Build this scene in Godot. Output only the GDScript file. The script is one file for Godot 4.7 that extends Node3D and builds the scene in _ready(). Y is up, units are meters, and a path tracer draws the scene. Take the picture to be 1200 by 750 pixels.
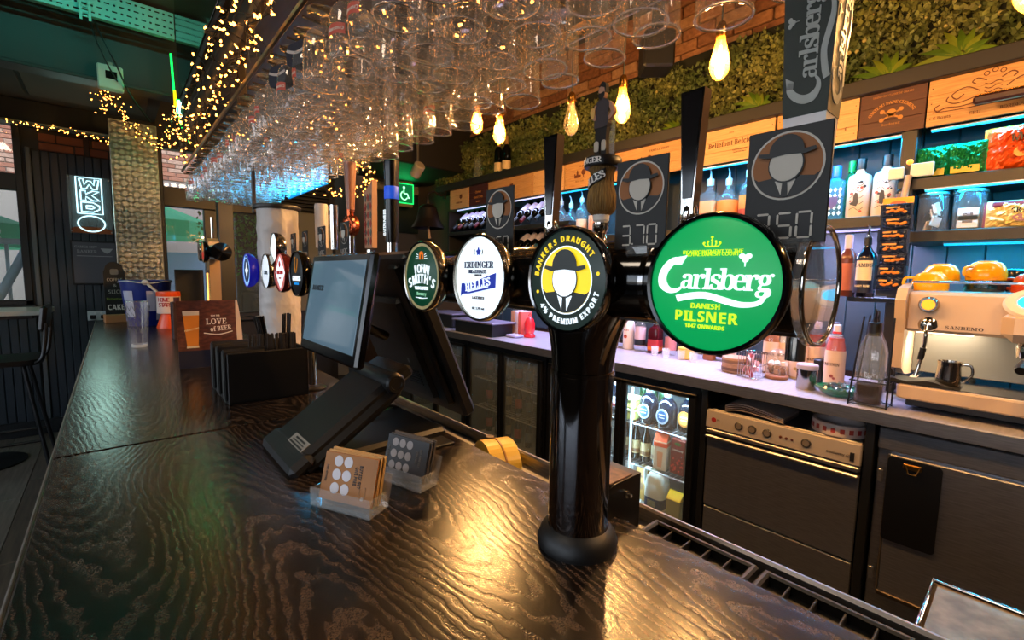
extends Node3D

func _ready() -> void:
	# camera: a wide lens held over the customers' side of the bar
	var cam := Camera3D.new()
	cam.name = "camera"
	cam.fov = 70.056
	cam.near = .03
	cam.far = 120.0
	cam.transform = Transform3D(Basis(Vector3(.754568,.017369,.655992),Vector3(.050987,.995076,-.084996),Vector3(-.654238,.097583,.749967)),Vector3(0,1.45,0))
	add_child(cam)
	cam.current = true
	# environment: an overcast day outside
	var env := Environment.new()
	var sky := Sky.new()
	var pm := ProceduralSkyMaterial.new()
	pm.sky_top_color = Color(.62,.7,.8)
	pm.sky_horizon_color = Color(.86,.89,.92)
	pm.ground_bottom_color = Color(.3,.29,.28)
	pm.ground_horizon_color = Color(.62,.62,.61)
	pm.energy_multiplier = 1.0
	sky.sky_material = pm
	env.sky = sky
	env.background_mode = Environment.BG_SKY
	env.background_energy_multiplier = 8.0
	env.ambient_light_source = Environment.AMBIENT_SOURCE_SKY
	env.tonemap_mode = Environment.TONE_MAPPER_LINEAR
	env.tonemap_exposure = 1.0
	env.sdfgi_enabled = true
	env.ssao_enabled = true
	env.ssil_enabled = true
	var we := WorldEnvironment.new()
	we.name = "world_environment"
	we.environment = env
	add_child(we)
	build_lights()
	build_setting()
	build_outside()
	build_counter()
	build_font()
	build_far_fonts()
	build_cards()
	build_gantry()
	build_fairies()
	build_overhead()
	build_pendants()
	build_pos()
	build_caddy()
	build_card_holders()
	build_far_counter()
	build_backbar()
	build_shelf_goods()
	build_bar_end()
	build_bench_goods()
	build_undercounter()
	build_coffee()
	build_plants()

# ------------------------------------------------------------------ mesh builder
class MB:
	var v := PackedVector3Array()
	var n := PackedVector3Array()
	var u := PackedVector2Array()
	var xf := Transform3D.IDENTITY

	func at(x: float,y: float,z: float) -> MB:
		xf = Transform3D(Basis.IDENTITY,Vector3(x,y,z))
		return self

	func frame(t: Transform3D) -> MB:
		xf = t
		return self

	func tri(a: Vector3,b: Vector3,c: Vector3,na: Vector3,nb: Vector3,nc: Vector3,ua := Vector2.ZERO,ub := Vector2.ZERO,uc := Vector2.ZERO) -> void:
		var g := (b - a).cross(c - a)
		if g.length_squared() < 1e-18:
			return
		if g.dot(na + nb + nc) > .0:
			var t := b; b = c; c = t
			t = nb; nb = nc; nc = t
			var s := ub; ub = uc; uc = s
		v.append(xf * a); v.append(xf * b); v.append(xf * c)
		n.append((xf.basis * na).normalized()); n.append((xf.basis * nb).normalized()); n.append((xf.basis * nc).normalized())
		u.append(ua); u.append(ub); u.append(uc)

	func quad(a: Vector3,b: Vector3,c: Vector3,d: Vector3,nn := Vector3.ZERO) -> void:
		if nn == Vector3.ZERO:
			nn = -(b - a).cross(c - a).normalized()
		tri(a,b,c,nn,nn,nn,Vector2(0,0),Vector2(1,0),Vector2(1,1))
		tri(a,c,d,nn,nn,nn,Vector2(0,0),Vector2(1,1),Vector2(0,1))

	# chamfered box centred on c
	func box(c: Vector3,s: Vector3,bev := .0) -> MB:
		var h := s * .5
		bev = minf(bev,minf(h.x,minf(h.y,h.z)) * .95)
		for ax in 3:
			var a1 := (ax + 1) % 3
			var a2 := (ax + 2) % 3
			for sg in [-1.0,1.0]:
				var nn := Vector3.ZERO
				nn[ax] = sg
				var p: Array[Vector3] = []
				for q in [[-1,-1],[1,-1],[1,1],[-1,1]]:
					var w := Vector3.ZERO
					w[ax] = h[ax] * sg
					w[a1] = (h[a1] - bev) * q[0]
					w[a2] = (h[a2] - bev) * q[1]
					p.append(c + w)
				quad(p[0],p[1],p[2],p[3],nn)
			if bev > .0:
				for s1 in [-1.0,1.0]:
					for s2 in [-1.0,1.0]:
						var nn := Vector3.ZERO
						nn[a1] = s1
						nn[a2] = s2
						var e: Array[Vector3] = []
						for q in [-1.0,1.0]:
							var w1 := Vector3.ZERO
							w1[ax] = (h[ax] - bev) * q
							w1[a1] = h[a1] * s1
							w1[a2] = (h[a2] - bev) * s2
							var w2 := w1
							w2[a1] = (h[a1] - bev) * s1
							w2[a2] = h[a2] * s2
							e.append(c + w1)
							e.append(c + w2)
						quad(e[0],e[1],e[3],e[2],nn.normalized())
		if bev > .0:
			for sx in [-1.0,1.0]:
				for sy in [-1.0,1.0]:
					for sz in [-1.0,1.0]:
						var nn := Vector3(sx,sy,sz).normalized()
						var i := Vector3((h.x - bev) * sx,(h.y - bev) * sy,(h.z - bev) * sz)
						tri(c + i + Vector3(bev * sx,0,0),c + i + Vector3(0,bev * sy,0),c + i + Vector3(0,0,bev * sz),nn,nn,nn)
		return self

	# profile: (radius, y) from bottom to top, revolved about y; smooth unless the profile turns by more than 38 degrees
	func lathe(pr: Array,segs := 20,squash := Vector2.ONE,from := .0,to := TAU) -> MB:
		var ln: Array = []
		for i in pr.size() - 1:
			var d: Vector2 = pr[i + 1] - pr[i]
			var nn: Vector2 = Vector2(d.y,-d.x).normalized() if d.length() > 1e-9 else Vector2(1,0)
			ln.append(nn)
		for i in ln.size():
			var n0: Vector2 = ln[i]
			var n1: Vector2 = ln[i]
			if i > 0 and ln[i - 1].dot(ln[i]) > .78:
				n0 = (ln[i - 1] + ln[i]).normalized()
			if i < ln.size() - 1 and ln[i + 1].dot(ln[i]) > .78:
				n1 = (ln[i + 1] + ln[i]).normalized()
			var p0: Vector2 = pr[i]
			var p1: Vector2 = pr[i + 1]
			for k in segs:
				var a0 := from + (to - from) * k / segs
				var a1 := from + (to - from) * (k + 1) / segs
				var c0 := Vector2(cos(a0) * squash.x,sin(a0) * squash.y)
				var c1 := Vector2(cos(a1) * squash.x,sin(a1) * squash.y)
				var A := Vector3(p0.x * c0.x,p0.y,p0.x * c0.y)
				var B := Vector3(p0.x * c1.x,p0.y,p0.x * c1.y)
				var C := Vector3(p1.x * c1.x,p1.y,p1.x * c1.y)
				var D := Vector3(p1.x * c0.x,p1.y,p1.x * c0.y)
				var nA := Vector3(n0.x * c0.x,n0.y,n0.x * c0.y)
				var nB := Vector3(n0.x * c1.x,n0.y,n0.x * c1.y)
				var nC := Vector3(n1.x * c1.x,n1.y,n1.x * c1.y)
				var nD := Vector3(n1.x * c0.x,n1.y,n1.x * c0.y)
				var u0 := float(k) / segs
				var u1 := float(k + 1) / segs
				tri(A,B,C,nA,nB,nC,Vector2(u0,p0.y),Vector2(u1,p0.y),Vector2(u1,p1.y))
				tri(A,C,D,nA,nC,nD,Vector2(u0,p0.y),Vector2(u1,p1.y),Vector2(u0,p1.y))
		return self

	func ring_frames(pts: Array) -> Array:
		var out := []
		var t0: Vector3 = (pts[1] - pts[0]).normalized()
		var r := t0.cross(Vector3.UP)
		if r.length() < .05:
			r = t0.cross(Vector3.RIGHT)
		r = r.normalized()
		for i in pts.size():
			var a: Vector3 = pts[maxi(i - 1,0)]
			var b: Vector3 = pts[mini(i + 1,pts.size() - 1)]
			var t := (b - a).normalized()
			r = (r - t * r.dot(t)).normalized()
			out.append([r,t.cross(r)])
		return out

	func tube(pts: Array,rad,segs := 8,caps := true) -> MB:
		var fr := ring_frames(pts)
		for i in pts.size() - 1:
			var r0: float = rad[i] if rad is Array else rad
			var r1: float = rad[i + 1] if rad is Array else rad
			for k in segs:
				var a0 := TAU * k / segs
				var a1 := TAU * (k + 1) / segs
				var d0: Vector3 = fr[i][0] * cos(a0) + fr[i][1] * sin(a0)
				var d1: Vector3 = fr[i][0] * cos(a1) + fr[i][1] * sin(a1)
				var e0: Vector3 = fr[i + 1][0] * cos(a0) + fr[i + 1][1] * sin(a0)
				var e1: Vector3 = fr[i + 1][0] * cos(a1) + fr[i + 1][1] * sin(a1)
				tri(pts[i] + d0 * r0,pts[i] + d1 * r0,pts[i + 1] + e1 * r1,d0,d1,e1)
				tri(pts[i] + d0 * r0,pts[i + 1] + e1 * r1,pts[i + 1] + e0 * r1,d0,e1,e0)
		if caps:
			for e in [0,pts.size() - 1]:
				var r: float = rad[e] if rad is Array else rad
				var nn: Vector3 = (pts[0] - pts[1]).normalized() if e == 0 else (pts[e] - pts[e - 1]).normalized()
				for k in segs:
					var a0 := TAU * k / segs
					var a1 := TAU * (k + 1) / segs
					tri(pts[e],pts[e] + (fr[e][0] * cos(a0) + fr[e][1] * sin(a0)) * r,pts[e] + (fr[e][0] * cos(a1) + fr[e][1] * sin(a1)) * r,nn,nn,nn)
		return self

	# polygon in xy, extruded from z0 to z1
	func prism(poly: Array,z0: float,z1: float,smooth := false) -> MB:
		var pp := PackedVector2Array(poly)
		if Geometry2D.is_polygon_clockwise(pp):
			pp.reverse()
		var ix := Geometry2D.triangulate_polygon(pp)
		var f := Vector3(0,0,1) if z1 > z0 else Vector3(0,0,-1)
		for i in range(0,ix.size(),3):
			var a := pp[ix[i]]
			var b := pp[ix[i + 1]]
			var c := pp[ix[i + 2]]
			tri(Vector3(a.x,a.y,z1),Vector3(b.x,b.y,z1),Vector3(c.x,c.y,z1),f,f,f,a,b,c)
			tri(Vector3(a.x,a.y,z0),Vector3(b.x,b.y,z0),Vector3(c.x,c.y,z0),-f,-f,-f,a,b,c)
		var m := pp.size()
		for i in m:
			var a := pp[i]
			var b := pp[(i + 1) % m]
			var d := b - a
			var nn := Vector3(d.y,-d.x,0).normalized()
			var na := nn
			var nb := nn
			if smooth:
				var dp := a - pp[(i + m - 1) % m]
				var dn := pp[(i + 2) % m] - b
				na = (nn + Vector3(dp.y,-dp.x,0).normalized()).normalized()
				nb = (nn + Vector3(dn.y,-dn.x,0).normalized()).normalized()
			tri(Vector3(a.x,a.y,z0),Vector3(b.x,b.y,z0),Vector3(b.x,b.y,z1),na,nb,nb)
			tri(Vector3(a.x,a.y,z0),Vector3(b.x,b.y,z1),Vector3(a.x,a.y,z1),na,nb,na)
		return self

	func ball(c: Vector3,r: Vector3,segs := 12,rings := 8) -> MB:
		for i in rings:
			var t0 := PI * i / rings - PI / 2
			var t1 := PI * (i + 1) / rings - PI / 2
			for k in segs:
				var a0 := TAU * k / segs
				var a1 := TAU * (k + 1) / segs
				var A := Vector3(cos(t0) * cos(a0),sin(t0),cos(t0) * sin(a0))
				var B := Vector3(cos(t0) * cos(a1),sin(t0),cos(t0) * sin(a1))
				var C := Vector3(cos(t1) * cos(a1),sin(t1),cos(t1) * sin(a1))
				var D := Vector3(cos(t1) * cos(a0),sin(t1),cos(t1) * sin(a0))
				tri(c + A * r,c + B * r,c + C * r,(A / r).normalized(),(B / r).normalized(),(C / r).normalized())
				tri(c + A * r,c + C * r,c + D * r,(A / r).normalized(),(C / r).normalized(),(D / r).normalized())
		return self

	func torus(c: Vector3,R: float,r: float,segs := 24,sides := 6,squash := Vector2.ONE) -> MB:
		for i in segs:
			for k in sides:
				var q := []
				for w in [[i,k],[i + 1,k],[i + 1,k + 1],[i,k + 1]]:
					var a: float = TAU * w[0] / segs
					var b: float = TAU * w[1] / sides
					var dn := Vector3(cos(a) * cos(b),sin(b),sin(a) * cos(b))
					q.append([c + Vector3(cos(a) * R * squash.x,0,sin(a) * R * squash.y) + dn * r,dn])
				tri(q[0][0],q[1][0],q[2][0],q[0][1],q[1][1],q[2][1])
				tri(q[0][0],q[2][0],q[3][0],q[0][1],q[2][1],q[3][1])
		return self

	# any mesh, placed
	func add(m: Mesh,t := Transform3D.IDENTITY) -> MB:
		for s in m.get_surface_count():
			var a := m.surface_get_arrays(s)
			var vs: PackedVector3Array = a[Mesh.ARRAY_VERTEX]
			var ns: PackedVector3Array = a[Mesh.ARRAY_NORMAL]
			var ix: PackedInt32Array = a[Mesh.ARRAY_INDEX] if a[Mesh.ARRAY_INDEX] != null else PackedInt32Array(range(vs.size()))
			var tt := xf * t
			for i in ix:
				v.append(tt * vs[i])
				n.append((tt.basis * ns[i]).normalized())
				u.append(Vector2.ZERO)
		return self

	func mesh() -> ArrayMesh:
		var a := []
		a.resize(Mesh.ARRAY_MAX)
		a[Mesh.ARRAY_VERTEX] = v
		a[Mesh.ARRAY_NORMAL] = n
		a[Mesh.ARRAY_TEX_UV] = u
		var m := ArrayMesh.new()
		if v.size():
			m.add_surface_from_arrays(Mesh.PRIMITIVE_TRIANGLES,a)
		return m

# ------------------------------------------------------------------ naming and tagging
var counts := {}
var mats := {}
const FRONT := -PI / 2   # local +z faces the customers (world -x), local +x runs along the bar towards the camera

func mb() -> MB:
	return MB.new()

func numbered(called: String) -> String:
	counts[called] = counts.get(called,-1) + 1
	return called if counts[called] == 0 else "%s_%03d" % [called,counts[called]]

func tag(o: Node,label := "",category := "",group := "",kind := "") -> Node:
	for p in [["label",label],["category",category],["group",group],["kind",kind]]:
		if p[1] != "":
			o.set_meta(p[0],p[1])
	return o

func thing(called: String,label: String,category: String,at := Vector3.ZERO,turn := .0,group := "") -> Node3D:
	var o := Node3D.new()
	o.name = numbered(called)
	add_child(o)
	o.position = at
	o.rotation.y = turn
	tag(o,label,category,group)
	return o

func copy(src: Node3D,label: String,at: Vector3,turn: float,group := "") -> Node3D:
	var o: Node3D = src.duplicate()
	var base: String = RegEx.create_from_string("_\\d{3}$").sub(src.name,"")
	o.name = numbered(base)
	add_child(o)
	o.position = at
	o.rotation = Vector3(0,turn,0)
	o.set_meta("label",label)
	if group:
		o.set_meta("group",group)
	return o

func part(parent: Node,called: String,m: Mesh,mat: Material,at := Vector3.ZERO,b := Basis.IDENTITY) -> MeshInstance3D:
	var o := MeshInstance3D.new()
	var k := 0
	o.name = called
	while parent.has_node(NodePath(o.name)):
		k += 1
		o.name = "%s_%03d" % [called,k]
	o.mesh = m
	o.material_override = mat
	o.transform = Transform3D(b,at)
	parent.add_child(o,true)
	return o

# many alike children: skips the search for a free name
func piece(parent: Node,called: String,k: int,m: Mesh,mat: Material,at := Vector3.ZERO,b := Basis.IDENTITY) -> MeshInstance3D:
	var o := MeshInstance3D.new()
	o.name = called if k == 0 else "%s_%03d" % [called,k]
	o.mesh = m
	o.material_override = mat
	o.transform = Transform3D(b,at)
	parent.add_child(o,true)
	return o

func solo(called: String,m: Mesh,mat: Material,label: String,category: String,at := Vector3.ZERO,turn := .0,group := "") -> MeshInstance3D:
	var o := part(self,numbered(called),m,mat,at,Basis(Vector3.UP,turn))
	tag(o,label,category,group)
	return o

func struct(called: String,m: Mesh,mat: Material,at := Vector3.ZERO) -> MeshInstance3D:
	var o := part(self,called,m,mat,at)
	o.set_meta("kind","structure")
	return o

# ------------------------------------------------------------------ materials
func mat(key: String,c: Color,rough := .6,metal := .0) -> StandardMaterial3D:
	if mats.has(key):
		return mats[key]
	var m := StandardMaterial3D.new()
	m.resource_name = key
	m.albedo_color = c
	m.roughness = rough
	m.metallic = metal
	mats[key] = m
	return m

func flat(c: Color,rough := .55,metal := .0) -> StandardMaterial3D:
	return mat("paint_%s_%d_%d" % [c.to_html(),int(rough * 100),int(metal * 100)],c,rough,metal)

func glass(key: String,c: Color,alpha: float,rough := .02) -> StandardMaterial3D:
	if mats.has(key):
		return mats[key]
	var m := mat(key,Color(c.r,c.g,c.b,alpha),rough)
	m.transparency = BaseMaterial3D.TRANSPARENCY_ALPHA
	m.metallic_specular = .5
	return m

func solid_glass() -> StandardMaterial3D:
	if mats.has("solid_clear_glass"):
		return mats["solid_clear_glass"]
	var m := mat("solid_clear_glass",Color(.96,.97,.96,.03),.02)
	m.refraction_enabled = true
	m.refraction_scale = .05
	return m

func glow(key: String,c: Color,energy: float,base := Color.BLACK) -> StandardMaterial3D:
	if mats.has(key):
		return mats[key]
	var m := mat(key,base if base != Color.BLACK else c,.4)
	m.emission_enabled = true
	m.emission = c
	m.emission_energy_multiplier = energy
	return m

func omni(parent: Node,at: Vector3,c: Color,energy: float,size := .02) -> OmniLight3D:
	var l := OmniLight3D.new()
	l.name = "lamp_light"
	l.light_color = c
	l.light_energy = energy
	l.light_size = size
	l.omni_range = 12.0
	l.omni_attenuation = 2.0
	l.shadow_enabled = true
	l.position = at
	parent.add_child(l,true)
	return l

func area(parent: Node,at: Vector3,look: Vector3,size: Vector2,c: Color,energy: float,along := Vector3.ZERO) -> AreaLight3D:
	var l := AreaLight3D.new()
	l.name = "area_light"
	l.area_size = size
	l.light_color = c
	l.light_energy = energy
	l.area_range = 12.0
	l.shadow_enabled = true
	var z := -look.normalized()
	var x := along
	if x == Vector3.ZERO:
		x = Vector3.UP.cross(z) if absf(z.y) < .95 else Vector3.RIGHT
	x = (x - z * x.dot(z)).normalized()
	l.transform = Transform3D(Basis(x,z.cross(x),z),at)
	parent.add_child(l,true)
	return l

# ------------------------------------------------------------------ lettering
var fonts := {}
func font(kind: String,bold := false,italic := false) -> Font:
	var key := kind + str(bold) + str(italic)
	if not fonts.has(key):
		var f := SystemFont.new()
		f.font_names = PackedStringArray(["Droid Serif" if kind == "serif" else "Droid Sans Mono" if kind == "mono" else "Droid Sans"])
		f.font_weight = 700 if bold else 400
		f.font_italic = italic
		fonts[key] = f
	return fonts[key]

func text_mesh(s: String,h: float,f: Font,depth := .001,squeeze := 1.0) -> ArrayMesh:
	var t := TextMesh.new()
	t.text = s
	t.font = f
	t.font_size = 48
	t.pixel_size = h / 34.0    # h is the height of capitals
	t.depth = depth
	t.curve_step = 2.0
	var b := mb()
	b.add(t,Transform3D(Basis.from_scale(Vector3(squeeze,1,1)),Vector3.ZERO))
	return b.mesh()

# letters set round an arc: centre (0,0), radius of the letters' middle, mid angle measured from the top clockwise
func arc_text(s: String,h: float,f: Font,R: float,mid: float,step: float,inward := false,depth := .001) -> ArrayMesh:
	var b := mb()
	var widths := []
	var total := .0
	for ch in s:
		var wd := .62 if ch in "BDGHKNOPQRSU0456789&" else .78 if ch in "MW%" else .3 if ch in " I.!'1" else .55
		widths.append(wd)
		total += wd
	var run := -total / 2
	for i in s.length():
		var a: float = mid + (run + widths[i] / 2) * step * (-1.0 if inward else 1.0)
		run += widths[i]
		if s[i] == " ":
			continue
		var t := TextMesh.new()
		t.text = s[i]
		t.font = f
		t.font_size = 48
		t.pixel_size = h / 34.0
		t.depth = depth
		t.curve_step = 2.0
		var rot := Basis(Vector3.BACK,-a + (PI if inward else .0))
		b.add(t,Transform3D(rot,Vector3(sin(a) * R,cos(a) * R,0)))
	return b.mesh()

func letters(parent: Node,s: String,h: float,m: Material,at: Vector3,f: Font,squeeze := 1.0,b := Basis.IDENTITY,depth := .001) -> MeshInstance3D:
	return part(parent,"lettering",text_mesh(s,h,f,depth,squeeze),m,at,b)

# ------------------------------------------------------------------ small shape helpers
func rounded(w: float,h: float,r: float,k := 4) -> Array:
	var p := []
	for q in [[1,1,.0],[-1,1,PI / 2],[-1,-1,PI],[1,-1,PI * 1.5]]:
		for i in k + 1:
			var a: float = q[2] + PI / 2 * i / k
			p.append(Vector2(q[0] * (w / 2 - r) + cos(a) * r,q[1] * (h / 2 - r) + sin(a) * r))
	return p

func circle(r: float,k := 24,c := Vector2.ZERO,squash := Vector2.ONE) -> Array:
	var p := []
	for i in k:
		p.append(c + Vector2(cos(TAU * i / k) * r * squash.x,sin(TAU * i / k) * r * squash.y))
	return p

func band_poly(pts: Array, w) -> Array:   # a ribbon round a polyline
	var a := []
	var b := []
	for i in pts.size():
		var d: Vector2 = (pts[mini(i + 1,pts.size() - 1)] - pts[maxi(i - 1,0)]).normalized()
		var nn: Vector2 = Vector2(-d.y,d.x) * ((w[i] if w is Array else w) * .5)
		a.append(pts[i] + nn)
		b.append(pts[i] - nn)
	b.reverse()
	return a + b

func v2(flat_list: Array) -> Array:
	var p := []
	for i in range(0,flat_list.size(),2):
		p.append(Vector2(flat_list[i],flat_list[i + 1]))
	return p

func curve2(pts: Array, k := 6) -> Array:   # Catmull-Rom through the points
	var out := []
	for i in pts.size() - 1:
		var p0: Vector2 = pts[maxi(i - 1,0)]
		var p1: Vector2 = pts[i]
		var p2: Vector2 = pts[i + 1]
		var p3: Vector2 = pts[mini(i + 2,pts.size() - 1)]
		for j in k:
			out.append(p1.cubic_interpolate(p2,p0,p3,float(j) / k))
	out.append(pts[-1])
	return out

func curve3(pts: Array,k := 6) -> Array:
	var out := []
	for i in pts.size() - 1:
		var p0: Vector3 = pts[maxi(i - 1,0)]
		var p1: Vector3 = pts[i]
		var p2: Vector3 = pts[i + 1]
		var p3: Vector3 = pts[mini(i + 2,pts.size() - 1)]
		for j in k:
			out.append(p1.cubic_interpolate(p2,p0,p3,float(j) / k))
	out.append(pts[-1])
	return out

func fc(r: float,g: float,b: float,rough := .55,metal := .0) -> StandardMaterial3D:
	return flat(Color(r,g,b),rough,metal)

# ------------------------------------------------------------------ computed textures
func grain_image(w: int,h: int,sx: float,sz: float,seed_: int) -> Array:
	# flat-sawn oak: arches of open pores; returns [colour, relief]
	var n1 := FastNoiseLite.new()
	n1.seed = seed_
	n1.frequency = 1.0
	n1.fractal_octaves = 2
	var n2 := FastNoiseLite.new()
	n2.seed = seed_ + 5
	n2.frequency = 1.0
	n2.fractal_type = FastNoiseLite.FRACTAL_NONE
	var rng := RandomNumberGenerator.new()
	rng.seed = seed_
	var col := PackedByteArray()
	col.resize(w * h * 3)
	var rel := PackedByteArray()
	rel.resize(w * h)
	for j in h:
		var z := sz * j / h
		for i in w:
			var x := sx * i / w
			var f := .085 * (1.0 - cos(TAU * (x - .07 - .05 * n2.get_noise_2d(z * 1.1,3.0)) / .37)) + .21 * z + .02 * n1.get_noise_2d(x * 7.0,z * 2.6) + .004 * n2.get_noise_2d(x * 60.0,z * 30.0)
			var t := f / .0165
			t -= floorf(t)
			var band := smoothstep(.0,.1,t) * (1.0 - smoothstep(.3,.62,t))
			var r := rng.randf()
			var pore := band * (.35 + .65 * r) if r > .3 else band * .12
			pore = maxf(pore,.35 if n2.get_noise_2d(x * 700.0,z * 60.0) > .62 else .0)
			var tone := .85 + .3 * n1.get_noise_2d(x * 18.0 + 40.0,z * 1.5)
			var k := (j * w + i) * 3
			col[k] = int(clampf((21.0 * tone) + 64.0 * pore,0,255))
			col[k + 1] = int(clampf((16.0 * tone) + 55.0 * pore,0,255))
			col[k + 2] = int(clampf((13.0 * tone) + 47.0 * pore,0,255))
			rel[j * w + i] = int(clampf(205.0 - 150.0 * pore,0,255))
	return [Image.create_from_data(w,h,false,Image.FORMAT_RGB8,col),Image.create_from_data(w,h,false,Image.FORMAT_L8,rel)]

func noise_tex(freq: float,lo: Color,hi: Color,seed_: int,size := 256,octaves := 4) -> NoiseTexture2D:
	var nz := FastNoiseLite.new()
	nz.seed = seed_
	nz.frequency = freq
	nz.fractal_octaves = octaves
	var t := NoiseTexture2D.new()
	t.width = size
	t.height = size
	t.seamless = true
	t.noise = nz
	var g := Gradient.new()
	g.set_color(0,lo)
	g.set_color(1,hi)
	t.color_ramp = g
	return t

func speckled(key: String,lo: Color,hi: Color,rough: float,scale: float,metal := .0,seed_ := 3,stretch := Vector3.ONE,bump := .0) -> StandardMaterial3D:
	if mats.has(key):
		return mats[key]
	var m := mat(key,Color.WHITE,rough,metal)
	m.albedo_texture = noise_tex(.03,lo,hi,seed_)
	m.uv1_triplanar = true
	m.uv1_world_triplanar = true
	m.uv1_scale = stretch * scale
	if bump > .0:
		m.heightmap_enabled = true
		m.heightmap_texture = m.albedo_texture
		m.heightmap_scale = bump
	return m

var oak_near: StandardMaterial3D
var oak_far: StandardMaterial3D

func make_oak() -> void:
	var g := grain_image(704,1792,.7,1.78,11)
	var ct := ImageTexture.create_from_image(g[0])
	var ht := ImageTexture.create_from_image(g[1])
	for k in 2:
		var m := mat("dark_stained_oak" if k == 0 else "dark_stained_oak_far",Color.WHITE,.23)
		m.albedo_texture = ct
		m.heightmap_enabled = true
		m.heightmap_texture = ht
		m.heightmap_scale = .035
		m.uv1_triplanar = true
		m.uv1_world_triplanar = true
		m.uv1_triplanar_sharpness = 8.0
		m.uv1_scale = Vector3(1.0 / .7,1.0 / .7,1.0 / 1.78)
		m.uv1_offset = Vector3(.157,.1,.708) if k == 0 else Vector3(.157 + .46,.3,.31)
		if k == 0: oak_near = m
		else: oak_far = m

# ------------------------------------------------------------------ the room
func slab(x0: float,x1: float,y0: float,y1: float,z0: float,z1: float,bev := .0) -> ArrayMesh:
	return mb().box(Vector3((x0 + x1) / 2,(y0 + y1) / 2,(z0 + z1) / 2),Vector3(x1 - x0,y1 - y0,z1 - z0),bev).mesh()

func brick_field(parent: Node,z_or_x: float,along_x: bool,a0: float,a1: float,y0: float,y1: float,face: float,tones: Array,seed_: int,bl := .215,bh := .065,joint := .01) -> void:
	# each brick a part; face is the sign of the outward side
	var rng := RandomNumberGenerator.new()
	rng.seed = seed_
	var shapes := []
	for s in 3:
		var b := mb()
		b.box(Vector3.ZERO,Vector3(bl,bh,.03),.004 + .002 * s)
		shapes.append(b.mesh())
	var half := mb().box(Vector3.ZERO,Vector3(bl / 2 - joint / 2,bh,.03),.005).mesh()
	var row := 0
	var k := 0
	var y := y0 + bh / 2
	while y < y1:
		var a := a0 + (bl / 2 if row % 2 == 0 else .0)
		if row % 2 == 1:
			a = a0 + bl + joint / 2 - .0
			a = a0 + bl * .5 + (bl + joint) * .5
			var hp := a0 + bl / 4
			var pos0 := Vector3(hp,y,z_or_x + face * .004) if along_x else Vector3(z_or_x + face * .004,y,hp)
			piece(parent,"brick",k,half,tones[rng.randi() % tones.size()],pos0,Basis.IDENTITY if along_x else Basis(Vector3.UP,PI / 2))
			k += 1
		while a - bl / 2 < a1 - .03:
			var off := face * (.002 + rng.randf() * .006)
			var pos := Vector3(a,y,z_or_x + off) if along_x else Vector3(z_or_x + off,y,a)
			piece(parent,"brick",k,shapes[rng.randi() % 3],tones[rng.randi() % tones.size()],pos,Basis(Vector3.UP,(.0 if along_x else PI / 2) + rng.randf_range(-.006,.006)))
			k += 1
			a += bl + joint
		y += bh + joint
		row += 1

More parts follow.
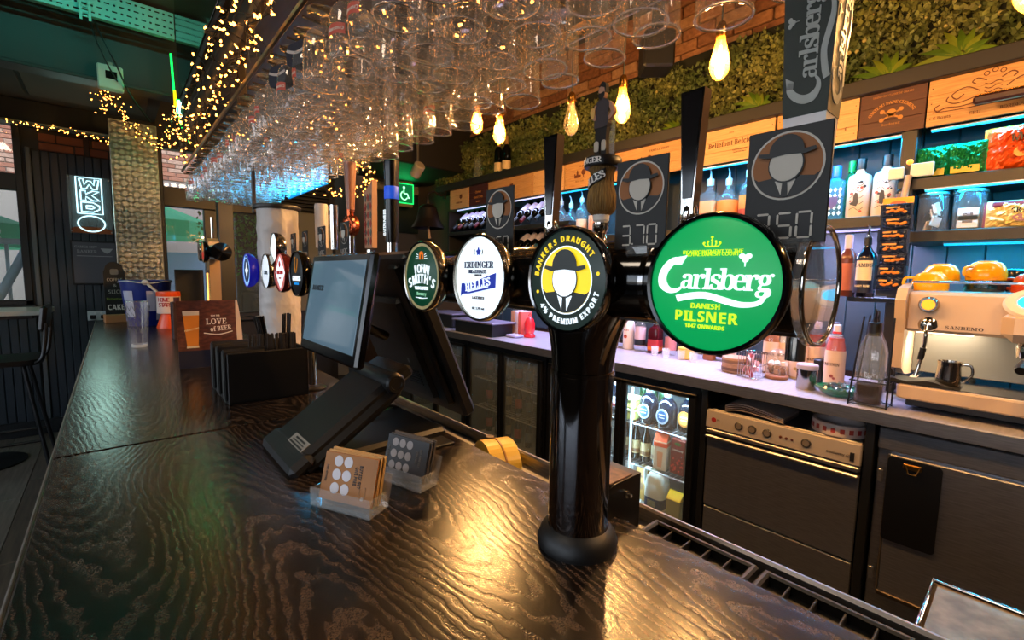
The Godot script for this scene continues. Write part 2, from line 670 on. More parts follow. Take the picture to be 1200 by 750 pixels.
func build_setting() -> void:
	make_oak()
	# floor: oak-effect boards, near ones as pieces of their own
	var fl := struct("floor",slab(-3.3,3.05,-.12,-.006,-7.4,2.3),fc(.1,.085,.07,.6))
	var boards := [speckled("floor_board_grey",Color(.3,.26,.22),Color(.44,.39,.34),.38,.8,0,21,Vector3(6,6,.5)),speckled("floor_board_brown",Color(.25,.21,.17),Color(.4,.34,.28),.38,.8,0,22,Vector3(6,6,.5)),speckled("floor_board_pale",Color(.34,.3,.26),Color(.5,.45,.4),.38,.8,0,23,Vector3(6,6,.5))]
	var rng := RandomNumberGenerator.new()
	rng.seed = 4
	var bs := mb().box(Vector3.ZERO,Vector3(.187,.012,1.195),.002).mesh()
	var kk := 0
	for i in 8:
		var x := -1.55 + .19 * i
		for j in 6:
			piece(fl,"floor_board",kk,bs,boards[(i * 2 + j * 3 + rng.randi() % 2) % 3],Vector3(x,-.006,-5.0 + 1.2 * j - .45 * (i % 3)))
			kk += 1
	struct("ceiling",slab(-3.3,3.05,3.3,3.42,-7.4,2.3),speckled("ceiling_paint",Color(.2,.18,.16),Color(.24,.22,.19),.85,.5))
	# bar-back wall on the right, with bricks above the plants
	var wr := struct("wall_right",slab(2.93,3.05,0,3.3,-7.4,2.3),fc(.33,.25,.19,.9))
	var tones := []
	for k in 4:
		tones.append(speckled("old_brick_%d" % k,[Color(.4,.25,.16),Color(.46,.3,.19),Color(.35,.21,.13),Color(.5,.36,.25)][k],[Color(.56,.38,.26),Color(.6,.42,.29),Color(.5,.32,.21),Color(.64,.48,.36)][k],.9,3.0,0,30 + k,Vector3.ONE,.4))
	brick_field(wr,2.922,false,-4.6,.3,2.7,3.28,-1.0,tones,5)
	# the left wall, outside the picture: shop windows whose daylight the chrome and the floor mirror
	var wl := mb()
	for r in [[-7.4,-4.6,.0,3.3],[-4.6,1.6,.0,.9],[-4.6,1.6,2.5,3.3],[1.6,2.3,.0,3.3],[-2.0,-1.4,.9,2.5]]:
		wl.box(Vector3(-3.25,(r[2] + r[3]) / 2,(r[0] + r[1]) / 2),Vector3(.1,r[3] - r[2],r[1] - r[0]))
	struct("wall_left",wl.mesh(),fc(.1,.105,.11,.8))
	for k in 2:
		var z0: float = [-4.6,-1.4][k]
		var z1: float = [-2.0,1.6][k]
		var w := struct("window_%d" % (3 + k),slab(-3.28,-3.22,.9,.95,z0,z1,.004),fc(.085,.09,.1,.4))
		for m in 3:
			part(w,"mullion",slab(-3.27,-3.23,.95,2.5,lerpf(z0,z1,(m + .5) / 3.0) - .03,lerpf(z0,z1,(m + .5) / 3.0) + .03,.004),fc(.085,.09,.1,.4))
		part(w,"pane",slab(-3.252,-3.248,.95,2.5,z0,z1),glass("window_glass",Color(.9,.95,.95),.06))
	struct("wall_near",slab(-3.3,3.05,0,3.3,2.2,2.3),fc(.16,.13,.11,.85))
	build_far_wall(tones)

func build_far_wall(tones: Array) -> void:
	var navy := fc(.15,.175,.2,.5)
	var black := fc(.06,.065,.07,.5)
	# solid pieces round two window openings
	var b := mb()
	var zc := -5.72
	for r in [[-3.3,-1.75,.0,3.3],[-1.75,-.52,.0,1.12],[-1.75,2.05,2.66,3.3],[-.52,.36,.0,2.66],[.36,1.3,.0,.95],[1.3,2.05,.0,2.66]]:
		b.box(Vector3((r[0] + r[1]) / 2,(r[2] + r[3]) / 2,zc),Vector3(r[1] - r[0],r[3] - r[2],.2))
	var wf := struct("wall_far",b.mesh(),black)
	# tongue-and-groove boarding, each board a piece; low under the window, tall beside it
	var shape_tall := slab(-.0262,.0262,.0,2.405,-.012,.012,.006)
	var shape_low := slab(-.0262,.0262,.0,1.05,-.012,.012,.006)
	var k := 0
	for i in 11:
		piece(wf,"plank",k,shape_tall,navy,Vector3(-.44 + .0545 * i,.02,-5.61))
		k += 1
	for i in 24:
		piece(wf,"plank",k,shape_low,navy,Vector3(-.54 - .0545 * i,.02,-5.61))
		k += 1
	# a strip of bricks left bare over the boards, in three stretches between dark studs
	brick_field(wf,-5.625,true,-.42,.12,2.43,2.575,1.0,[fc(.5,.3,.2,.9),fc(.56,.34,.23,.9),fc(.44,.25,.17,.9)],8)
	for x in [-.12]:
		part(wf,"stud",slab(x - .02,x + .02,2.42,2.6,-5.62,-5.59,.004),fc(.16,.09,.06,.7))
	struct("trim_1",slab(-.5,-.47,.0,2.44,-5.62,-5.585,.004),fc(.3,.31,.32,.5))
	struct("baseboard_far",slab(-1.75,.2,.0,.13,-5.6,-5.575,.006),black)
	# window beside the boards
	window("window_1",-1.75,-.52,1.12,2.66,[-1.15],[2.08,2.215])
	window("window_2",.36,1.3,.95,2.66,[.8],[2.06,2.25])
	var pw := struct("wall_panel",slab(1.32,2.0,1.0,2.12,-5.62,-5.585,.003),fc(.55,.5,.42,.7))
	for lv in 7:
		part(pw,"louvre",slab(1.32,1.96,2.14 + .04 * lv,2.165 + .04 * lv,-5.62,-5.56,.004),fc(.03,.03,.032,.5))
	# recess beyond the end of the bar: pale painted bricks over a dark green dado, a ceiling panel
	var w2 := struct("wall_recess",slab(1.3,3.05,0,3.3,-7.4,-7.3),fc(.075,.1,.1,.7))
	struct("wall_recess_side",slab(1.95,2.05,0,3.3,-7.3,-5.62),fc(.05,.055,.06,.7))
	var pale := [fc(.52,.5,.4,.8),fc(.48,.47,.38,.8),fc(.56,.53,.43,.8)]
	var w3 := struct("wall_end",slab(2.28,2.93,1.95,3.3,-5.3,-5.2),fc(.38,.37,.3,.8))
	brick_field(w3,-5.196,true,2.28,2.92,2.43,3.02,1.0,pale,12)
	part(w3,"dado_panel",slab(2.28,2.93,1.95,2.42,-5.21,-5.18,.004),fc(.09,.15,.13,.6))
	struct("door_1",slab(2.12,2.6,.0,2.0,-6.4,-6.35,.006),fc(.42,.44,.42,.6))

func window(called: String,x0: float,x1: float,y0: float,y1: float,mull: Array,rails: Array) -> void:
	var dark := fc(.085,.09,.1,.4)
	var z := -5.66
	var o := struct(called,mb().box(Vector3((x0 + x1) / 2,y0 + .025,z),Vector3(x1 - x0,.05,.11),.006).box(Vector3((x0 + x1) / 2,y1 - .025,z),Vector3(x1 - x0,.05,.11),.006).box(Vector3(x0 + .025,(y0 + y1) / 2,z),Vector3(.05,y1 - y0,.11),.006).box(Vector3(x1 - .025,(y0 + y1) / 2,z),Vector3(.05,y1 - y0,.11),.006).mesh(),dark)
	for m in mull:
		part(o,"mullion",mb().box(Vector3(m,(y0 + rails[0]) / 2,z),Vector3(.15,rails[0] - y0,.09),.006).mesh(),dark)
	part(o,"transom",mb().box(Vector3((x0 + x1) / 2,(rails[0] + rails[1]) / 2,z),Vector3(x1 - x0,rails[1] - rails[0],.1),.006).mesh(),dark)
	var pane := glass("window_glass",Color(.9,.95,.95),.06)
	part(o,"pane",slab(x0 + .04,x1 - .04,rails[1],y1 - .04,z - .003,z + .003),pane)
	var xs := [x0 + .04] + mull + [x1 - .04]
	for i in xs.size() - 1:
		part(o,"pane",slab(xs[i],xs[i + 1],y0 + .04,rails[0],z - .003,z + .003),pane)
	part(o,"sill",slab(x0 - .02,x1 + .02,y0 - .03,y0 + .012,z + .05,z + .13,.005),dark)

# ------------------------------------------------------------------ seen through the windows
func build_outside() -> void:
	struct("ground",slab(-14,14,-.2,-.1,-24,-5.9),speckled("paving",Color(.34,.33,.32),Color(.46,.45,.43),.9,.6))
	var bt := []
	for k in 3:
		bt.append(speckled("street_brick_%d" % k,[Color(.52,.3,.22),Color(.58,.35,.26),Color(.62,.45,.36)][k],[Color(.64,.4,.3),Color(.7,.46,.35),Color(.76,.6,.5)][k],.9,2.0,0,50 + k))
	struct("ground_side",slab(-14,-3.4,-.2,-.1,-5.9,6.0),mats["paving"])
	var wl := struct("wall_street",slab(-8,8,-.1,6.5,-11.4,-11.1),fc(.6,.54,.48,.9))
	# the bricks the windows show
	brick_field(wl,-11.095,true,-2.0,-.6,2.9,3.75,1.0,bt,14)
	var wl2 := struct("wall_street_right",slab(.62,1.6,1.2,4.0,-10.6,-10.5),fc(.58,.5,.45,.9))
	brick_field(wl2,-10.495,true,.62,1.58,3.05,3.7,1.0,bt,15)
	# terrace parasols
	parasol("green terrace parasol seen through the window beside the boarded wall",Vector3(-1.62,-.1,-7.2),1.0,2.4,true)
	parasol("green terrace parasol seen through the window right of the steel pillar",Vector3(.32,-.1,-9.3),1.05,2.7,false)
	# pale railing with a slanting brace on the terrace
	var r := thing("terrace_railing","pale metal terrace railing with a slanting brace outside the left window","railing",Vector3(-.98,-.1,-6.1))
	var pale := fc(.7,.78,.8,.5)
	for i in 9:
		piece(r,"baluster",i,slab(-.012,.012,.0,1.75,-.012,.012,.003),pale,Vector3(-.45 + .12 * i,0,0))
	part(r,"rail",slab(-.55,.6,1.75,1.8,-.02,.02,.005),pale)
	part(r,"brace",mb().tube([Vector3(-.1,.6,.06),Vector3(.42,1.75,.06)],.035,8).mesh(),fc(.62,.74,.82,.5))
	# shrub in the street
	var sh := thing("leafy_shrub","bright green leafy shrub outside the window beyond the dimpled font","shrub",Vector3(1.2,-.1,-6.75))
	part(sh,"stem",mb().tube([Vector3(0,0,0),Vector3(.02,1.6,0)],.03,6).mesh(),fc(.25,.18,.12,.9))
	part(sh,"foliage",leaf_blob(Vector3(0,2.0,0),Vector3(.45,.55,.35),700,.05,3),fc(.25,.55,.16,.7)).set_meta("kind","stuff")
	struct("wall_terrace",slab(.5,3.2,-.1,1.72,-9.2,-9.1),fc(.52,.6,.7,.8))

func leaf_blob(c: Vector3,r: Vector3,count: int,size: float,seed_: int) -> ArrayMesh:
	var rng := RandomNumberGenerator.new()
	rng.seed = seed_
	var b := mb()
	for i in count:
		var d := Vector3(rng.randfn(),rng.randfn(),rng.randfn()).normalized() * pow(rng.randf(),.4)
		var p := c + d * r
		var bs := Basis(Vector3(rng.randfn(),rng.randfn(),rng.randfn()).normalized(),rng.randf() * TAU)
		leaf(b,p,bs,size * rng.randf_range(.7,1.3))
	return b.mesh()

func leaf(b: MB,p: Vector3,bs: Basis,s: float) -> void:
	var q := [Vector3(0,0,0),Vector3(.28 * s,.45 * s,.08 * s),Vector3(0,s,0),Vector3(-.28 * s,.45 * s,.08 * s)]
	b.quad(p + bs * q[0],p + bs * q[1],p + bs * q[2],p + bs * q[3])

func parasol(label: String,at: Vector3,r: float,h: float,print_it: bool) -> void:
	var o := thing("parasol",label,"parasol",at,.0,"terrace parasols")
	part(o,"pole",mb().tube([Vector3.ZERO,Vector3(0,h,0)],.025,8).mesh(),fc(.7,.7,.68,.5))
	var g := mat("parasol_cloth",Color(.03,.42,.27),.8)
	g.backlight_enabled = true
	g.backlight = Color(.35,.75,.55)
	var b := mb()
	for k in 8:
		var a0 := TAU * k / 8 + .2
		var a1 := TAU * (k + 1) / 8 + .2
		var p0 := Vector3(cos(a0) * r,h - .42,sin(a0) * r)
		var p1 := Vector3(cos(a1) * r,h - .42,sin(a1) * r)
		b.quad(Vector3(0,h,0),p0,p1,Vector3(0,h,.001))
		b.quad(p0,p1,p1 - Vector3(0,.24,0),p0 - Vector3(0,.24,0))
	part(o,"canopy",b.mesh(),g)
	for k in 8:
		var a := TAU * k / 8 + .2
		piece(o,"rib",k,mb().tube([Vector3(0,h - .03,0),Vector3(cos(a) * r,h - .44,sin(a) * r)],.008,5).mesh(),fc(.6,.6,.58,.5))
	if print_it:
		letters(o,"PR",.11,fc(.85,.92,.88,.7),Vector3(.78,h - .55,.84),font("sans",true),1.0,Basis(Vector3.UP,.6))

# ------------------------------------------------------------------ counter
func build_counter() -> void:
	var c := thing("bar_counter","long bar counter topped with dark-stained open-grained oak","bar counter",Vector3(.24,0,-1.9))
	var near := mb().at(-.24,0,1.9).box(Vector3(.24,1.05,.02),Vector3(.7,.04,2.556),.004)
	part(c,"top_board",near.mesh(),oak_near)
	part(c,"top_board",mb().at(-.24,0,1.9).box(Vector3(.24,1.05,-2.883),Vector3(.7,.04,3.242),.004).mesh(),oak_far)
	part(c,"edge_strip",mb().at(-.24,0,1.9).box(Vector3(-.112,1.0575,-1.6),Vector3(.005,.021,5.8),.002).mesh(),fc(.36,.33,.29,.35))
	part(c,"body",mb().at(-.24,0,1.9).box(Vector3(.22,.515,-1.6),Vector3(.52,1.03,5.7),.0).mesh(),fc(.05,.05,.055,.6))
	part(c,"foot_rail",mb().at(-.24,0,1.9).tube([Vector3(-.16,.2,-4.4),Vector3(-.16,.2,1.2)],.022,12).mesh(),fc(.6,.45,.2,.3,1.0))
	# steel drip ledge along the servers' side, and the rubber mats in it
	var steel := speckled("brushed_steel",Color(.52,.52,.53),Color(.62,.62,.63),.32,1.5,.9,61,Vector3(1,14,1))
	var led := thing("drip_ledge","stainless steel drip ledge let in along the servers' edge of the counter","ledge",Vector3(.645,0,-.6))
	part(led,"tray",mb().box(Vector3(0,1.012,0),Vector3(.11,.008,1.9),.002).mesh(),steel)
	part(led,"lip",mb().box(Vector3(.057,1.025,0),Vector3(.012,.034,1.9),.004).mesh(),steel)
	part(led,"apron",mb().box(Vector3(.03,.94,0),Vector3(.02,.14,1.9),.002).mesh(),steel)
	for k in 3:
		var m := thing("drip_mat",["black rubber drip mat nearest the dark font's base","black rubber drip mat between two other mats, by the green badge","black rubber drip mat at the bottom edge of the picture"][k],"bar mat",Vector3(.643,1.017,-.315 + .175 * k),.0,"")
		drip_mat(m)

func drip_mat(m: Node3D) -> void:
	var rub := fc(.025,.025,.028,.45)
	var b := mb()
	b.box(Vector3(-.038,.01,0),Vector3(.01,.02,.168),.003).box(Vector3(.038,.01,0),Vector3(.01,.02,.168),.003)
	b.box(Vector3(0,.01,-.079),Vector3(.08,.02,.01),.003).box(Vector3(0,.01,.079),Vector3(.08,.02,.01),.003)
	part(m,"rim",b.mesh(),rub)
	part(m,"base",mb().box(Vector3(0,.002,0),Vector3(.08,.004,.16),.0).mesh(),rub)
	for k in 4:
		piece(m,"rib",k,mb().box(Vector3(0,.01,-.048 + .032 * k),Vector3(.07,.012,.003),.001).mesh(),fc(.1,.1,.11,.4))
	piece(m,"rib",4,mb().box(Vector3(0,.01,0),Vector3(.003,.012,.15),.001).mesh(),fc(.1,.1,.11,.4))

# ------------------------------------------------------------------ badges
# a round backlit lens on the front of a font; local +z is the face, origin at its middle
func badge(font_: Node3D,label: String,at: Vector3,R: float,rim: Material,face: Material,turn := Basis.IDENTITY,squash := Vector2.ONE) -> MeshInstance3D:
	var up := Basis(Vector3.RIGHT,PI / 2)
	var h := mb()
	h.frame(Transform3D(turn * up,Vector3.ZERO))
	h.lathe([Vector2(.0,-.03),Vector2(R * .72,-.03),Vector2(R * .93,-.02),Vector2(R,-.008),Vector2(R,-.002),Vector2(R * .975,.0025),Vector2(R * .93,.0015),Vector2(R * .93,-.004)],48,squash)
	var o := part(font_,"badge",h.mesh(),rim,at)
	o.set_meta("label",label)
	var f := mb()
	f.frame(Transform3D(turn * up,Vector3.ZERO))
	f.lathe([Vector2(R * .935,-.002),Vector2(R * .9,-.0005),Vector2(.0,.0)],48,squash)
	part(o,"face",f.mesh(),face)
	return o

func decal(o: Node,called: String,poly: Array,z: float,m: Material,turn := Basis.IDENTITY,shift := Vector2.ZERO,d := .0005) -> MeshInstance3D:
	var b := mb()
	b.frame(Transform3D(turn,turn * Vector3(shift.x,shift.y,0)))
	b.prism(poly,z,z + d)
	return part(o,called,b.mesh(),m)

func ring_poly(b: MB,r0: float,r1: float,z: float,segs := 64,squash := Vector2.ONE,d := .0005) -> void:
	for k in segs:
		var a0 := TAU * k / segs
		var a1 := TAU * (k + 1) / segs
		b.quad(Vector3(cos(a0) * r0 * squash.x,sin(a0) * r0 * squash.y,z + d),Vector3(cos(a1) * r0 * squash.x,sin(a1) * r0 * squash.y,z + d),Vector3(cos(a1) * r1 * squash.x,sin(a1) * r1 * squash.y,z + d),Vector3(cos(a0) * r1 * squash.x,sin(a0) * r1 * squash.y,z + d),Vector3(0,0,1))

# script-like wordmark: swash capital, letters, wave and hop leaf; w is its width
func wordmark(w: float,d := .0008) -> ArrayMesh:
	var b := mb()
	var s := w / 100.0
	# capital C with a flag-like head
	var c := curve2(v2([-27,19,-34,20,-41,13,-45,3,-44,-7,-38,-13,-31,-13,-26,-9]),5)
	var cw := []
	for i in c.size():
		var t := float(i) / (c.size() - 1)
		cw.append(lerpf(7.0,9.0,t) if t < .55 else lerpf(9.0,1.6,(t - .55) / .45))
	b.frame(Transform3D(Basis.from_scale(Vector3(s,s,1)),Vector3.ZERO))
	b.prism(band_poly(c,cw),.0,d)
	b.prism(v2([-33,23.5,-22,25.5,-27,15.5,-33,16]),.0,d)
	# the remaining letters
	var x := -26.5
	for e in [["a",11.5],["r",9.5],["l",6.3],["s",8.6],["b",10.6],["e",9.8],["r",9.4],["g",11]]:
		var t := TextMesh.new()
		t.text = e[0]
		t.font = font("serif",true)
		t.font_size = 48
		t.pixel_size = .62
		t.depth = d
		t.curve_step = 2.0
		b.add(t,Transform3D(Basis(Vector3(.74,0,0),Vector3(.06,1.0,0),Vector3(0,0,1)),Vector3(x + e[1] * .5,-.5,d / 2)))
		x += e[1] * .97
	# wave under the word
	var wv := curve2(v2([-30,-22,-20,-19,-5,-17,10,-21,25,-25,38,-23,43,-16,44,-10]),5)
	var ww := []
	for i in wv.size():
		var t := float(i) / (wv.size() - 1)
		ww.append(lerpf(7.5,6.5,t * 2.0) if t < .5 else lerpf(6.5,1.6,(t - .5) * 2.0))
	b.prism(band_poly(wv,ww),.0,d)
	# three-lobed leaf over the r
	for q in [[24.5,23.5],[29.5,23.5],[27,20.0]]:
		b.prism(circle(2.6,10,Vector2(q[0],q[1])),.0,d)
	b.prism(v2([26.4,19,27.6,19,27.2,13,26.6,13]),.0,d)
	return b.mesh()

# plain gentleman's-hat sign used on the house badge and the price cards: hat, blank head, dark coat
func hat_emblem(o: Node,r: float,z: float,back: Material,dark: Material,pale: Material,turn := Basis.IDENTITY,shift := Vector2.ZERO) -> void:
	decal(o,"emblem_disc",circle(r,36),z,back,turn,shift)
	var coat := []
	for i in 13:
		var a := PI + .3 + (PI - .6) * i / 12.0
		coat.append(Vector2(cos(a),sin(a)) * r * .995)
	coat += v2([r * .8,-r * .4,0,-r * .3,-r * .8,-r * .4])
	decal(o,"emblem_coat",coat,z + .0006,dark,turn,shift)
	decal(o,"emblem_shirt",v2([-r * .3,-r * .46,r * .3,-r * .46,r * .1,-r * .92,-r * .1,-r * .92]),z + .0012,pale,turn,shift)
	decal(o,"emblem_tie",v2([-r * .07,-r * .52,r * .07,-r * .52,r * .1,-r * .96,-r * .1,-r * .96]),z + .0018,dark,turn,shift)
	decal(o,"emblem_head",circle(r * .56,28,Vector2(0,r * .02),Vector2(.92,1.0)),z + .002,dark,turn,shift)
	decal(o,"emblem_head",circle(r * .52,28,Vector2(0,r * .03),Vector2(.92,1.0)),z + .0024,pale,turn,shift)
	var hat := []
	for i in 13:
		var a := PI * i / 12.0
		hat.append(Vector2(cos(a) * r * .5,r * .42 + sin(a) * r * .52))
	hat += v2([-r * .8,r * .46,-r * .84,r * .36,-r * .55,r * .28,0,r * .33,r * .55,r * .28,r * .84,r * .36,r * .8,r * .46])
	decal(o,"emblem_hat",hat,z + .003,dark,turn,shift)

# seven-segment figures
func figures(s: String,h: float,d := .0006) -> ArrayMesh:
	var b := mb()
	var on := {"0": "abcdef","1": "bc","2": "abged","3": "abgcd","4": "fgbc","5": "afgcd","6": "afgedc","7": "abc","8": "abcdefg","9": "abcdfg"}
	var w := h * .52
	var t := h * .085
	var x := -(s.replace(".","").length() * (w + h * .2) - h * .2 + s.count(".") * h * .12) / 2
	for ch in s:
		if ch == ".":
			b.prism(v2([x - h * .09,-h / 2,x - h * .09 + t,-h / 2,x - h * .09 + t,-h / 2 + t,x - h * .09,-h / 2 + t]),0,d)
			x += h * .12
			continue
		var seg := {"a": [0,1,1,1],"g": [0,.5,1,.5],"d": [0,0,1,0],"f": [0,.5,0,1],"b": [1,.5,1,1],"e": [0,0,0,.5],"c": [1,0,1,.5]}
		for k in on[ch]:
			var q: Array = seg[k]
			var p0 := Vector2(x + q[0] * w,-h / 2 + q[1] * h)
			var p1 := Vector2(x + q[2] * w,-h / 2 + q[3] * h)
			var dd := (p1 - p0).normalized()
			var nn := Vector2(-dd.y,dd.x) * t * .5
			p0 += dd * t * .35
			p1 -= dd * t * .35
			b.prism([p0 + nn + dd * t * .4,p0,p0 - nn + dd * t * .4,p1 - nn - dd * t * .4,p1,p1 + nn - dd * t * .4],0,d)
		x += w + h * .2
	return b.mesh()

func price_card(label: String,at: Vector3,turn: float,w: float,h: float,price: String,tilt := .0) -> void:
	var o := thing("price_card",label,"price card",at,turn,"")
	o.rotation.z = tilt
	part(o,"panel",mb().box(Vector3(0,h / 2 + .008,0),Vector3(w,h,.0024),.0006).mesh(),fc(.018,.02,.02,.55))
	part(o,"holder",mb().box(Vector3(0,.006,0),Vector3(w * .45,.012,.01),.002).mesh(),glass("clear_plastic",Color(.92,.95,.96),.1,.03))
	var pale := fc(.74,.72,.68,.6)
	var r := w * .415
	var cy := .008 + h - r - h * .05
	var b := mb()
	b.at(0,cy,0)
	ring_poly(b,r * 1.0,r * 1.06,.0013,40)
	part(o,"emblem_ring",b.mesh(),pale)
	hat_emblem(o,r,.0013,fc(.55,.33,.13,.6),fc(.018,.02,.02,.5),pale,Basis.IDENTITY,Vector2(0,cy))
	part(o,"price_figures",figures(price,h * .215),pale,Vector3(0,.008 + h * .155,.0013))

# ------------------------------------------------------------------ the near font with four badges
func build_font() -> void:
	var chrome := mat("black_chrome",Color(.5,.49,.49),.08,1.0)
	var gloss := mat("gloss_black",Color(.022,.022,.024),.1)
	var bright := mat("chrome",Color(.86,.85,.83),.07,1.0)
	var rubber := fc(.03,.03,.03,.5)
	var f := thing("beer_font","black chrome T-shaped beer font with four round lit badges, nearest the camera","beer font",Vector3(.485,1.07,-.405),FRONT)
	part(f,"base_collar",mb().lathe(v2([0,0,.056,0,.057,.008,.053,.02,.047,.027,.043,.03]),40).mesh(),rubber)
	part(f,"column",mb().lathe(v2([.0425,.018,.0425,.246]),48).mesh(),chrome)
	part(f,"collar_ring",mb().lathe(v2([.0425,.246,.044,.247,.044,.252,.0425,.253]),48).mesh(),chrome)
	# flared head, wide along the bar
	var b := mb()
	var segs := 48
	var rows := 16
	var ringp := func(t: float,a: float) -> Vector3:
		var e := .0425 + .125 * (1.0 - sqrt(maxf(.0,1.0 - t * t)))
		return Vector3(cos(a) * e,.252 + t * .128,sin(a) * lerpf(.0425,.046,t))
	for i in rows:
		var t0 := .97 * i / rows
		var t1 := .97 * (i + 1) / rows
		for k in segs:
			var a0 := TAU * k / segs
			var a1 := TAU * (k + 1) / segs
			var q := []
			for w in [[t0,a0],[t0,a1],[t1,a1],[t1,a0]]:
				var p: Vector3 = ringp.call(w[0],w[1])
				var da: Vector3 = ringp.call(w[0],w[1] + .01) - ringp.call(w[0],w[1] - .01)
				var dt: Vector3 = ringp.call(minf(w[0] + .01,.99),w[1]) - ringp.call(maxf(w[0] - .01,.0),w[1])
				var nn := da.cross(dt).normalized()
				if nn.dot(Vector3(p.x,0,p.z)) < 0:
					nn = -nn
				q.append([p,nn])
			b.tri(q[0][0],q[1][0],q[2][0],q[0][1],q[1][1],q[2][1])
			b.tri(q[0][0],q[2][0],q[3][0],q[0][1],q[2][1],q[3][1])
	part(f,"flared_head",b.mesh(),chrome)
	# cross tube
	var lay := Transform3D(Basis(Vector3.BACK,-PI / 2),Vector3(0,.375,0))
	var tb := mb()
	tb.frame(lay)
	tb.lathe(v2([0,-.43,.046,-.43,.049,-.425,.049,.262,.046,.266,0,.266]),40)
	part(f,"cross_tube",tb.mesh(),gloss)
	for x in [-.23,-.06,.118,.225]:
		var r := mb()
		r.frame(lay)
		r.lathe(v2([.0488,x - .004,.0502,x - .003,.0502,x + .003,.0488,x + .004]),40)
		part(f,"tube_ring",r.mesh(),chrome)
	var ec := mb()
	ec.frame(lay)
	ec.lathe(v2([0,.268,.054,.268,.056,.27,.056,.274,.054,.276,0,.276]),40)
	var cap := part(f,"end_cap",ec.mesh(),glass("clear_acrylic",Color(.93,.95,.95),.08))
	cap.set_meta("label","clear acrylic end cap")
	var er := mb()
	er.frame(lay)
	er.torus(Vector3(0,.276,0),.0535,.0022,40,8)
	part(cap,"cap_rim",er.mesh(),bright)
	build_badges(f,chrome,gloss)
	# taps behind the tube, each with its own handle
	var lx := [-.175,-.066,.085,.222]
	for k in 4:
		var t := part(f,"tap",mb().tube(curve3([Vector3(0,.375,-.04),Vector3(0,.378,-.085),Vector3(0,.372,-.115),Vector3(0,.335,-.122),Vector3(0,.285,-.122)],4),.011,10).mesh(),bright,Vector3(lx[k],0,0))
		part(t,"valve",mb().at(0,.0,-.112).lathe(v2([0,.375,.014,.375,.016,.385,.016,.425,.011,.432,.009,.45,.013,.455,.013,.466,0,.466]),20).mesh(),bright)
	flat_lever(f,Vector3(lx[0],.462,-.112),.0,.162)
	brush_lever(f,Vector3(lx[1],.462,-.112))
	flat_lever(f,Vector3(lx[2],.462,-.112),.0,.165)
	box_lever(f,Vector3(lx[3],.462,-.112))
	# the black box clamped behind the column
	var box := thing("cable_box","black rounded box with two chrome screws behind the near font","box",Vector3(.6,1.03,-.455),FRONT)
	var prof := v2([.055,0,.055,.09])
	prof = []
	for i in 9:
		var a := PI * i / 8.0 / 2
		prof.append(Vector2(-.052 + .035 - .035 * cos(a),.095 - .035 + .035 * sin(a)))
	prof += v2([.05,.095,.05,0,-.052,0])
	var bx := mb()
	bx.frame(Transform3D(Basis(Vector3.UP,PI / 2),Vector3.ZERO))
	bx.prism(prof,-.045,.045)
	part(box,"body",bx.mesh(),fc(.02,.02,.022,.35))
	part(box,"lid",mb().box(Vector3(0,.096,.0),Vector3(.084,.003,.06),.001).mesh(),speckled("worn_copper_top",Color(.2,.13,.07),Color(.42,.3,.18),.4,9.0,.4))
	for y in [.07,.02]:
		var s := mb()
		s.frame(Transform3D(Basis(Vector3.BACK,-PI / 2),Vector3(.045,y,-.01)))
		s.lathe(v2([0,0,.006,0,.006,.003,.003,.004,.003,.01,0,.01]),12)
		part(box,"screw",s.mesh(),bright)

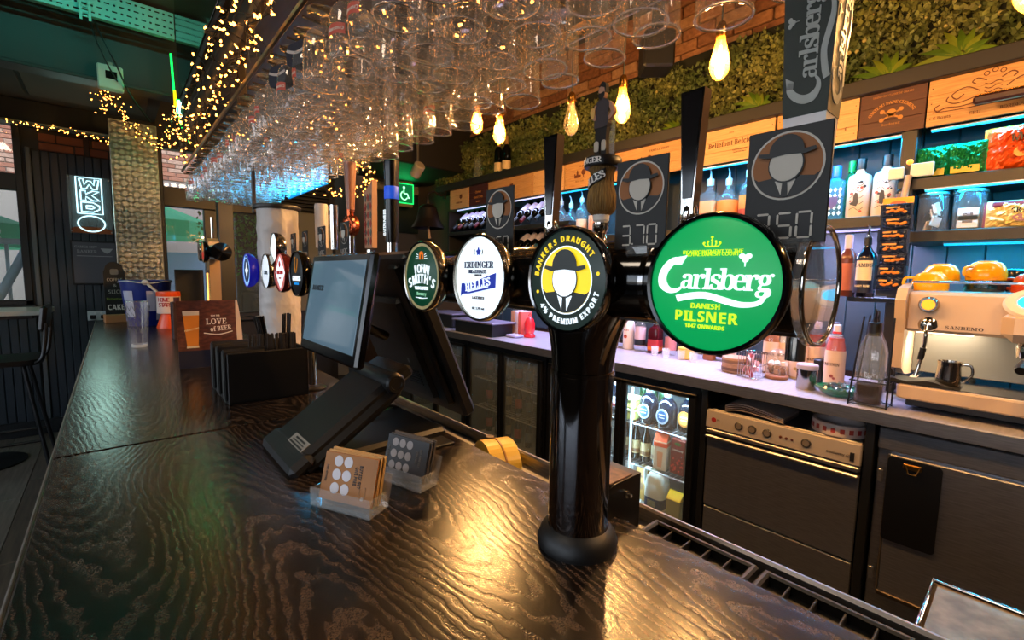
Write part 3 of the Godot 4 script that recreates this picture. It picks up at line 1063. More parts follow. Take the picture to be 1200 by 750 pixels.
func build_badges(f: Node3D,chrome: Material,gloss: Material) -> void:
	var y := .375
	var zf := .074
	var white := glow("badge_white",Color(.92,.97,1.0),.85)
	var sil := mat("badge_silver",Color(.62,.6,.56),.16,1.0)
	# green lager badge
	var o := badge(f,"green lit lager badge",Vector3(.208,y,zf),.0655,gloss,glow("badge_green",Color(.0,.64,.33),.58))
	part(o,"wordmark",wordmark(.108),white,Vector3(.001,.0045,.0004),Basis.from_scale(Vector3(1,.8,1)))
	var yel := glow("badge_yellow",Color(.8,.9,.08),.8)
	letters(o,"DANISH",.0047,yel,Vector3(-.003,-.0205,.0006),font("sans",true),1.15)
	letters(o,"PILSNER",.0095,yel,Vector3(-.003,-.0305,.0006),font("sans",true),1.12)
	letters(o,"1847 ONWARDS",.0036,yel,Vector3(-.003,-.0395,.0006),font("sans",true))
	letters(o,"BY APPOINTMENT TO THE",.0012,yel,Vector3(0,.0294,.0006),font("sans"),1.0)
	letters(o,"ROYAL DANISH COURT",.0012,yel,Vector3(0,.0272,.0006),font("sans"),1.0)
	var cb := mb()
	cb.at(0,.0335,.0003)
	cb.prism(v2([-.0065,0,.0065,0,.0065,.0012,-.0065,.0012]),0,.0006)
	for k in 5:
		var cx := -.0072 + .0036 * k
		var cy := .0062 - absf(k - 2) * .0011
		cb.prism(band_poly(curve2(v2([-.0062 + .0031 * k,.0012,cx * 1.15,.0035,cx,cy]),4),.0009),0,.0006)
		cb.prism(circle(.001,8,Vector2(cx,cy)),0,.0006)
	cb.prism(v2([-.0005,.0072,.0005,.0072,.0005,.01,-.0005,.01]),0,.0006)
	cb.prism(v2([-.0014,.0085,.0014,.0085,.0014,.0093,-.0014,.0093]),0,.0006)
	part(o,"crown_mark",cb.mesh(),yel)
	# house draught badge
	o = badge(f,"grey-green house draught badge with a yellow middle",Vector3(.031,y,zf),.065,chrome,glow("badge_slate",Color(.115,.165,.15),.75))
	var fs := font("sans",true)
	part(o,"lettering",arc_text("BANKERS DRAUGHT",.007,fs,.0495,-.26,.285),glow("badge_lemon",Color(.92,.8,.1),.9),Vector3(0,0,.0006))
	part(o,"lettering",arc_text("4% PREMIUM EXPORT",.0066,fs,.05,2.95,.232,true),white,Vector3(0,0,.0006))
	for a in [-1.88,1.4]:
		decal(o,"dot",circle(.0022,12,Vector2(sin(a),cos(a)) * .0495),.0002,glow("badge_lemon",Color(.92,.8,.1),.9))
	var rb := mb()
	ring_poly(rb,.0395,.0412,.0004,56)
	part(o,"ring_line",rb.mesh(),white)
	hat_emblem(o,.0395,.0003,glow("badge_lemon",Color(.92,.8,.1),.9),glow("badge_dark",Color(.075,.1,.095),.5),white)
	# white wheat-beer badge
	o = badge(f,"white lit wheat-beer badge with a blue banner",Vector3(-.144,y,zf),.0655,sil,white)
	var blue := glow("badge_blue",Color(.02,.16,.62),.55)
	letters(o,"ERDINGER",.0096,fc(.03,.12,.33,.5),Vector3(0,.0195,.0006),font("serif",true),.98)
	letters(o,"BRAUHAUS",.0058,fc(.05,.16,.36,.5),Vector3(-.002,.0095,.0006),font("serif",true),.95)
	letters(o,"BAYERN",.002,fc(.35,.36,.4,.5),Vector3(0,.004,.0006),font("sans"))
	decal(o,"banner",v2([-.045,-.029,-.043,-.009,-.012,-.006,.022,.003,.042,.008,.041,-.013,.012,-.018,-.022,-.024,-.04,-.025]),.0003,blue)
	letters(o,"HELLES",.0122,white,Vector3(-.001,-.0095,.0012),font("serif",true),.92,Basis(Vector3(.98,.17,0),Vector3(-.1,1,0),Vector3(0,0,1)))
	decal(o,"underline",v2([-.026,-.0205,.025,-.0115,.025,-.0128,-.026,-.0218]),.001,white)
	letters(o,"LAGERBIER",.004,fc(.45,.42,.44,.5),Vector3(0,-.0295,.0006),font("serif"),.95)
	letters(o,"Alc. 5,1% vol",.0036,fc(.4,.4,.44,.5),Vector3(0,-.0455,.0006),font("serif"))
	decal(o,"hop_mark",v2([0,.0465,.0022,.0418,.0062,.0405,.0034,.0372,.003,.0335,0,.0348,-.0034,.0335,-.0034,.0375,-.0062,.0402,-.0022,.0418]),.0003,blue)
	for s in [-1.0,1.0]:
		decal(o,"laurel",band_poly(curve2(v2([s * .0085,.0345,s * .0105,.0385,s * .009,.0425]),4),.0008),.0003,fc(.3,.3,.35,.5))
	# green bitter badge
	o = badge(f,"dark green bitter badge with white lettering",Vector3(-.311,y,zf),.0625,sil,glow("badge_bottle_green",Color(.0,.22,.13),.55))
	var rg := mb()
	ring_poly(rg,.053,.0582,.0002,56)
	part(o,"ring_line",rg.mesh(),fc(.78,.72,.5,.4))
	part(o,"lettering",arc_text("JOHN",.015,fs,.085,.0,.27),white,Vector3(0,-.071,.0006))
	part(o,"lettering",arc_text("SMITH'S",.016,fs,.1,.0,.255),white,Vector3(0,-.104,.0006))
	letters(o,"TADCASTER",.0058,white,Vector3(0,-.0205,.0006),font("serif",true),.92)
	letters(o,"Brewery",.0056,glow("badge_mint",Color(.6,.85,.7),.5),Vector3(0,-.0305,.0006),font("serif",false,true))
	decal(o,"underline",band_poly(curve2(v2([-.02,-.037,0,-.0385,.02,-.037]),5),.0011),.0004,white)
	decal(o,"magnet_mark",band_poly(curve2(v2([-.0045,.03,-.0045,.037,-.003,.0415,.003,.0415,.0045,.037,.0045,.03]),4),.0045),.0004,glow("badge_orange",Color(.85,.42,.04),.7))
	for s in [-1.0,1.0]:
		for k in 3:
			decal(o,"ray",v2([s * .01,.031 + .003 * k,s * (.02 - .002 * k),.0312 + .0042 * k,s * (.02 - .002 * k),.0322 + .0042 * k,s * .01,.032 + .003 * k]),.0004,white)

# tall tapered lever: dark face in a chrome frame
func flat_lever(f: Node3D,at: Vector3,turn: float,h: float) -> void:
	var bright := mat("chrome",Color(.86,.85,.83),.07,1.0)
	var b := mb()
	b.prism(v2([-.0085,0,.0085,0,.0085,.02,.0165,h,-.0165,h,-.0085,.02]),-.009,.009)
	var o := part(f,"tap_lever",b.mesh(),bright,at,Basis(Vector3.UP,turn))
	part(o,"lever_face",mb().prism(v2([-.0065,.025,.0065,.025,.014,h - .004,-.014,h - .004]),.009,.0105).mesh(),mat("smoked_gloss",Color(.1,.09,.09),.1))
	part(o,"lever_foot",mb().lathe(v2([0,-.004,.009,-.004,.011,.0,.01,.012,.008,.02,0,.02]),16).mesh(),bright)

func box_lever(f: Node3D,at: Vector3) -> void:
	var white := fc(.86,.85,.86,.5)
	var green := fc(.03,.11,.07,.55)
	var b := mb()
	var w0 := .018
	var w1 := .0285
	var y0 := .0
	var y1 := .30
	var c := []
	for y in [y0,y1]:
		var w: float = w0 if y == y0 else w1
		for q in [[-1,1],[1,1],[1,-1],[-1,-1]]:
			c.append(Vector3(q[0] * w,y,q[1] * w))
	for k in 4:
		b.quad(c[k],c[(k + 1) % 4],c[4 + (k + 1) % 4],c[4 + k])
	b.quad(c[4],c[5],c[6],c[7],Vector3.UP)
	b.quad(c[0],c[1],c[2],c[3],Vector3.DOWN)
	var o := part(f,"tap_lever",b.mesh(),white,at + Vector3(0,.012,0))
	o.set_meta("label","white four-sided lever with dark green panels")
	var lean := atan2(w1 - w0,y1)
	for k in 2:
		var turn := Basis(Vector3.UP,PI / 2 * k) * Basis(Vector3.RIGHT,lean)
		var p := mb()
		p.frame(Transform3D(turn,Basis(Vector3.UP,PI / 2 * k) * Vector3(0,0,w0)))
		var e := .0006
		p.prism(v2([-.0213,.085,.0213,.085,.0262,.222,-.0262,.222]),.0,e)
		var pn := part(o,"panel",p.mesh(),green)
		part(o,"lettering",wordmark(.115,.0006),fc(.62,.64,.62,.4),Basis(Vector3.UP,PI / 2 * k) * Vector3(.0,0,w0) + turn * Vector3(.001,.153,.0008),turn * Basis(Vector3.BACK,PI / 2) * Basis.from_scale(Vector3(1,.72,1)))
	part(o,"lever_foot",mb().lathe(v2([0,-.014,.01,-.014,.013,-.004,.013,.001,0,.001]),16).mesh(),mat("chrome",Color(.86,.85,.83),.07,1.0))

func brush_lever(f: Node3D,at: Vector3) -> void:
	var straw := speckled("straw",Color(.3,.21,.08),Color(.62,.48,.22),.75,40.0,0,71,Vector3(1,.12,1))
	var bright := mat("chrome",Color(.86,.85,.83),.07,1.0)
	var dark := fc(.06,.055,.065,.35)
	var white := fc(.85,.84,.82,.5)
	# a sheaf of straw: a ribbed, waisted body
	var b := mb()
	var pr := curve2(v2([.017,.024,.027,.034,.0305,.055,.028,.08,.0225,.1,.0215,.112,.026,.13,.031,.142]),4)
	var segs := 72
	for i in pr.size() - 1:
		for k in segs:
			var q := []
			for w in [[i,k],[i,k + 1],[i + 1,k + 1],[i + 1,k]]:
				var a: float = TAU * w[1] / segs
				var r: float = pr[w[0]].x * (1.0 + .045 * (w[1] % 2) + .02 * sin(w[1] * 5.0 + w[0] * .6))
				q.append(Vector3(cos(a) * r,pr[w[0]].y,sin(a) * r))
			b.quad(q[0],q[1],q[2],q[3])
	var low := Basis.from_scale(Vector3(.74,.66,.74))
	var o := part(f,"tap_lever",b.mesh(),straw,at,low)
	o.set_meta("label","straw-sheaf lever topped by a printed cut-out figure")
	part(o,"lever_foot",mb().lathe(v2([0,.0,.011,.0,.013,.008,.0175,.012,.0185,.026,0,.026]),24).mesh(),white)
	part(o,"cap_band",mb().lathe(v2([0,.136,.0385,.136,.04,.139,.04,.156,.038,.159,0,.159]),36).mesh(),dark)
	# lettering bent round the band
	var lb := mb()
	var word := "ERDINGER"
	for i in word.length():
		var a := -.95 + .27 * i - .5
		var t := TextMesh.new()
		t.text = word[i]
		t.font = font("serif",true)
		t.font_size = 48
		t.pixel_size = .0125 / 34.0
		t.depth = .0008
		t.curve_step = 2.0
		lb.add(t,Transform3D(Basis(Vector3.UP,a),Vector3(sin(a) * .0402,.1475,cos(a) * .0402)))
	part(o,"lettering",lb.mesh(),white)
	# slanting dark sash with a word on it
	var sb := mb()
	for k in 16:
		var a0 := -1.3 + 2.2 * k / 16.0
		var a1 := -1.3 + 2.2 * (k + 1) / 16.0
		var q := []
		for w in [[a0,-1],[a1,-1],[a1,1],[a0,1]]:
			var yy: float = .108 + w[0] * .013 + w[1] * .0115
			q.append(Vector3(sin(w[0]) * .0285,yy,cos(w[0]) * .0285))
		sb.quad(q[0],q[1],q[2],q[3])
		var inner := []
		for p in q:
			inner.append(Vector3(p.x * .8,p.y,p.z * .8))
		sb.quad(q[3],q[2],inner[2],inner[3])
		sb.quad(q[0],q[1],inner[1],inner[0])
	part(o,"sash",sb.mesh(),dark)
	var sl := mb()
	word = "HELLES"
	for i in word.length():
		var a := -1.15 + .36 * i
		var t := TextMesh.new()
		t.text = word[i]
		t.font = font("serif",true)
		t.font_size = 48
		t.pixel_size = .0165 / 34.0
		t.depth = .0008
		t.curve_step = 2.0
		sl.add(t,Transform3D(Basis(Vector3.UP,a) * Basis(Vector3.BACK,.35),Vector3(sin(a) * .0288,.108 + a * .013,cos(a) * .0288)))
	part(o,"lettering",sl.mesh(),white)
	# cut-out printed figure of a bearded barman on clear plastic
	var skin := fc(.66,.48,.38,.6)
	var shirt := fc(.2,.16,.17,.7)
	var hair := fc(.08,.06,.055,.8)
	var pale := fc(.7,.66,.6,.6)
	var fy := .105
	var upright := low.inverse()
	var fig := func(called: String,pts: Array,m: Material,z0: float,z1: float) -> void:
		var pb := mb()
		pb.at(-.003,fy,0)
		pb.prism(curve2(pts + [pts[0]],3).slice(0,-1),z0,z1)
		part(o,called,pb.mesh(),m,Vector3.ZERO,upright)
	fig.call("figure_legs",v2([-.012,.0,-.004,.0,-.001,.03,.002,.0,.011,.0,.01,.03,.01,.052,-.01,.052,-.011,.028]),hair,-.004,.004)
	fig.call("figure_shirt",v2([-.013,.048,.012,.048,.013,.066,.014,.083,.007,.09,.0,.092,-.008,.088,-.013,.078]),shirt,-.004,.005)
	fig.call("figure_arm",v2([.011,.087,.018,.082,.024,.07,.023,.064,.014,.056,.012,.06,.018,.068,.013,.078]),skin,-.003,.004)
	fig.call("figure_arm",v2([-.012,.083,-.016,.074,-.016,.062,-.01,.06,-.01,.066,-.012,.072,-.009,.082]),skin,-.003,.006)
	fig.call("figure_head",v2([-.006,.096,-.003,.092,.003,.092,.006,.098,.006,.108,.001,.113,-.005,.11,-.0075,.103]),skin,-.003,.004)
	fig.call("figure_hair",v2([-.0055,.11,.0,.1165,.006,.113,.0075,.106,.006,.099,.0045,.107,-.001,.11]),hair,-.003,.005)
	fig.call("figure_beard",v2([-.0065,.101,-.002,.099,.004,.101,.004,.095,-.001,.089,-.0055,.093]),hair,-.003,.005)
	fig.call("figure_beer_glass",v2([-.019,.064,-.013,.064,-.012,.078,-.02,.078]),fc(.8,.62,.28,.5),.004,.007)
	fig.call("figure_sock",v2([-.012,.012,-.004,.012,-.004,.026,-.012,.026]),pale,.004,.005)
	fig.call("figure_sock",v2([.0025,.012,.01,.012,.01,.026,.0025,.026]),pale,.004,.005)
	part(o,"figure_backing",mb().box(Vector3(0,fy + .03,-.0055),Vector3(.034,.06,.002),.0006).mesh(),glass("clear_plastic",Color(.92,.95,.96),.1,.03),Vector3.ZERO,upright)

# ------------------------------------------------------------------ hanging glass gantry
func build_gantry() -> void:
	var wood := speckled("gantry_wood",Color(.1,.065,.04),Color(.19,.125,.08),.5,.8,0,81,Vector3(12,12,1))
	var steel := mat("rail_steel",Color(.62,.58,.52),.25,1.0)
	var g := thing("glass_gantry","dark timber gantry with steel rails hung over the bar counter","gantry",Vector3(.56,2.0,-1.45))
	part(g,"top_board",mb().box(Vector3(.02,.27,.02),Vector3(.5,.04,3.6),.004).mesh(),wood)
	# a slatted front with air slots, on the customers' side
	for k in 5:
		piece(g,"slat",k,mb().box(Vector3(-.215 - .006 * k,.245 - .03 * k,.02),Vector3(.02,.022,3.6),.003).mesh(),fc(.13,.085,.055,.55))
	for z in [-1.72,-.6,.6,1.76]:
		for x in [-.155,.2]:
			part(g,"hanger",mb().box(Vector3(x,.64,z),Vector3(.03,1.3,.03),.003).mesh(),wood)
	part(g,"side_rail",mb().box(Vector3(-.236,.004,.02),Vector3(.008,.014,3.6),.002).mesh(),mat("rail_bronze",Color(.55,.42,.3),.3,1.0))
	part(g,"side_rail",mb().box(Vector3(.232,-.02,.02),Vector3(.008,.035,3.6),.002).mesh(),steel)
	# pairs of rods that the glasses' feet slide between
	var rod := mb().tube([Vector3(-.23,0,0),Vector3(.23,0,0)],.0032,6).mesh()
	for k in 62:
		piece(g,"rail_rod",k,rod,steel,Vector3(0,-.012,-1.75 + .0575 * k))
	# glasses
	var clear := glass("bar_glass",Color(.96,.95,.92),.07)
	var rimg := solid_glass()
	var protos := []
	for kind in 4:
		var p := thing("hanging_glass","","glass",Vector3(0,50,0),.0,"glasses hanging upside down from the gantry")
		p.set_meta("label","clear beer glass hanging upside down from the gantry over the bar")
		var pr: Array = [
			v2([.0415,-.155,.0395,-.12,.0365,-.06,.032,-.018,.03,-.012,.0,-.012]),
			v2([.0385,-.15,.0415,-.115,.042,-.09,.038,-.055,.023,-.036,.008,-.028,.0065,-.012]),
			v2([.0415,-.15,.042,-.11,.04,-.07,.03,-.044,.012,-.032,.0065,-.024,.0065,-.01]),
			v2([.0385,-.14,.039,-.06,.0365,-.022,.034,-.012,.0,-.012])][kind]
		part(p,"bowl",mb().lathe(curve2(pr,3) if kind in [1,2] else pr,28).mesh(),clear)
		part(p,"rim",mb().torus(Vector3(0,pr[0].y,0),pr[0].x,.0023,36,8).mesh(),rimg)
		if kind in [1,2]:
			part(p,"foot",mb().lathe(v2([.0,-.01,.012,-.008,.03,-.004,.034,-.001,.03,.0,0,.0]),28).mesh(),rimg)
		else:
			part(p,"foot",mb().lathe(v2([.0,-.012,.029,-.012,.0285,.0,.0,.0]),28).mesh(),rimg)
		if kind == 1:
			badge_on_glass(p,.0423,-.103,fc(.8,.34,.26,.5),"Cruzcampo")
		elif kind == 0:
			frosted_lattice(p,.0385,-.092)
		elif kind == 2:
			# vertical fluting
			var fb := mb()
			for k in 20:
				var a := TAU * k / 20
				fb.tube([Vector3(cos(a) * .0418,-.112,sin(a) * .0418),Vector3(cos(a) * .0402,-.072,sin(a) * .0402)],.0011,4,false)
			part(p,"fluting",fb.mesh(),rimg)
		protos.append(p)
	var rng := RandomNumberGenerator.new()
	rng.seed = 77
	var used := [false,false,false,false]
	var xs := [.372,.462,.552,.642,.732]
	for i in 31:
		for j in 5:
			var z := .22 - .115 * i
			var kind: int = [1,2,0,0,3][j] if rng.randf() < .7 else rng.randi() % 4
			if j == 0:
				kind = 1 if i % 3 != 2 else 2
			var where := Vector3(xs[j] + rng.randf_range(-.006,.006),2.004 + rng.randf_range(-.004,.003),z + (.03 if j % 2 == 1 else .0) + rng.randf_range(-.008,.008))
			var lab: String = ["lattice-etched conical pint glass","red-ribboned stemmed glass","fluted stemmed beer glass","plain straight beer glass"][kind] + " hanging in the gantry's " + ["outermost row, customers' side","second row from the customers","middle row","fourth row from the customers","outermost row, servers' side"][j] + [", near end",", mid-length",", far end"][mini(i / 10,2)]
			var o: Node3D
			if not used[kind]:
				used[kind] = true
				o = protos[kind]
				o.position = where
				o.rotation.y = rng.randf() * .4 - .2
			else:
				o = copy(protos[kind],lab,where,(rng.randf() * .9 - .45))
			o.rotation.x = rng.randf_range(-.05,.05)
			o.rotation.z = rng.randf_range(-.05,.05)
			o.set_meta("label",lab)
			o.set_meta("group",lab + ", alike")
	# two dark blue printed glass mats folded over the rail
	var cl := mb()
	for k in 2:
		var o := solo("bar_cloth",mb().prism(rounded(.075,.05,.018),-.012,.012).mesh(),fc(.05,.045,.14,.6),["dark blue folded cloth with a pale stripe among the fairy lights, upper one","dark blue folded cloth with a pale stripe among the fairy lights, lower one"][k],"cloth",Vector3(.352,1.945,-1.16 - .16 * k),FRONT + .3)
		part(o,"stripe",mb().prism(band_poly(curve2(v2([-.034,.012,0,.002,.034,.006]),4),.006),.012,.0128).mesh(),fc(.75,.72,.7,.6))

func badge_on_glass(p: Node3D,r: float,y: float,red: Material,word: String) -> void:
	# a red ribbon label on the bulge, printed upside down because the glass hangs by its foot
	var b := mb()
	for k in 10:
		var a0 := -.55 + 1.1 * k / 10.0
		var a1 := -.55 + 1.1 * (k + 1) / 10.0
		var q := []
		for w in [[a0,-1],[a1,-1],[a1,1],[a0,1]]:
			q.append(Vector3(-cos(w[0]) * r,y + .0095 * w[1] + .004 * cos(w[0] * 2.6),sin(w[0]) * r))
		b.quad(q[0],q[1],q[2],q[3])
	part(p,"ribbon_label",b.mesh(),red)
	var lb := mb()
	for i in word.length():
		var a := -.44 + .105 * i
		var t := TextMesh.new()
		t.text = word[i]
		t.font = font("sans",true)
		t.font_size = 24
		t.pixel_size = .006 / 17.0
		t.depth = .0004
		t.curve_step = 4.0
		lb.add(t,Transform3D(Basis(Vector3.UP,-PI / 2 - a) * Basis(Vector3.BACK,PI),Vector3(-cos(-a) * (r + .0004),y + .002,-sin(a) * (r + .0004))))
	part(p,"lettering",lb.mesh(),fc(.93,.88,.82,.5))

func frosted_lattice(p: Node3D,r: float,y: float) -> void:
	var b := mb()
	for k in 9:
		for s in [-1.0,1.0]:
			var pts := []
			for i in 7:
				var t := float(i) / 6
				var a: float = TAU * k / 9.0 + s * t * 1.3
				pts.append(Vector3(cos(a) * lerpf(.04,.0368,t),y - .022 + .044 * t,sin(a) * lerpf(.04,.0368,t)))
			b.tube(pts,.0006,3,false)
	part(p,"etched_lattice",b.mesh(),fc(.42,.32,.22,.6))

# ------------------------------------------------------------------ fairy lights
func fairy(called_label: String,path: Array,count: int,spread: float,seed_: int,energy := 14.0,drop := .0) -> void:
	var rng := RandomNumberGenerator.new()
	rng.seed = seed_
	var pts := curve3(path,10)
	var o := thing("fairy_lights",called_label,"fairy lights",pts[0])
	var mid: Vector3 = pts[0]
	var wire := []
	var bulbs := mb()
	var sockets := mb()
	var dark := fc(.02,.025,.02,.5)
	var n := pts.size() - 1
	var strands := mb()
	for s in 2:
		wire = []
		for i in n + 1:
			wire.append(pts[i] - mid + Vector3(rng.randfn(),rng.randfn(),rng.randfn()) * spread * .35)
		strands.tube(wire,.0018,4,false)
	for i in count:
		var t := (i + rng.randf()) / count * n
		var k := mini(int(t),n - 1)
		var p: Vector3 = pts[k].lerp(pts[k + 1],t - k) - mid
		var d := Vector3(rng.randfn(),rng.randfn() - drop,rng.randfn()) * spread * .6
		var q := p + d
		strands.tube([p,p + d * .5 + Vector3(rng.randfn(),rng.randfn(),rng.randfn()) * spread * .15,q],.0013,3,false)
		var dir := Vector3(rng.randfn(),rng.randfn(),rng.randfn()).normalized()
		bulbs.tube([q,q + dir * .009],[.0034,.0022],6)
		sockets.tube([q - dir * .008,q],.003,5)
	part(o,"wire",strands.mesh(),dark)
	part(o,"bulb_socket",sockets.mesh(),dark).set_meta("kind","stuff")
	part(o,"bulb",bulbs.mesh(),glow("fairy_bulb_%d" % int(energy),Color(1.0,.64,.26),energy)).set_meta("kind","stuff")

func build_fairies() -> void:
	fairy("dense warm fairy lights tangled along the gantry's customer side",[Vector3(.325,2.07,-3.1),Vector3(.31,2.08,-2.4),Vector3(.325,2.09,-1.8),Vector3(.315,2.1,-1.2),Vector3(.32,2.1,-.4)],170,.045,1)
	fairy("warm fairy lights strung higher, on the gantry's slatted front",[Vector3(.29,2.17,-2.9),Vector3(.285,2.19,-2.0),Vector3(.28,2.18,-1.5),Vector3(.27,2.19,-.9)],60,.03,2)
	fairy("warm fairy lights lying over the feet of the hanging glasses",[Vector3(.75,2.05,-3.0),Vector3(.45,2.06,-2.5),Vector3(.7,2.05,-1.9),Vector3(.45,2.06,-1.3),Vector3(.7,2.05,-.8),Vector3(.5,2.06,-.2)],230,.05,3,14.0)
	fairy("warm fairy lights wound round the gantry's far corner by the tap handles",[Vector3(.795,1.99,-2.65),Vector3(.9,1.9,-2.6),Vector3(1.00,1.88,-2.5),Vector3(1.06,1.93,-2.4),Vector3(1.02,2.0,-2.35),Vector3(.9,2.02,-2.45)],90,.03,4)
	fairy("warm fairy lights running along the black pelmet over the boarded wall",[Vector3(-.75,2.6,-5.45),Vector3(-.45,2.6,-5.45),Vector3(-.2,2.585,-5.43),Vector3(.05,2.56,-5.4)],60,.022,5,14.0,.6)
	fairy("warm fairy lights looped round the steel pillar's top",[Vector3(.02,2.62,-4.74),Vector3(.0,2.75,-4.72),Vector3(.06,2.72,-4.7),Vector3(.12,2.62,-4.7),Vector3(.2,2.5,-4.7),Vector3(.32,2.42,-4.6),Vector3(.33,2.4,-4.2),Vector3(.35,2.45,-3.8),Vector3(.34,2.3,-3.4),Vector3(.33,2.12,-3.15)],150,.045,6)

# ------------------------------------------------------------------ beam, tray, pillar, screen
func build_overhead() -> void:
	var green := fc(.045,.085,.08,.5)
	var b := mb()
	b.box(Vector3(0,0,0),Vector3(3.6,.5,.02),.003).box(Vector3(0,-.24,.05),Vector3(3.6,.022,.16),.003).box(Vector3(0,.25,.05),Vector3(3.6,.022,.16),.003)
	struct("beam_1",b.mesh(),green,Vector3(-1.25,2.96,-4.42))
	# panels and black pelmet between the beam and the far wall
	var p := struct("ceiling_drop",slab(-1.8,.36,2.79,2.83,-5.6,-4.45),fc(.23,.22,.19,.8))
	part(p,"panel",slab(-.42,.28,2.772,2.79,-5.25,-4.6,.004),fc(.3,.28,.24,.8))
	part(p,"panel",slab(-1.2,-.44,2.772,2.79,-5.25,-4.6,.004),fc(.2,.2,.18,.8))
	struct("trim_2",slab(-1.8,.36,2.615,2.79,-5.6,-5.47,.006),fc(.03,.03,.032,.5))
	struct("trim_3",slab(-1.8,.1,2.603,2.615,-5.6,-5.45,.003),fc(.45,.52,.5,.5))
	# perforated cable tray over the beam
	var tray := thing("cable_tray","perforated pale metal cable tray above the dark green beam","cable tray",Vector3(-.15,3.18,-4.22))
	var tm := fc(.4,.66,.62,.45,.2)
	var t := mb()
	var cols := 30
	var rows := 4
	var cw := .038
	var rh := .042
	for i in cols:
		for j in rows:
			var x := (i - cols / 2.0) * cw
			var y := (j - rows / 2.0) * rh
			var sl := .013 if (i + j) % 2 == 0 else .006
			var sh := .0045 if (i + j) % 2 == 0 else .006
			var c := Vector3(x + cw / 2,y + rh / 2,0)
			var o := [Vector3(x,y,0),Vector3(x + cw,y,0),Vector3(x + cw,y + rh,0),Vector3(x,y + rh,0)]
			var n := [c + Vector3(-sl,-sh,0),c + Vector3(sl,-sh,0),c + Vector3(sl,sh,0),c + Vector3(-sl,sh,0)]
			for k in 4:
				t.quad(o[k],o[(k + 1) % 4],n[(k + 1) % 4],n[k],Vector3(0,0,1))
				t.quad(n[k],n[(k + 1) % 4],n[(k + 1) % 4] - Vector3(0,0,.003),n[k] - Vector3(0,0,.003))
	part(tray,"perforated_side",t.mesh(),tm)
	part(tray,"lip",mb().box(Vector3(0,.086,-.02),Vector3(1.14,.004,.04),.001).mesh(),tm)
	part(tray,"lip",mb().box(Vector3(0,-.086,-.02),Vector3(1.14,.004,.04),.001).mesh(),tm)
	var pb := mb()
	for k in 9:
		pb.at(0,0,0)
		var y := -.13 + .03 * k
		pb.box(Vector3(-.022,y,0),Vector3(.014,.03,.004)).box(Vector3(.022,y,0),Vector3(.014,.03,.004))
		pb.box(Vector3(0,y + .01,0),Vector3(.032,.01,.004))
	part(tray,"bracket",pb.mesh(),tm,Vector3(.1,.01,.03))
	var cb := mb()
	cb.tube(curve3([Vector3(.14,-.08,.02),Vector3(.17,-.2,.1),Vector3(.24,-.38,.12),Vector3(.3,-.52,.05),Vector3(.42,-.66,-.1)],5),.006,6)
	cb.tube(curve3([Vector3(.12,-.08,.02),Vector3(.14,-.22,.1),Vector3(.2,-.4,.12),Vector3(.26,-.48,.0)],5),.005,6)
	solo("hanging_cable",cb.mesh(),fc(.03,.03,.03,.5),"two thin black cables drooping from the tray in front of the green beam","cable",Vector3(-.15,3.18,-4.3))
	# small white camera box on the beam's edge
	var cam := thing("wall_box","small white electrical box with a dark screen on the beam's lower edge","electrical box",Vector3(.055,2.74,-4.28))
	part(cam,"body",mb().box(Vector3.ZERO,Vector3(.135,.16,.06),.008).mesh(),fc(.62,.7,.68,.5))
	part(cam,"screen",mb().box(Vector3(.005,.015,.031),Vector3(.06,.05,.004),.001).mesh(),fc(.03,.03,.035,.2))
	part(cam,"knob",mb().box(Vector3(.0,.09,.01),Vector3(.03,.03,.02),.006).mesh(),fc(.5,.55,.55,.4))
	# five-bar checker plate on a square pillar
	var pl := struct("pillar_1",slab(.03,.325,.0,2.6,-4.8 - .28,-4.8,.004),mat("tread_plate",Color(.7,.7,.67),.36,.5))
	var tb := mb()
	var step := .040
	for i in 8:
		for j in 40:
			var c := Vector3(.0475 + i * .0366,1.02 + j * step,-4.8)
			var s := 1.0 if (i + j) % 2 == 0 else -1.0
			for k in 5:
				var o := (k - 2) * .0074
				var bs := Basis(Vector3.BACK,s * PI / 4)
				tb.frame(Transform3D(bs,c + bs * Vector3(0,o,0)))
				tb.quad(Vector3(-.017,0,0),Vector3(0,-.0032,0),Vector3(.017,0,0),Vector3(0,0,.0045))
				tb.quad(Vector3(-.017,0,0),Vector3(0,.0032,0),Vector3(.017,0,0),Vector3(0,0,.0045))
	part(pl,"raised_bars",tb.mesh(),mats["tread_plate"]).set_meta("kind","stuff")
	# screen hung over the customers' side, seen from below its end
	var tv := thing("television","large dark glossy television hung over the bar, seen obliquely from below","television",Vector3(.315,2.7,-2.3))
	part(tv,"case",mb().box(Vector3(.012,0,0),Vector3(.045,.8,1.36),.008).mesh(),fc(.1,.085,.07,.35))
	part(tv,"screen",mb().box(Vector3(-.012,0,0),Vector3(.006,.765,1.33),.002).mesh(),mat("screen_glass",Color(.03,.05,.065),.06))
	part(tv,"sensor",mb().tube([Vector3(-.03,-.41,.3),Vector3(.02,-.41,.3)],.012,8).mesh(),fc(.5,.48,.42,.3))
	part(tv,"hanger",mb().box(Vector3(.02,.5,0),Vector3(.03,.24,.1),.004).mesh(),fc(.05,.05,.05,.5))
	# green-lit sign beyond the screen
	var gs := thing("neon_sign","green edge-lit sign with white letters hung past the television's end","neon sign",Vector3(.465,2.54,-4.2))
	part(gs,"back",mb().prism(v2([-.055,.13,.055,.13,.045,-.02,.0,-.16,-.045,-.02]),-.01,.0).mesh(),fc(.02,.1,.12,.3))
	var gl := glow("sign_green",Color(.05,1.0,.35),2.2)
	part(gs,"outline",mb().tube([Vector3(-.055,.13,.005),Vector3(.055,.13,.005),Vector3(.045,-.02,.005),Vector3(.0,-.16,.005),Vector3(-.045,-.02,.005),Vector3(-.055,.13,.005)],.005,6).mesh(),gl)
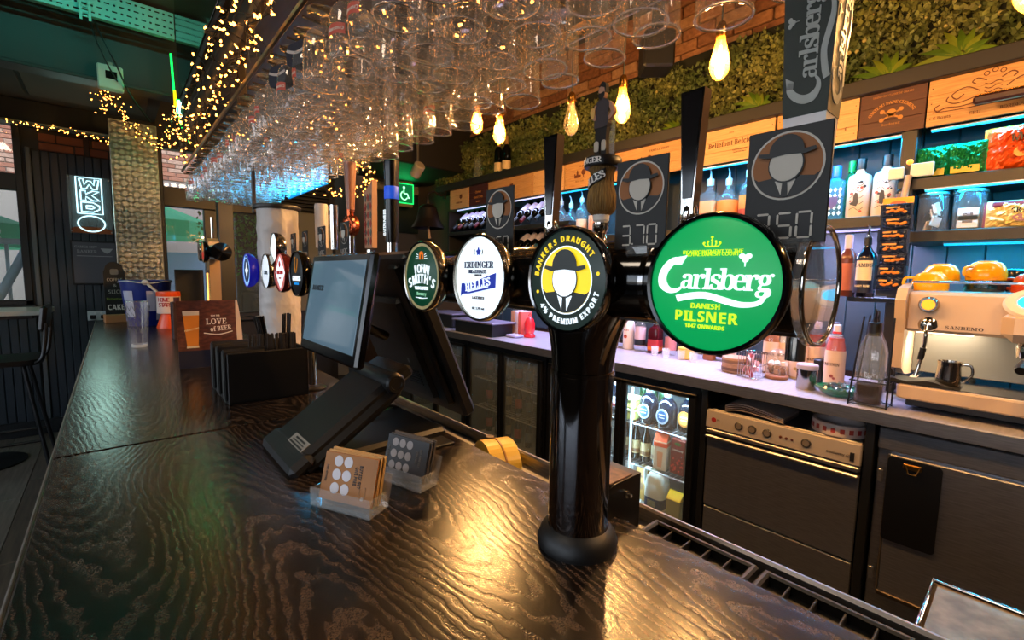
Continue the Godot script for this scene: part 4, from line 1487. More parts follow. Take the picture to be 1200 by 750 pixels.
	part(gs,"lettering",text_mesh("U",.11,font("sans",true),.004),glow("sign_white",Color(.85,.95,1.0),2.5),Vector3(-.016,.065,.006),Basis(Vector3.BACK,-.15))
	part(gs,"lettering",text_mesh("r",.09,font("sans",true),.004),glow("sign_teal",Color(.1,.8,.6),1.5),Vector3(.033,.06,.006))
	part(gs,"glow_line",mb().tube([Vector3(-.03,.02,.006),Vector3(.02,-.05,.006),Vector3(.005,-.1,.006)],.006,6).mesh(),glow("sign_blue",Color(.2,.5,1.0),2.0))
	omni(gs,Vector3(0,.0,.12),Color(.2,1.0,.6),.1,.05)
	var st := solo("light_strip",mb().tube([Vector3(0,-.2,0),Vector3(-.01,.12,0)],.007,6).mesh(),gl,"thin vertical green light strip at the television's far edge","light strip",Vector3(.4,2.86,-4.2))
	part(st,"amber_end",mb().tube([Vector3(.001,-.24,0),Vector3(.001,-.13,0)],.01,6).mesh(),glow("sign_amber",Color(.9,.7,.05),1.4))
	# dark soffit where the bar meets the recess, and a loudspeaker on the wall of plants
	struct("ceiling_soffit",slab(1.9,2.93,2.5,3.3,-4.95,-4.05,.01),fc(.075,.065,.06,.6))
	var sp := thing("wall_speaker","black wedge-cornered loudspeaker hung high in front of the plants","speaker",Vector3(2.4,2.72,-1.54))
	var sb := Basis(Vector3.UP,PI / 4)
	part(sp,"cabinet",mb().frame(Transform3D(sb,Vector3.ZERO)).box(Vector3.ZERO,Vector3(.17,.2,.17),.012).mesh(),fc(.04,.035,.03,.5))
	part(sp,"bracket",mb().box(Vector3(0,.33,0),Vector3(.055,.48,.05),.005).mesh(),fc(.04,.035,.03,.5))
	var sl := thing("spotlight","small white track spotlight under the dark soffit","spotlight",Vector3(2.2,2.42,-3.9))
	part(sl,"housing",mb().frame(Transform3D(Basis(Vector3.RIGHT,.9),Vector3.ZERO)).lathe(v2([0,-.07,.05,-.07,.052,.05,.04,.06,0,.06]),20).mesh(),fc(.62,.58,.52,.5))
	part(sl,"arm",mb().tube([Vector3(0,.03,0),Vector3(0,.88,0)],.012,8).mesh(),fc(.3,.28,.25,.5))

# ------------------------------------------------------------------ filament pendants
func build_pendants() -> void:
	var brass := mat("brass",Color(.8,.55,.22),.25,1.0)
	var gl := glass("amber_glass",Color(1.0,.72,.3),.16)
	var spots := [
		[Vector3(1.5,2.16,-.73),true,"lit teardrop filament bulb pendant right of the hanging glasses"],
		[Vector3(1.5,2.11,-1.1),true,"lit filament bulb pendant beside the cut-out figure's elbow"],
		[Vector3(1.5,2.12,-1.36),false,"unlit clear filament bulb pendant above the nearest tapered lever"],
		[Vector3(1.5,2.18,-1.84),true,"lit filament bulb pendant hanging right above two foil-topped bottles"],
		[Vector3(1.5,2.27,-2.03),true,"lit filament bulb pendant half hidden behind the hanging glasses"],
		[Vector3(1.5,2.1,-.06),true,"lit filament bulb pendant at the top right corner of the picture"],
		[Vector3(1.5,2.16,.6),true,"lit filament bulb pendant outside the picture beyond the coffee machine"]]
	for s in spots:
		var o := thing("pendant_lamp",s[2],"pendant lamp",s[0],.0,"")
		part(o,"cord",mb().tube([Vector3(0,.09,0),Vector3(0,3.3 - s[0].y,0)],.003,6).mesh(),fc(.05,.04,.03,.7))
		part(o,"socket",mb().lathe(v2([0,.055,.014,.055,.016,.06,.016,.085,.011,.1,.004,.105,0,.105]),20).mesh(),brass)
		part(o,"switch_key",mb().box(Vector3(.022,.075,0),Vector3(.016,.006,.006),.001).mesh(),brass)
		part(o,"bulb_glass",mb().lathe(curve2(v2([.0005,-.075,.014,-.07,.026,-.052,.031,-.03,.026,-.002,.018,.03,.0135,.055]),4),28).mesh(),gl if s[1] else glass("clear_bulb",Color(1.0,.9,.75),.1))
		var fb := mb()
		for k in 4:
			var a := TAU * k / 4
			fb.tube([Vector3(cos(a) * .004,.03,sin(a) * .004),Vector3(cos(a) * .008,-.04,sin(a) * .008)],.0018,6)
		var fm: Material = glow("filament",Color(1.0,.74,.4),12.0) if s[1] else fc(.55,.4,.2,.4)
		part(o,"filament",fb.mesh(),fm)
		part(o,"stem",mb().tube([Vector3(0,.06,0),Vector3(0,.03,0)],.004,6).mesh(),glass("clear_bulb",Color(1.0,.9,.75),.1))
		if s[1]:
			omni(o,Vector3(0,-.005,0),Color(1.0,.74,.44),1.15,.02)

# ------------------------------------------------------------------ bottles and packets
# revolved body that can be squarish (p > 2); y up from 0
func rev(b: MB,pr: Array,segs := 20,p := 2.0,scale := 1.0) -> MB:
	var f := func(a: float) -> float:
		return pow(pow(absf(cos(a)),p) + pow(absf(sin(a)),p),-1.0 / p)
	for i in pr.size() - 1:
		var d: Vector2 = pr[i + 1] - pr[i]
		if d.length() < 1e-7:
			continue
		var nl := Vector2(d.y,-d.x).normalized()
		for k in segs:
			var q := []
			for w in [[i,k],[i,k + 1],[i + 1,k + 1],[i + 1,k]]:
				var a: float = TAU * (w[1] + .5) / segs
				var ff: float = f.call(a)
				var e := .02
				var t0: Vector2 = Vector2(cos(a - e),sin(a - e)) * f.call(a - e)
				var t1: Vector2 = Vector2(cos(a + e),sin(a + e)) * f.call(a + e)
				var tn: Vector2 = (t1 - t0).normalized()
				var n2 := Vector2(tn.y,-tn.x)
				if n2.dot(Vector2(cos(a),sin(a))) < 0:
					n2 = -n2
				var nn := nl
				var j: int = w[0]
				if j > 0 and j < pr.size() - 1:
					var dp: Vector2 = pr[j] - pr[j - 1]
					var dn: Vector2 = pr[j + 1] - pr[j]
					var m1 := Vector2(dp.y,-dp.x).normalized()
					var m2 := Vector2(dn.y,-dn.x).normalized()
					if m1.dot(m2) > .75:
						nn = (m1 + m2).normalized()
				q.append([Vector3(pr[j].x * scale * ff * cos(a),pr[j].y,pr[j].x * scale * ff * sin(a)),Vector3(n2.x * nn.x,nn.y,n2.y * nn.x)])
			b.tri(q[0][0],q[1][0],q[2][0],q[0][1],q[1][1],q[2][1])
			b.tri(q[0][0],q[2][0],q[3][0],q[0][1],q[2][1],q[3][1])
	return b

func bottle_profile(kind: String) -> Array:
	match kind:
		"wine": return v2([0,0,.034,0,.037,.004,.037,.185,.034,.205,.02,.228,.0145,.245,.0145,.292,.016,.293,.016,.3,0,.3])
		"spirit": return v2([0,0,.036,0,.039,.005,.039,.17,.036,.188,.022,.206,.0135,.222,.0135,.262,0,.262])
		"square": return v2([0,0,.038,0,.041,.005,.041,.16,.036,.178,.016,.19,.0135,.2,.0135,.245,0,.245])
		"beer": return v2([0,0,.028,0,.03,.004,.03,.125,.026,.15,.015,.178,.0125,.215,.0135,.222,.0135,.232,0,.232])
		"syrup": return v2([0,0,.038,0,.041,.004,.041,.185,.034,.215,.02,.25,.0145,.265,.0145,.29,0,.29])
		"round": return v2([0,0,.045,0,.05,.008,.05,.12,.044,.15,.024,.176,.014,.19,.014,.235,0,.235])
		"growler": return v2([0,0,.052,0,.056,.006,.056,.115,.05,.145,.03,.168,.018,.18,.018,.196,0,.196])
	return v2([0,0,.037,0,.037,.2,.014,.24,.014,.3,0,.3])

var bottle_cache := {}
func bottle(called: String,label: String,at: Vector3,kind: String,body: Material,o := {}) -> Node3D:
	var t := thing(called,label,o.get("category","bottle"),at,o.get("turn",FRONT),o.get("group",""))
	var pr := bottle_profile(kind)
	var s: float = o.get("scale",1.0)
	var p: float = o.get("p",6.0 if kind == "square" else 2.0)
	var pr2 := []
	for q in pr:
		pr2.append(q * s)
	var key := "%s %f %f" % [kind,s,p]
	if not bottle_cache.has(key):
		bottle_cache[key] = rev(mb(),pr2,28 if p > 2.0 else 20,p).mesh()
	part(t,"body",bottle_cache[key],body)
	var top: float = pr2[-1].y
	if o.has("liquid"):
		var lv: float = o.get("level",.55) * top
		var lp := [Vector2(0,.004)]
		for q in pr2:
			if q.x > .003 and q.y < lv and q.y > .002:
				lp.append(Vector2(q.x * .94,q.y))
		var rl: float = lp[-1].x
		lp.append(Vector2(rl,lv))
		lp.append(Vector2(0,lv))
		part(t,"liquid",rev(mb(),lp,18,p).mesh(),o.liquid)
	if o.has("tag"):
		var e: Array = o.tag   # [y0, y1, material]
		var r := .0
		for q in pr2:
			if q.y >= e[0] * top - .002 and q.y <= e[1] * top + .01:
				r = maxf(r,q.x)
		if r < .005:
			r = pr2[3].x
		part(t,"paper_label",rev(mb(),[Vector2(r + .0006,e[0] * top),Vector2(r + .0008,(e[0] + e[1]) * .5 * top),Vector2(r + .0006,e[1] * top)],28 if p > 2.0 else 20,p).mesh(),e[2])
		if o.has("word"):
			letters(t,o.word,o.get("word_h",.01),o.get("ink",fc(.1,.1,.1,.6)),Vector3(0,(e[0] * .4 + e[1] * .6) * top,r * (1.0 if p <= 2.0 else 1.0) + .0016),font(o.get("face","serif"),true),o.get("squeeze",.8))
		if o.has("band"):
			part(t,"label_band",rev(mb(),[Vector2(r + .0011,e[0] * top + .006),Vector2(r + .0011,e[0] * top + (e[1] - e[0]) * top * .35)],28 if p > 2.0 else 20,p).mesh(),o.band)
	if o.has("cap"):
		var c: Array = o.cap    # [height, material]
		var nr: float = pr2[-2].x * (1.24 if p > 2.0 else 1.0)
		part(t,"cap",mb().lathe([Vector2(nr,top - c[0]),Vector2(nr + .0015,top - c[0] + .001),Vector2(nr + .0015,top + .003),Vector2(nr - .001,top + .005),Vector2(0,top + .005)],18).mesh(),c[1])
	if o.has("pourer"):
		part(t,"pourer",mb().tube(curve3([Vector3(0,top - .004,0),Vector3(0,top + .022,0),Vector3(.004,top + .045,.01),Vector3(.004,top + .058,.026)],4),[.008,.008,.008,.008,.006,.005,.005,.004,.004,.004,.0035,.0035,.0035],8).mesh(),o.pourer)
	return t

# crinkled snack bag: pillow with pinched ends; local +z front
func snack_bag(called: String,label: String,at: Vector3,w: float,h: float,d: float,front: Material,o := {}) -> Node3D:
	var t := thing(called,label,"snack bag",at,o.get("turn",FRONT),o.get("group",""))
	var nz := FastNoiseLite.new()
	nz.seed = int(at.z * 1000)
	nz.frequency = 1.0
	var b := mb()
	var N := 34
	var M := 22
	for side in [1.0,-1.0]:
		var at_ := func(u: float,v: float) -> Vector3:
			var puff := sqrt(maxf(.0,1.0 - u * u)) * sqrt(maxf(.0,1.0 - pow(absf(v),3.0)))
			var cr := (nz.get_noise_2d(u * 1.9 + v,v * 1.7 + side * 9.0) * .5 - absf(nz.get_noise_2d(u * 3.4 - v * 2.0,v * 2.6 + u)) * .55 + .1) * d * puff
			return Vector3(u * w / 2 * (1.0 - .06 * puff),v * h / 2,side * (puff * d / 2 + cr * .55))
		for i in N:
			for j in M:
				var q := []
				for c in [[i,j],[i + 1,j],[i + 1,j + 1],[i,j + 1]]:
					var u: float = float(c[0]) / N * 2 - 1
					var v: float = float(c[1]) / M * 2 - 1
					var du: Vector3 = at_.call(u + .03,v) - at_.call(u - .03,v)
					var dv: Vector3 = at_.call(u,v + .03) - at_.call(u,v - .03)
					q.append([at_.call(u,v),du.cross(dv).normalized() * side])
				b.tri(q[0][0],q[1][0],q[2][0],q[0][1],q[1][1],q[2][1])
				b.tri(q[0][0],q[2][0],q[3][0],q[0][1],q[2][1],q[3][1])
	part(t,"pouch",b.mesh(),front,Vector3(0,h / 2,0))
	for s in [-1.0,1.0]:
		part(t,"crimped_end",mb().box(Vector3(s * w / 2,h / 2,0),Vector3(.014,h * .96,.002),.0).mesh(),o.get("end",front))
	return t

# ------------------------------------------------------------------ the back bar
func build_backbar() -> void:
	var steel: Material = mats["brushed_steel"]
	var dark := fc(.035,.038,.043,.45)
	var bench := thing("back_counter","long steel-topped back counter running under the bottle shelves","counter",Vector3(2.55,0,-1.75))
	part(bench,"top",mb().box(Vector3(0,.926,0),Vector3(.7,.05,4.9),.004).mesh(),speckled("satin_worktop",Color(.6,.59,.62),Color(.7,.69,.72),.36,1.0,.25,63,Vector3(1,1,8)))
	part(bench,"front_edge",mb().box(Vector3(-.352,.926,0),Vector3(.006,.052,4.9),.002).mesh(),steel)
	part(bench,"gable",mb().box(Vector3(0,.45,.695),Vector3(.66,.9,.03),.002).mesh(),dark)
	part(bench,"gable",mb().box(Vector3(0,.45,1.365),Vector3(.66,.9,.03),.002).mesh(),dark)
	part(bench,"back_panel",mb().box(Vector3(.34,.45,0),Vector3(.02,.9,4.9),.0).mesh(),dark)
	# --- shelf unit: planked teal back, boards, posts
	var teal := fc(.06,.135,.16,.55)
	var navy := fc(.05,.06,.075,.55)
	var brown := fc(.085,.068,.055,.5)
	var s := thing("bottle_shelves","dark wooden shelf unit with a planked teal back over the back counter","shelf unit",Vector3(2.74,0,-1.75))
	var pk := slab(-.006,.006,.98,2.28,-.06,.06,.003)
	for k in 40:
		piece(s,"back_plank",k,pk,teal,Vector3(.163,0,-2.38 + .122 * k))
	part(s,"top_board",mb().box(Vector3(-.01,2.307,0),Vector3(.36,.065,4.8),.004).mesh(),brown)
	# boards: spirits run, snacks run (two), wine run
	part(s,"board",mb().box(Vector3(.01,1.72,.375),Vector3(.3,.05,1.88),.003).mesh(),brown)
	part(s,"board",mb().box(Vector3(.01,1.866,1.95),Vector3(.3,.048,1.2),.003).mesh(),brown)
	part(s,"board",mb().box(Vector3(.01,1.644,1.95),Vector3(.3,.048,1.2),.003).mesh(),brown)
	part(s,"board",mb().box(Vector3(.01,1.852,-1.42),Vector3(.3,.035,1.64),.003).mesh(),navy)
	part(s,"board",mb().box(Vector3(.01,1.6,-1.42),Vector3(.3,.035,1.64),.003).mesh(),navy)
	part(s,"board",mb().box(Vector3(-.05,1.368,1.26),Vector3(.24,.022,.18),.003).mesh(),brown)
	for z in [-2.25,-1.5,-.86,.02,.74]:
		part(s,"upright",mb().box(Vector3(.01,1.86,z),Vector3(.29,.45,.03),.003).mesh(),navy if z < -.3 else brown)
	part(s,"post",mb().box(Vector3(-.1,1.63,1.335),Vector3(.08,1.34,.055),.004).mesh(),brown)
	# wine-crate ends nailed along the fascia
	crate_ends()
	# LED strips: glowing bars, with a soft light of the same size just under each
	led("cyan light strip under the crate ends above the orange-labelled bottles",Vector3(2.612,2.08,-1.12),.56,Color(.03,.72,1.0),.9)
	led("cyan light strip under the crate ends above the blue and white bottles",Vector3(2.612,2.08,-.62),.36,Color(.03,.72,1.0),.6)
	led("cyan light strip over the spirits behind the straw-sheaf lever",Vector3(2.612,2.08,-2.1),.75,Color(.03,.72,1.0),1.0)
	led("cyan light strip above the crisp packets",Vector3(2.612,2.08,.1),.9,Color(.03,.75,1.0),.9)
	led("cyan light strip above the storage jars",Vector3(2.6,1.836,.1),.9,Color(.03,.75,1.0),.7)
	led("cyan light strip over the coffee machine's mugs",Vector3(2.66,1.612,.12),.8,Color(.06,.76,1.0),1.5)
	led("violet-white light strip over the syrup bottles",Vector3(2.64,1.688,-1.05),1.2,Color(.78,.76,1.0),4.5)
	led("violet-white light strip over the far end of the back counter",Vector3(2.64,1.575,-2.75),1.3,Color(.78,.76,1.0),2.2)
	led("white light strip over the wine bottles",Vector3(2.612,2.08,-3.15),1.4,Color(.74,.8,1.0),.35)

func led(label: String,at: Vector3,length: float,c: Color,power: float) -> void:
	var o := thing("light_strip",label,"light strip",at)
	part(o,"channel",mb().box(Vector3(.004,.004,0),Vector3(.016,.005,length),.0).mesh(),fc(.6,.62,.65,.4,.6))
	part(o,"diffuser",mb().box(Vector3(0,-.002,0),Vector3(.012,.009,length - .004),.002).mesh(),glow("led_%s" % c.to_html(),c,1.15))
	area(o,Vector3(.0,-.01,0),Vector3(.25,-1,0),Vector2(length * .98,.012),c,power,Vector3(0,0,1))

func crate_ends() -> void:
	var pine := speckled("pine_crate",Color(.62,.45,.27),Color(.73,.56,.36),.6,1.4,0,101,Vector3(1,10,.7))
	var pine2 := speckled("pale_crate",Color(.7,.54,.36),Color(.78,.63,.44),.6,1.4,0,102,Vector3(1,10,.7))
	var wine := speckled("brown_crate",Color(.22,.1,.07),Color(.29,.14,.09),.6,1.4,0,103,Vector3(1,10,.7))
	var maroon := speckled("maroon_crate",Color(.2,.055,.06),Color(.26,.08,.08),.6,1.4,0,104,Vector3(1,10,.7))
	var burn := fc(.33,.15,.05,.7)
	var gold := fc(.66,.45,.2,.6)
	# [z0, z1, material, words, label, tall]
	var rows := [
		[-3.94,-3.62,pine2,["GRAND CRU"],"pale wine-crate end with a crest, farthest along the shelf beside the bell",0],
		[-3.61,-3.33,maroon,["Chateau","Grand Cuvee"],"dark maroon wine-crate end near the far end of the shelf",1],
		[-3.32,-2.74,pine,["GRAND VIN"],"pine wine-crate end behind the far price card",2],
		[-2.73,-2.4,pine2,["MARGAUX"],"pine wine-crate end with a small gold hop mark left of the first tapered lever",3],
		[-2.39,-2.1,pine,["St. JEAN","PETIT CLOS"],"pine wine-crate end with a castle mark right of the first tapered lever",4],
		[-2.09,-1.95,maroon,["CUVEE"],"narrow maroon crate end behind the straw sheaf",1],
		[-1.94,-1.4,pine,["FAMILLE PICOT","CHATEAU LAFON"],"pine wine-crate end between the second price card and the second tapered lever",5],
		[-1.39,-.95,pine2,["Bellefont Belcier"],"pine wine-crate end lettered in blackletter between the tapered lever and the white lever",6],
		[-.94,-.7,pine,["CHATEAU"],"pine wine-crate end behind the white lever's foot",3],
		[-.69,-.6,pine2,["NE"],"narrow pine crate end right of the white lever",7],
		[-.595,-.37,wine,["PAPE CLEMENT"],"brown wine-crate end with an arched name and crossed keys",8],
		[-.365,.1,pine,["Grand Vin"],"largest pine wine-crate end with a scrolled coat of arms, at the right edge",9],
		[.11,.55,wine,[""],"brown wine-crate end beyond the right edge",7]]
	for r in rows:
		var w: float = r[1] - r[0]
		var o := thing("crate_end",r[4],"crate panel",Vector3(2.592,2.092,(r[0] + r[1]) / 2),FRONT,"")
		var ink: Material = gold if r[2] in [wine,maroon] else burn
		for k in 3:
			part(o,"board",mb().box(Vector3(0,.0305 + .0608 * k,0),Vector3(w,.06,.014),.0012).mesh(),r[2])
		for sx in [-1.0,1.0]:
			for k in 3:
				part(o,"nail",mb().box(Vector3(sx * (w / 2 - .012),.03 + .06 * k,.0073),Vector3(.004,.004,.001)).mesh(),burn)
		match r[5]:
			8:
				letters(o,"GRAND CRU CLASSE DE GRAVES",.0075,gold,Vector3(0,.165,.0078),font("serif"),.85)
				part(o,"lettering",arc_text("CHATEAU PAPE CLEMENT",.012,font("serif",true),.085,.0,.205),gold,Vector3(0,.048,.0078))
				var kb := mb()
				kb.prism(band_poly(v2([-.028,.065,.028,.095]),.007),0,.001).prism(band_poly(v2([-.028,.095,.028,.065]),.007),0,.001).prism(circle(.017,14,Vector2(0,.088)),0,.001)
				for q in [[-.032,.063],[.032,.063],[-.032,.098],[.032,.098]]:
					kb.prism(circle(.009,10,Vector2(q[0],q[1])),0,.001)
				part(o,"keys_mark",kb.mesh(),gold,Vector3(0,0,.0075))
				letters(o,"Bordeaux",.009,gold,Vector3(0,.042,.0078),font("serif",false,true),1.1)
			9:
				var sb := mb()
				for sx in [-1.0,1.0]:
					for c in [[.035,.1,.075,.125,.115,.105,.1,.085,.08,.1],[.04,.085,.07,.075,.105,.07,.13,.085,.125,.1],[.02,.135,.045,.15,.06,.14,.05,.13],[.05,.06,.09,.055,.13,.06,.155,.05,.165,.065,.15,.075]]:
						var pts := v2(c)
						for i in pts.size():
							pts[i].x *= sx
						sb.prism(band_poly(curve2(pts,5),.0038),0,.001)
				sb.prism(band_poly(curve2(v2([-.17,.048,-.08,.044,0,.046,.08,.044,.17,.048]),4),.0035),0,.001)
				for q in [[-.022,.16],[0,.168],[.022,.16]]:
					ring_poly(sb.at(q[0],q[1],0),.006,.009,.0005,14)
				sb.at(0,0,0)
				sb.prism(band_poly(curve2(v2([-.033,.135,-.036,.09,-.022,.06,0,.052,.022,.06,.036,.09,.033,.135,0,.142,-.033,.135]),4),.0035),0,.001)
				for k in 4:
					sb.prism(band_poly(curve2(v2([-.024,.125 - .015 * k,-.01,.118 - .015 * k,.01,.127 - .015 * k,.024,.12 - .015 * k]),4),.003),0,.001)
				part(o,"arms_mark",sb.mesh(),burn,Vector3(-.045,.005,.0075))
				letters(o,"6 Bouts",.011,burn,Vector3(-.185,.03,.0078),font("serif",false,true),1.0)
				letters(o,"CRU",.011,burn,Vector3(-.09,.026,.0078),font("serif"),1.1)
				letters(o,"BORDEAUX",.011,burn,Vector3(.02,.028,.0078),font("serif"),1.0)
			6:
				letters(o,"Bellefont Belcier",.027,burn,Vector3(0,.1,.0078),font("serif",true,true),.78)
				letters(o,"SAINT-EMILION",.007,burn,Vector3(.05,.058,.0078),font("serif"))
				letters(o,"Grand Cru Classe",.006,burn,Vector3(.05,.046,.0078),font("serif"))
				letters(o,"1 9 9 8",.006,burn,Vector3(.0,.155,.0078),font("serif"))
			4,5:
				var hb := mb()
				hb.prism(v2([-.05,.07,-.05,.1,-.042,.1,-.042,.09,-.03,.09,-.03,.115,-.022,.125,-.014,.115,-.014,.09,.01,.09,.01,.07]),0,.001)
				hb.prism(circle(.02,12,Vector2(.035,.105)),0,.001).prism(v2([.032,.07,.038,.07,.038,.09,.032,.09]),0,.001)
				part(o,"castle_mark",hb.mesh(),burn,Vector3(-.04 if r[5] == 5 else .0,0,.0075))
				letters(o,r[3][0],.012,burn,Vector3(.06 if r[5] == 5 else .03,.15,.0078),font("serif",true))
				letters(o,r[3][1],.01,burn,Vector3(.05 if r[5] == 5 else .0,.045,.0078),font("serif"))
			1:
				for k in r[3].size():
					letters(o,r[3][k],.022,gold,Vector3(.0,.12 - .045 * k,.0078),font("serif",false,true),minf(.9,w * 2.6))
				letters(o,"Bordeaux",.014,gold,Vector3(.0,.035,.0078),font("serif",false,true),minf(.9,w * 2.6))
			_:
				var cb := mb()
				cb.prism(circle(.018,14,Vector2(0,.11)),0,.001)
				ring_poly(cb,.024,.028,.0005,20)
				cb.prism(v2([-.03,.082,.03,.082,.03,.086,-.03,.086]),0,.001)
				if w > .2:
					part(o,"crest_mark",mb().prism(v2([-.02,.13,.02,.13,.022,.1,.0,.085,-.022,.1]),0,.001).mesh(),burn,Vector3(.03,0,.0075))
				if r[3][0] != "":
					letters(o,r[3][0],.016,ink,Vector3(.0,.055,.0078),font("serif",true),minf(1.0,w * 2.2))

# ------------------------------------------------------------------ bottles, jars and packets on the shelves
func build_shelf_goods() -> void:
	var wine_glass := mat("dark_wine_glass",Color(.012,.018,.014),.07)
	var paper := fc(.58,.57,.66,.6)
	var clearb := glass("clear_bottle",Color(.88,.95,.97),.045)
	var blueb := glass("blue_bottle",Color(.25,.62,.85),.4)
	var greenb := glass("green_bottle",Color(.05,.55,.3),.5)
	var amber := glass("amber_liquid",Color(.75,.34,.05),.75,.1)
	var black := fc(.03,.03,.035,.4)
	# wine bottles tipped forward in racks, necks towards the room
	var cols := [fc(.05,.05,.06,.4),fc(.3,.05,.06,.4),fc(.08,.09,.07,.4)]
	var racks := [["upper rack farthest along the shelves",-3.83,.088,6,2.06],["upper rack left of the first tapered lever",-2.93,.088,4,2.06],["lower rack left of the first tapered lever",-2.93,.088,4,1.81]]
	for r in racks:
		for i in r[3]:
			var b := bottle("wine_bottle","pale-labelled wine bottle tipped neck-down, " + r[0],Vector3(2.765,r[4] + .005,r[1] + r[2] * i),"wine",wine_glass,{"scale": .9,"tag": [.16,.52,paper if i < 5 or r[4] < 2.0 else fc(.35,.66,.8,.5)],"cap": [.055,cols[i % 3]],"group": "wine bottles in the " + r[0]})
			b.rotation = Vector3(0,0,.0)
			b.transform.basis = Basis(Vector3.UP,FRONT) * Basis(Vector3.RIGHT,2.25)
	# crates of odds in the lower far rack
	var cloth := bottle("wine_bottle","dark bottle with a pink foil top lying in the lower far rack",Vector3(2.72,1.68,-3.62),"round",fc(.1,.11,.16,.3),{"cap": [.07,fc(.78,.3,.32,.4)],"scale": 1.25})
	cloth.transform.basis = Basis(Vector3.UP,FRONT + .9) * Basis(Vector3.RIGHT,1.25)
	var bx := thing("small_carton","small teal carton in front of the lower wine bottles","carton",Vector3(2.63,1.618,-2.72),FRONT)
	part(bx,"box",mb().box(Vector3(0,.045,0),Vector3(.075,.09,.04),.003).mesh(),fc(.12,.28,.34,.5))
	part(bx,"label",mb().box(Vector3(0,.05,.0203),Vector3(.05,.04,.001)).mesh(),fc(.45,.62,.68,.5))
	# spirits behind the straw lever
	var sp := [["clear spirit bottle at the left of the bay behind the first lever",-2.54,"spirit",clearb,Color(.75,.72,.66)],["short spirit bottle with a red seal in the bay behind the first lever",-2.44,"round",clearb,Color(.7,.25,.16)],["spirit bottle with a red cap and cream label beside the straw sheaf",-2.33,"spirit",clearb,Color(.82,.6,.44)],["tall spirit bottle with an orange label touching the straw sheaf",-2.21,"wine",clearb,Color(.84,.48,.3)],["spirit bottle half hidden behind the straw sheaf's right side",-1.96,"spirit",clearb,Color(.7,.6,.45)],["spirit bottle between the straw sheaf and the second price card",-1.84,"square",clearb,Color(.8,.55,.3)]]
	for e in sp:
		bottle("spirit_bottle",e[0],Vector3(2.72,1.746,e[1]),e[2],e[3],{"scale": 1.12,"tag": [.14,.46,flat(e[4],.6)],"cap": [.03,fc(.62,.63,.64,.35)],"pourer": fc(.6,.61,.62,.3)})
	# orange-labelled bottles
	var orange := fc(.82,.46,.16,.55)
	var names := ["clear bottle with an orange label, left of three over the green badge","clear bottle with an orange label, middle of three over the green badge","clear bottle with an orange and red label against the largest price card"]
	for k in 3:
		var z: float = [-1.335,-1.225,-1.115][k]
		var o := bottle("spirit_bottle",names[k],Vector3(2.72,1.746,z),["square","round","spirit"][k],clearb,{"scale": 1.18,"liquid": amber,"level": .45,"tag": [.18,.56,orange if k > 0 else fc(.78,.55,.36,.55)],"cap": [.035,fc(.62,.63,.64,.35)],"pourer": fc(.6,.61,.62,.3),"band": fc(.65,.18,.1,.5) if k != 1 else fc(.72,.34,.1,.5)})
	bottle("spirit_bottle","clear bottle beside the upright behind the largest price card",Vector3(2.72,1.746,-.92),"spirit",clearb,{"scale": 1.1,"tag": [.14,.46,orange],"cap": [.03,black]})
	bottle("spirit_bottle","square bottle behind the largest price card",Vector3(2.72,1.746,-.8),"square",clearb,{"scale": 1.1,"tag": [.14,.46,paper],"cap": [.03,black]})
	# blue-patterned gin, slim green bottle, two white decorated bottles, small dark one
	var gin := bottle("gin_bottle","blue diamond-patterned gin bottle right of the largest price card",Vector3(2.7,1.746,-.693),"square",blueb,{"scale": 1.05,"cap": [.05,fc(.1,.32,.62,.3)]})
	var gb := mb()
	for i in 4:
		for j in 5:
			var c := Vector2(-.03 + .02 * i,.03 + .028 * j)
			gb.prism([c + Vector2(0,.012),c + Vector2(.008,0),c + Vector2(0,-.012),c + Vector2(-.008,0)],.0432,.044)
	part(gin,"diamond_pattern",gb.mesh(),fc(.75,.85,.9,.3))
	part(gin,"shield_label",mb().prism(v2([-.022,.11,.022,.11,.022,.075,0,.05,-.022,.075]),.0441,.0448).mesh(),fc(.06,.16,.45,.4))
	bottle("gin_bottle","slim green bottle squeezed beside the blue gin bottle",Vector3(2.77,1.746,-.648),"wine",greenb,{"scale": .95,"cap": [.05,fc(.08,.5,.2,.4)]})
	var wb := fc(.8,.76,.72,.25)
	var rose := fc(.66,.22,.18,.5)
	for k in 2:
		var o := bottle("decorated_bottle",["white decorated bottle with a black stopper, left of two","white decorated bottle with a black stopper, behind the hanging nut packets"][k],Vector3(2.7,1.746,[-.597,-.499][k]),"square",wb,{"scale": 1.12,"p": 3.2,"tag": [.735,.8,fc(.86,.8,.72,.4)],"cap": [.045,black]})
		var rng := RandomNumberGenerator.new()
		rng.seed = 5 + k
		var fl := mb()
		var fd := mb()
		for i in 9:
			var c := Vector2(rng.randf_range(-.03,.03),rng.randf_range(.02,.165))
			(fl if i % 2 == 0 else fd).prism(circle(rng.randf_range(.004,.008),7,c),.0455,.0462)
		for i in 5:
			var y := .04 + .028 * i
			fd.prism(band_poly(curve2(v2([-.026,y,-.008,y + .01,.01,y - .004,.028,y + .008]),4),.0022),.0455,.0462)
		fd.prism(v2([-.012,.06,.002,.055,.01,.075,.004,.115,-.006,.12,-.012,.1]),.0455,.0462)
		part(o,"printed_flowers",fl.mesh(),rose)
		part(o,"printed_figure",fd.mesh(),fc(.14,.12,.11,.5))
	bottle("miniature_bottle","small dark bottle standing before the right white decorated bottle",Vector3(2.615,1.746,-.425),"spirit",fc(.1,.07,.06,.2),{"scale": .55,"tag": [.2,.6,fc(.45,.35,.3,.5)],"cap": [.02,black]})
	var lt := thing("wall_light","white plastic cable light clipped to the shelf post","light",Vector3(2.575,1.92,-.4),FRONT)
	part(lt,"wing",mb().box(Vector3(.04,0,0),Vector3(.075,.055,.012),.003).mesh(),fc(.7,.78,.82,.4))
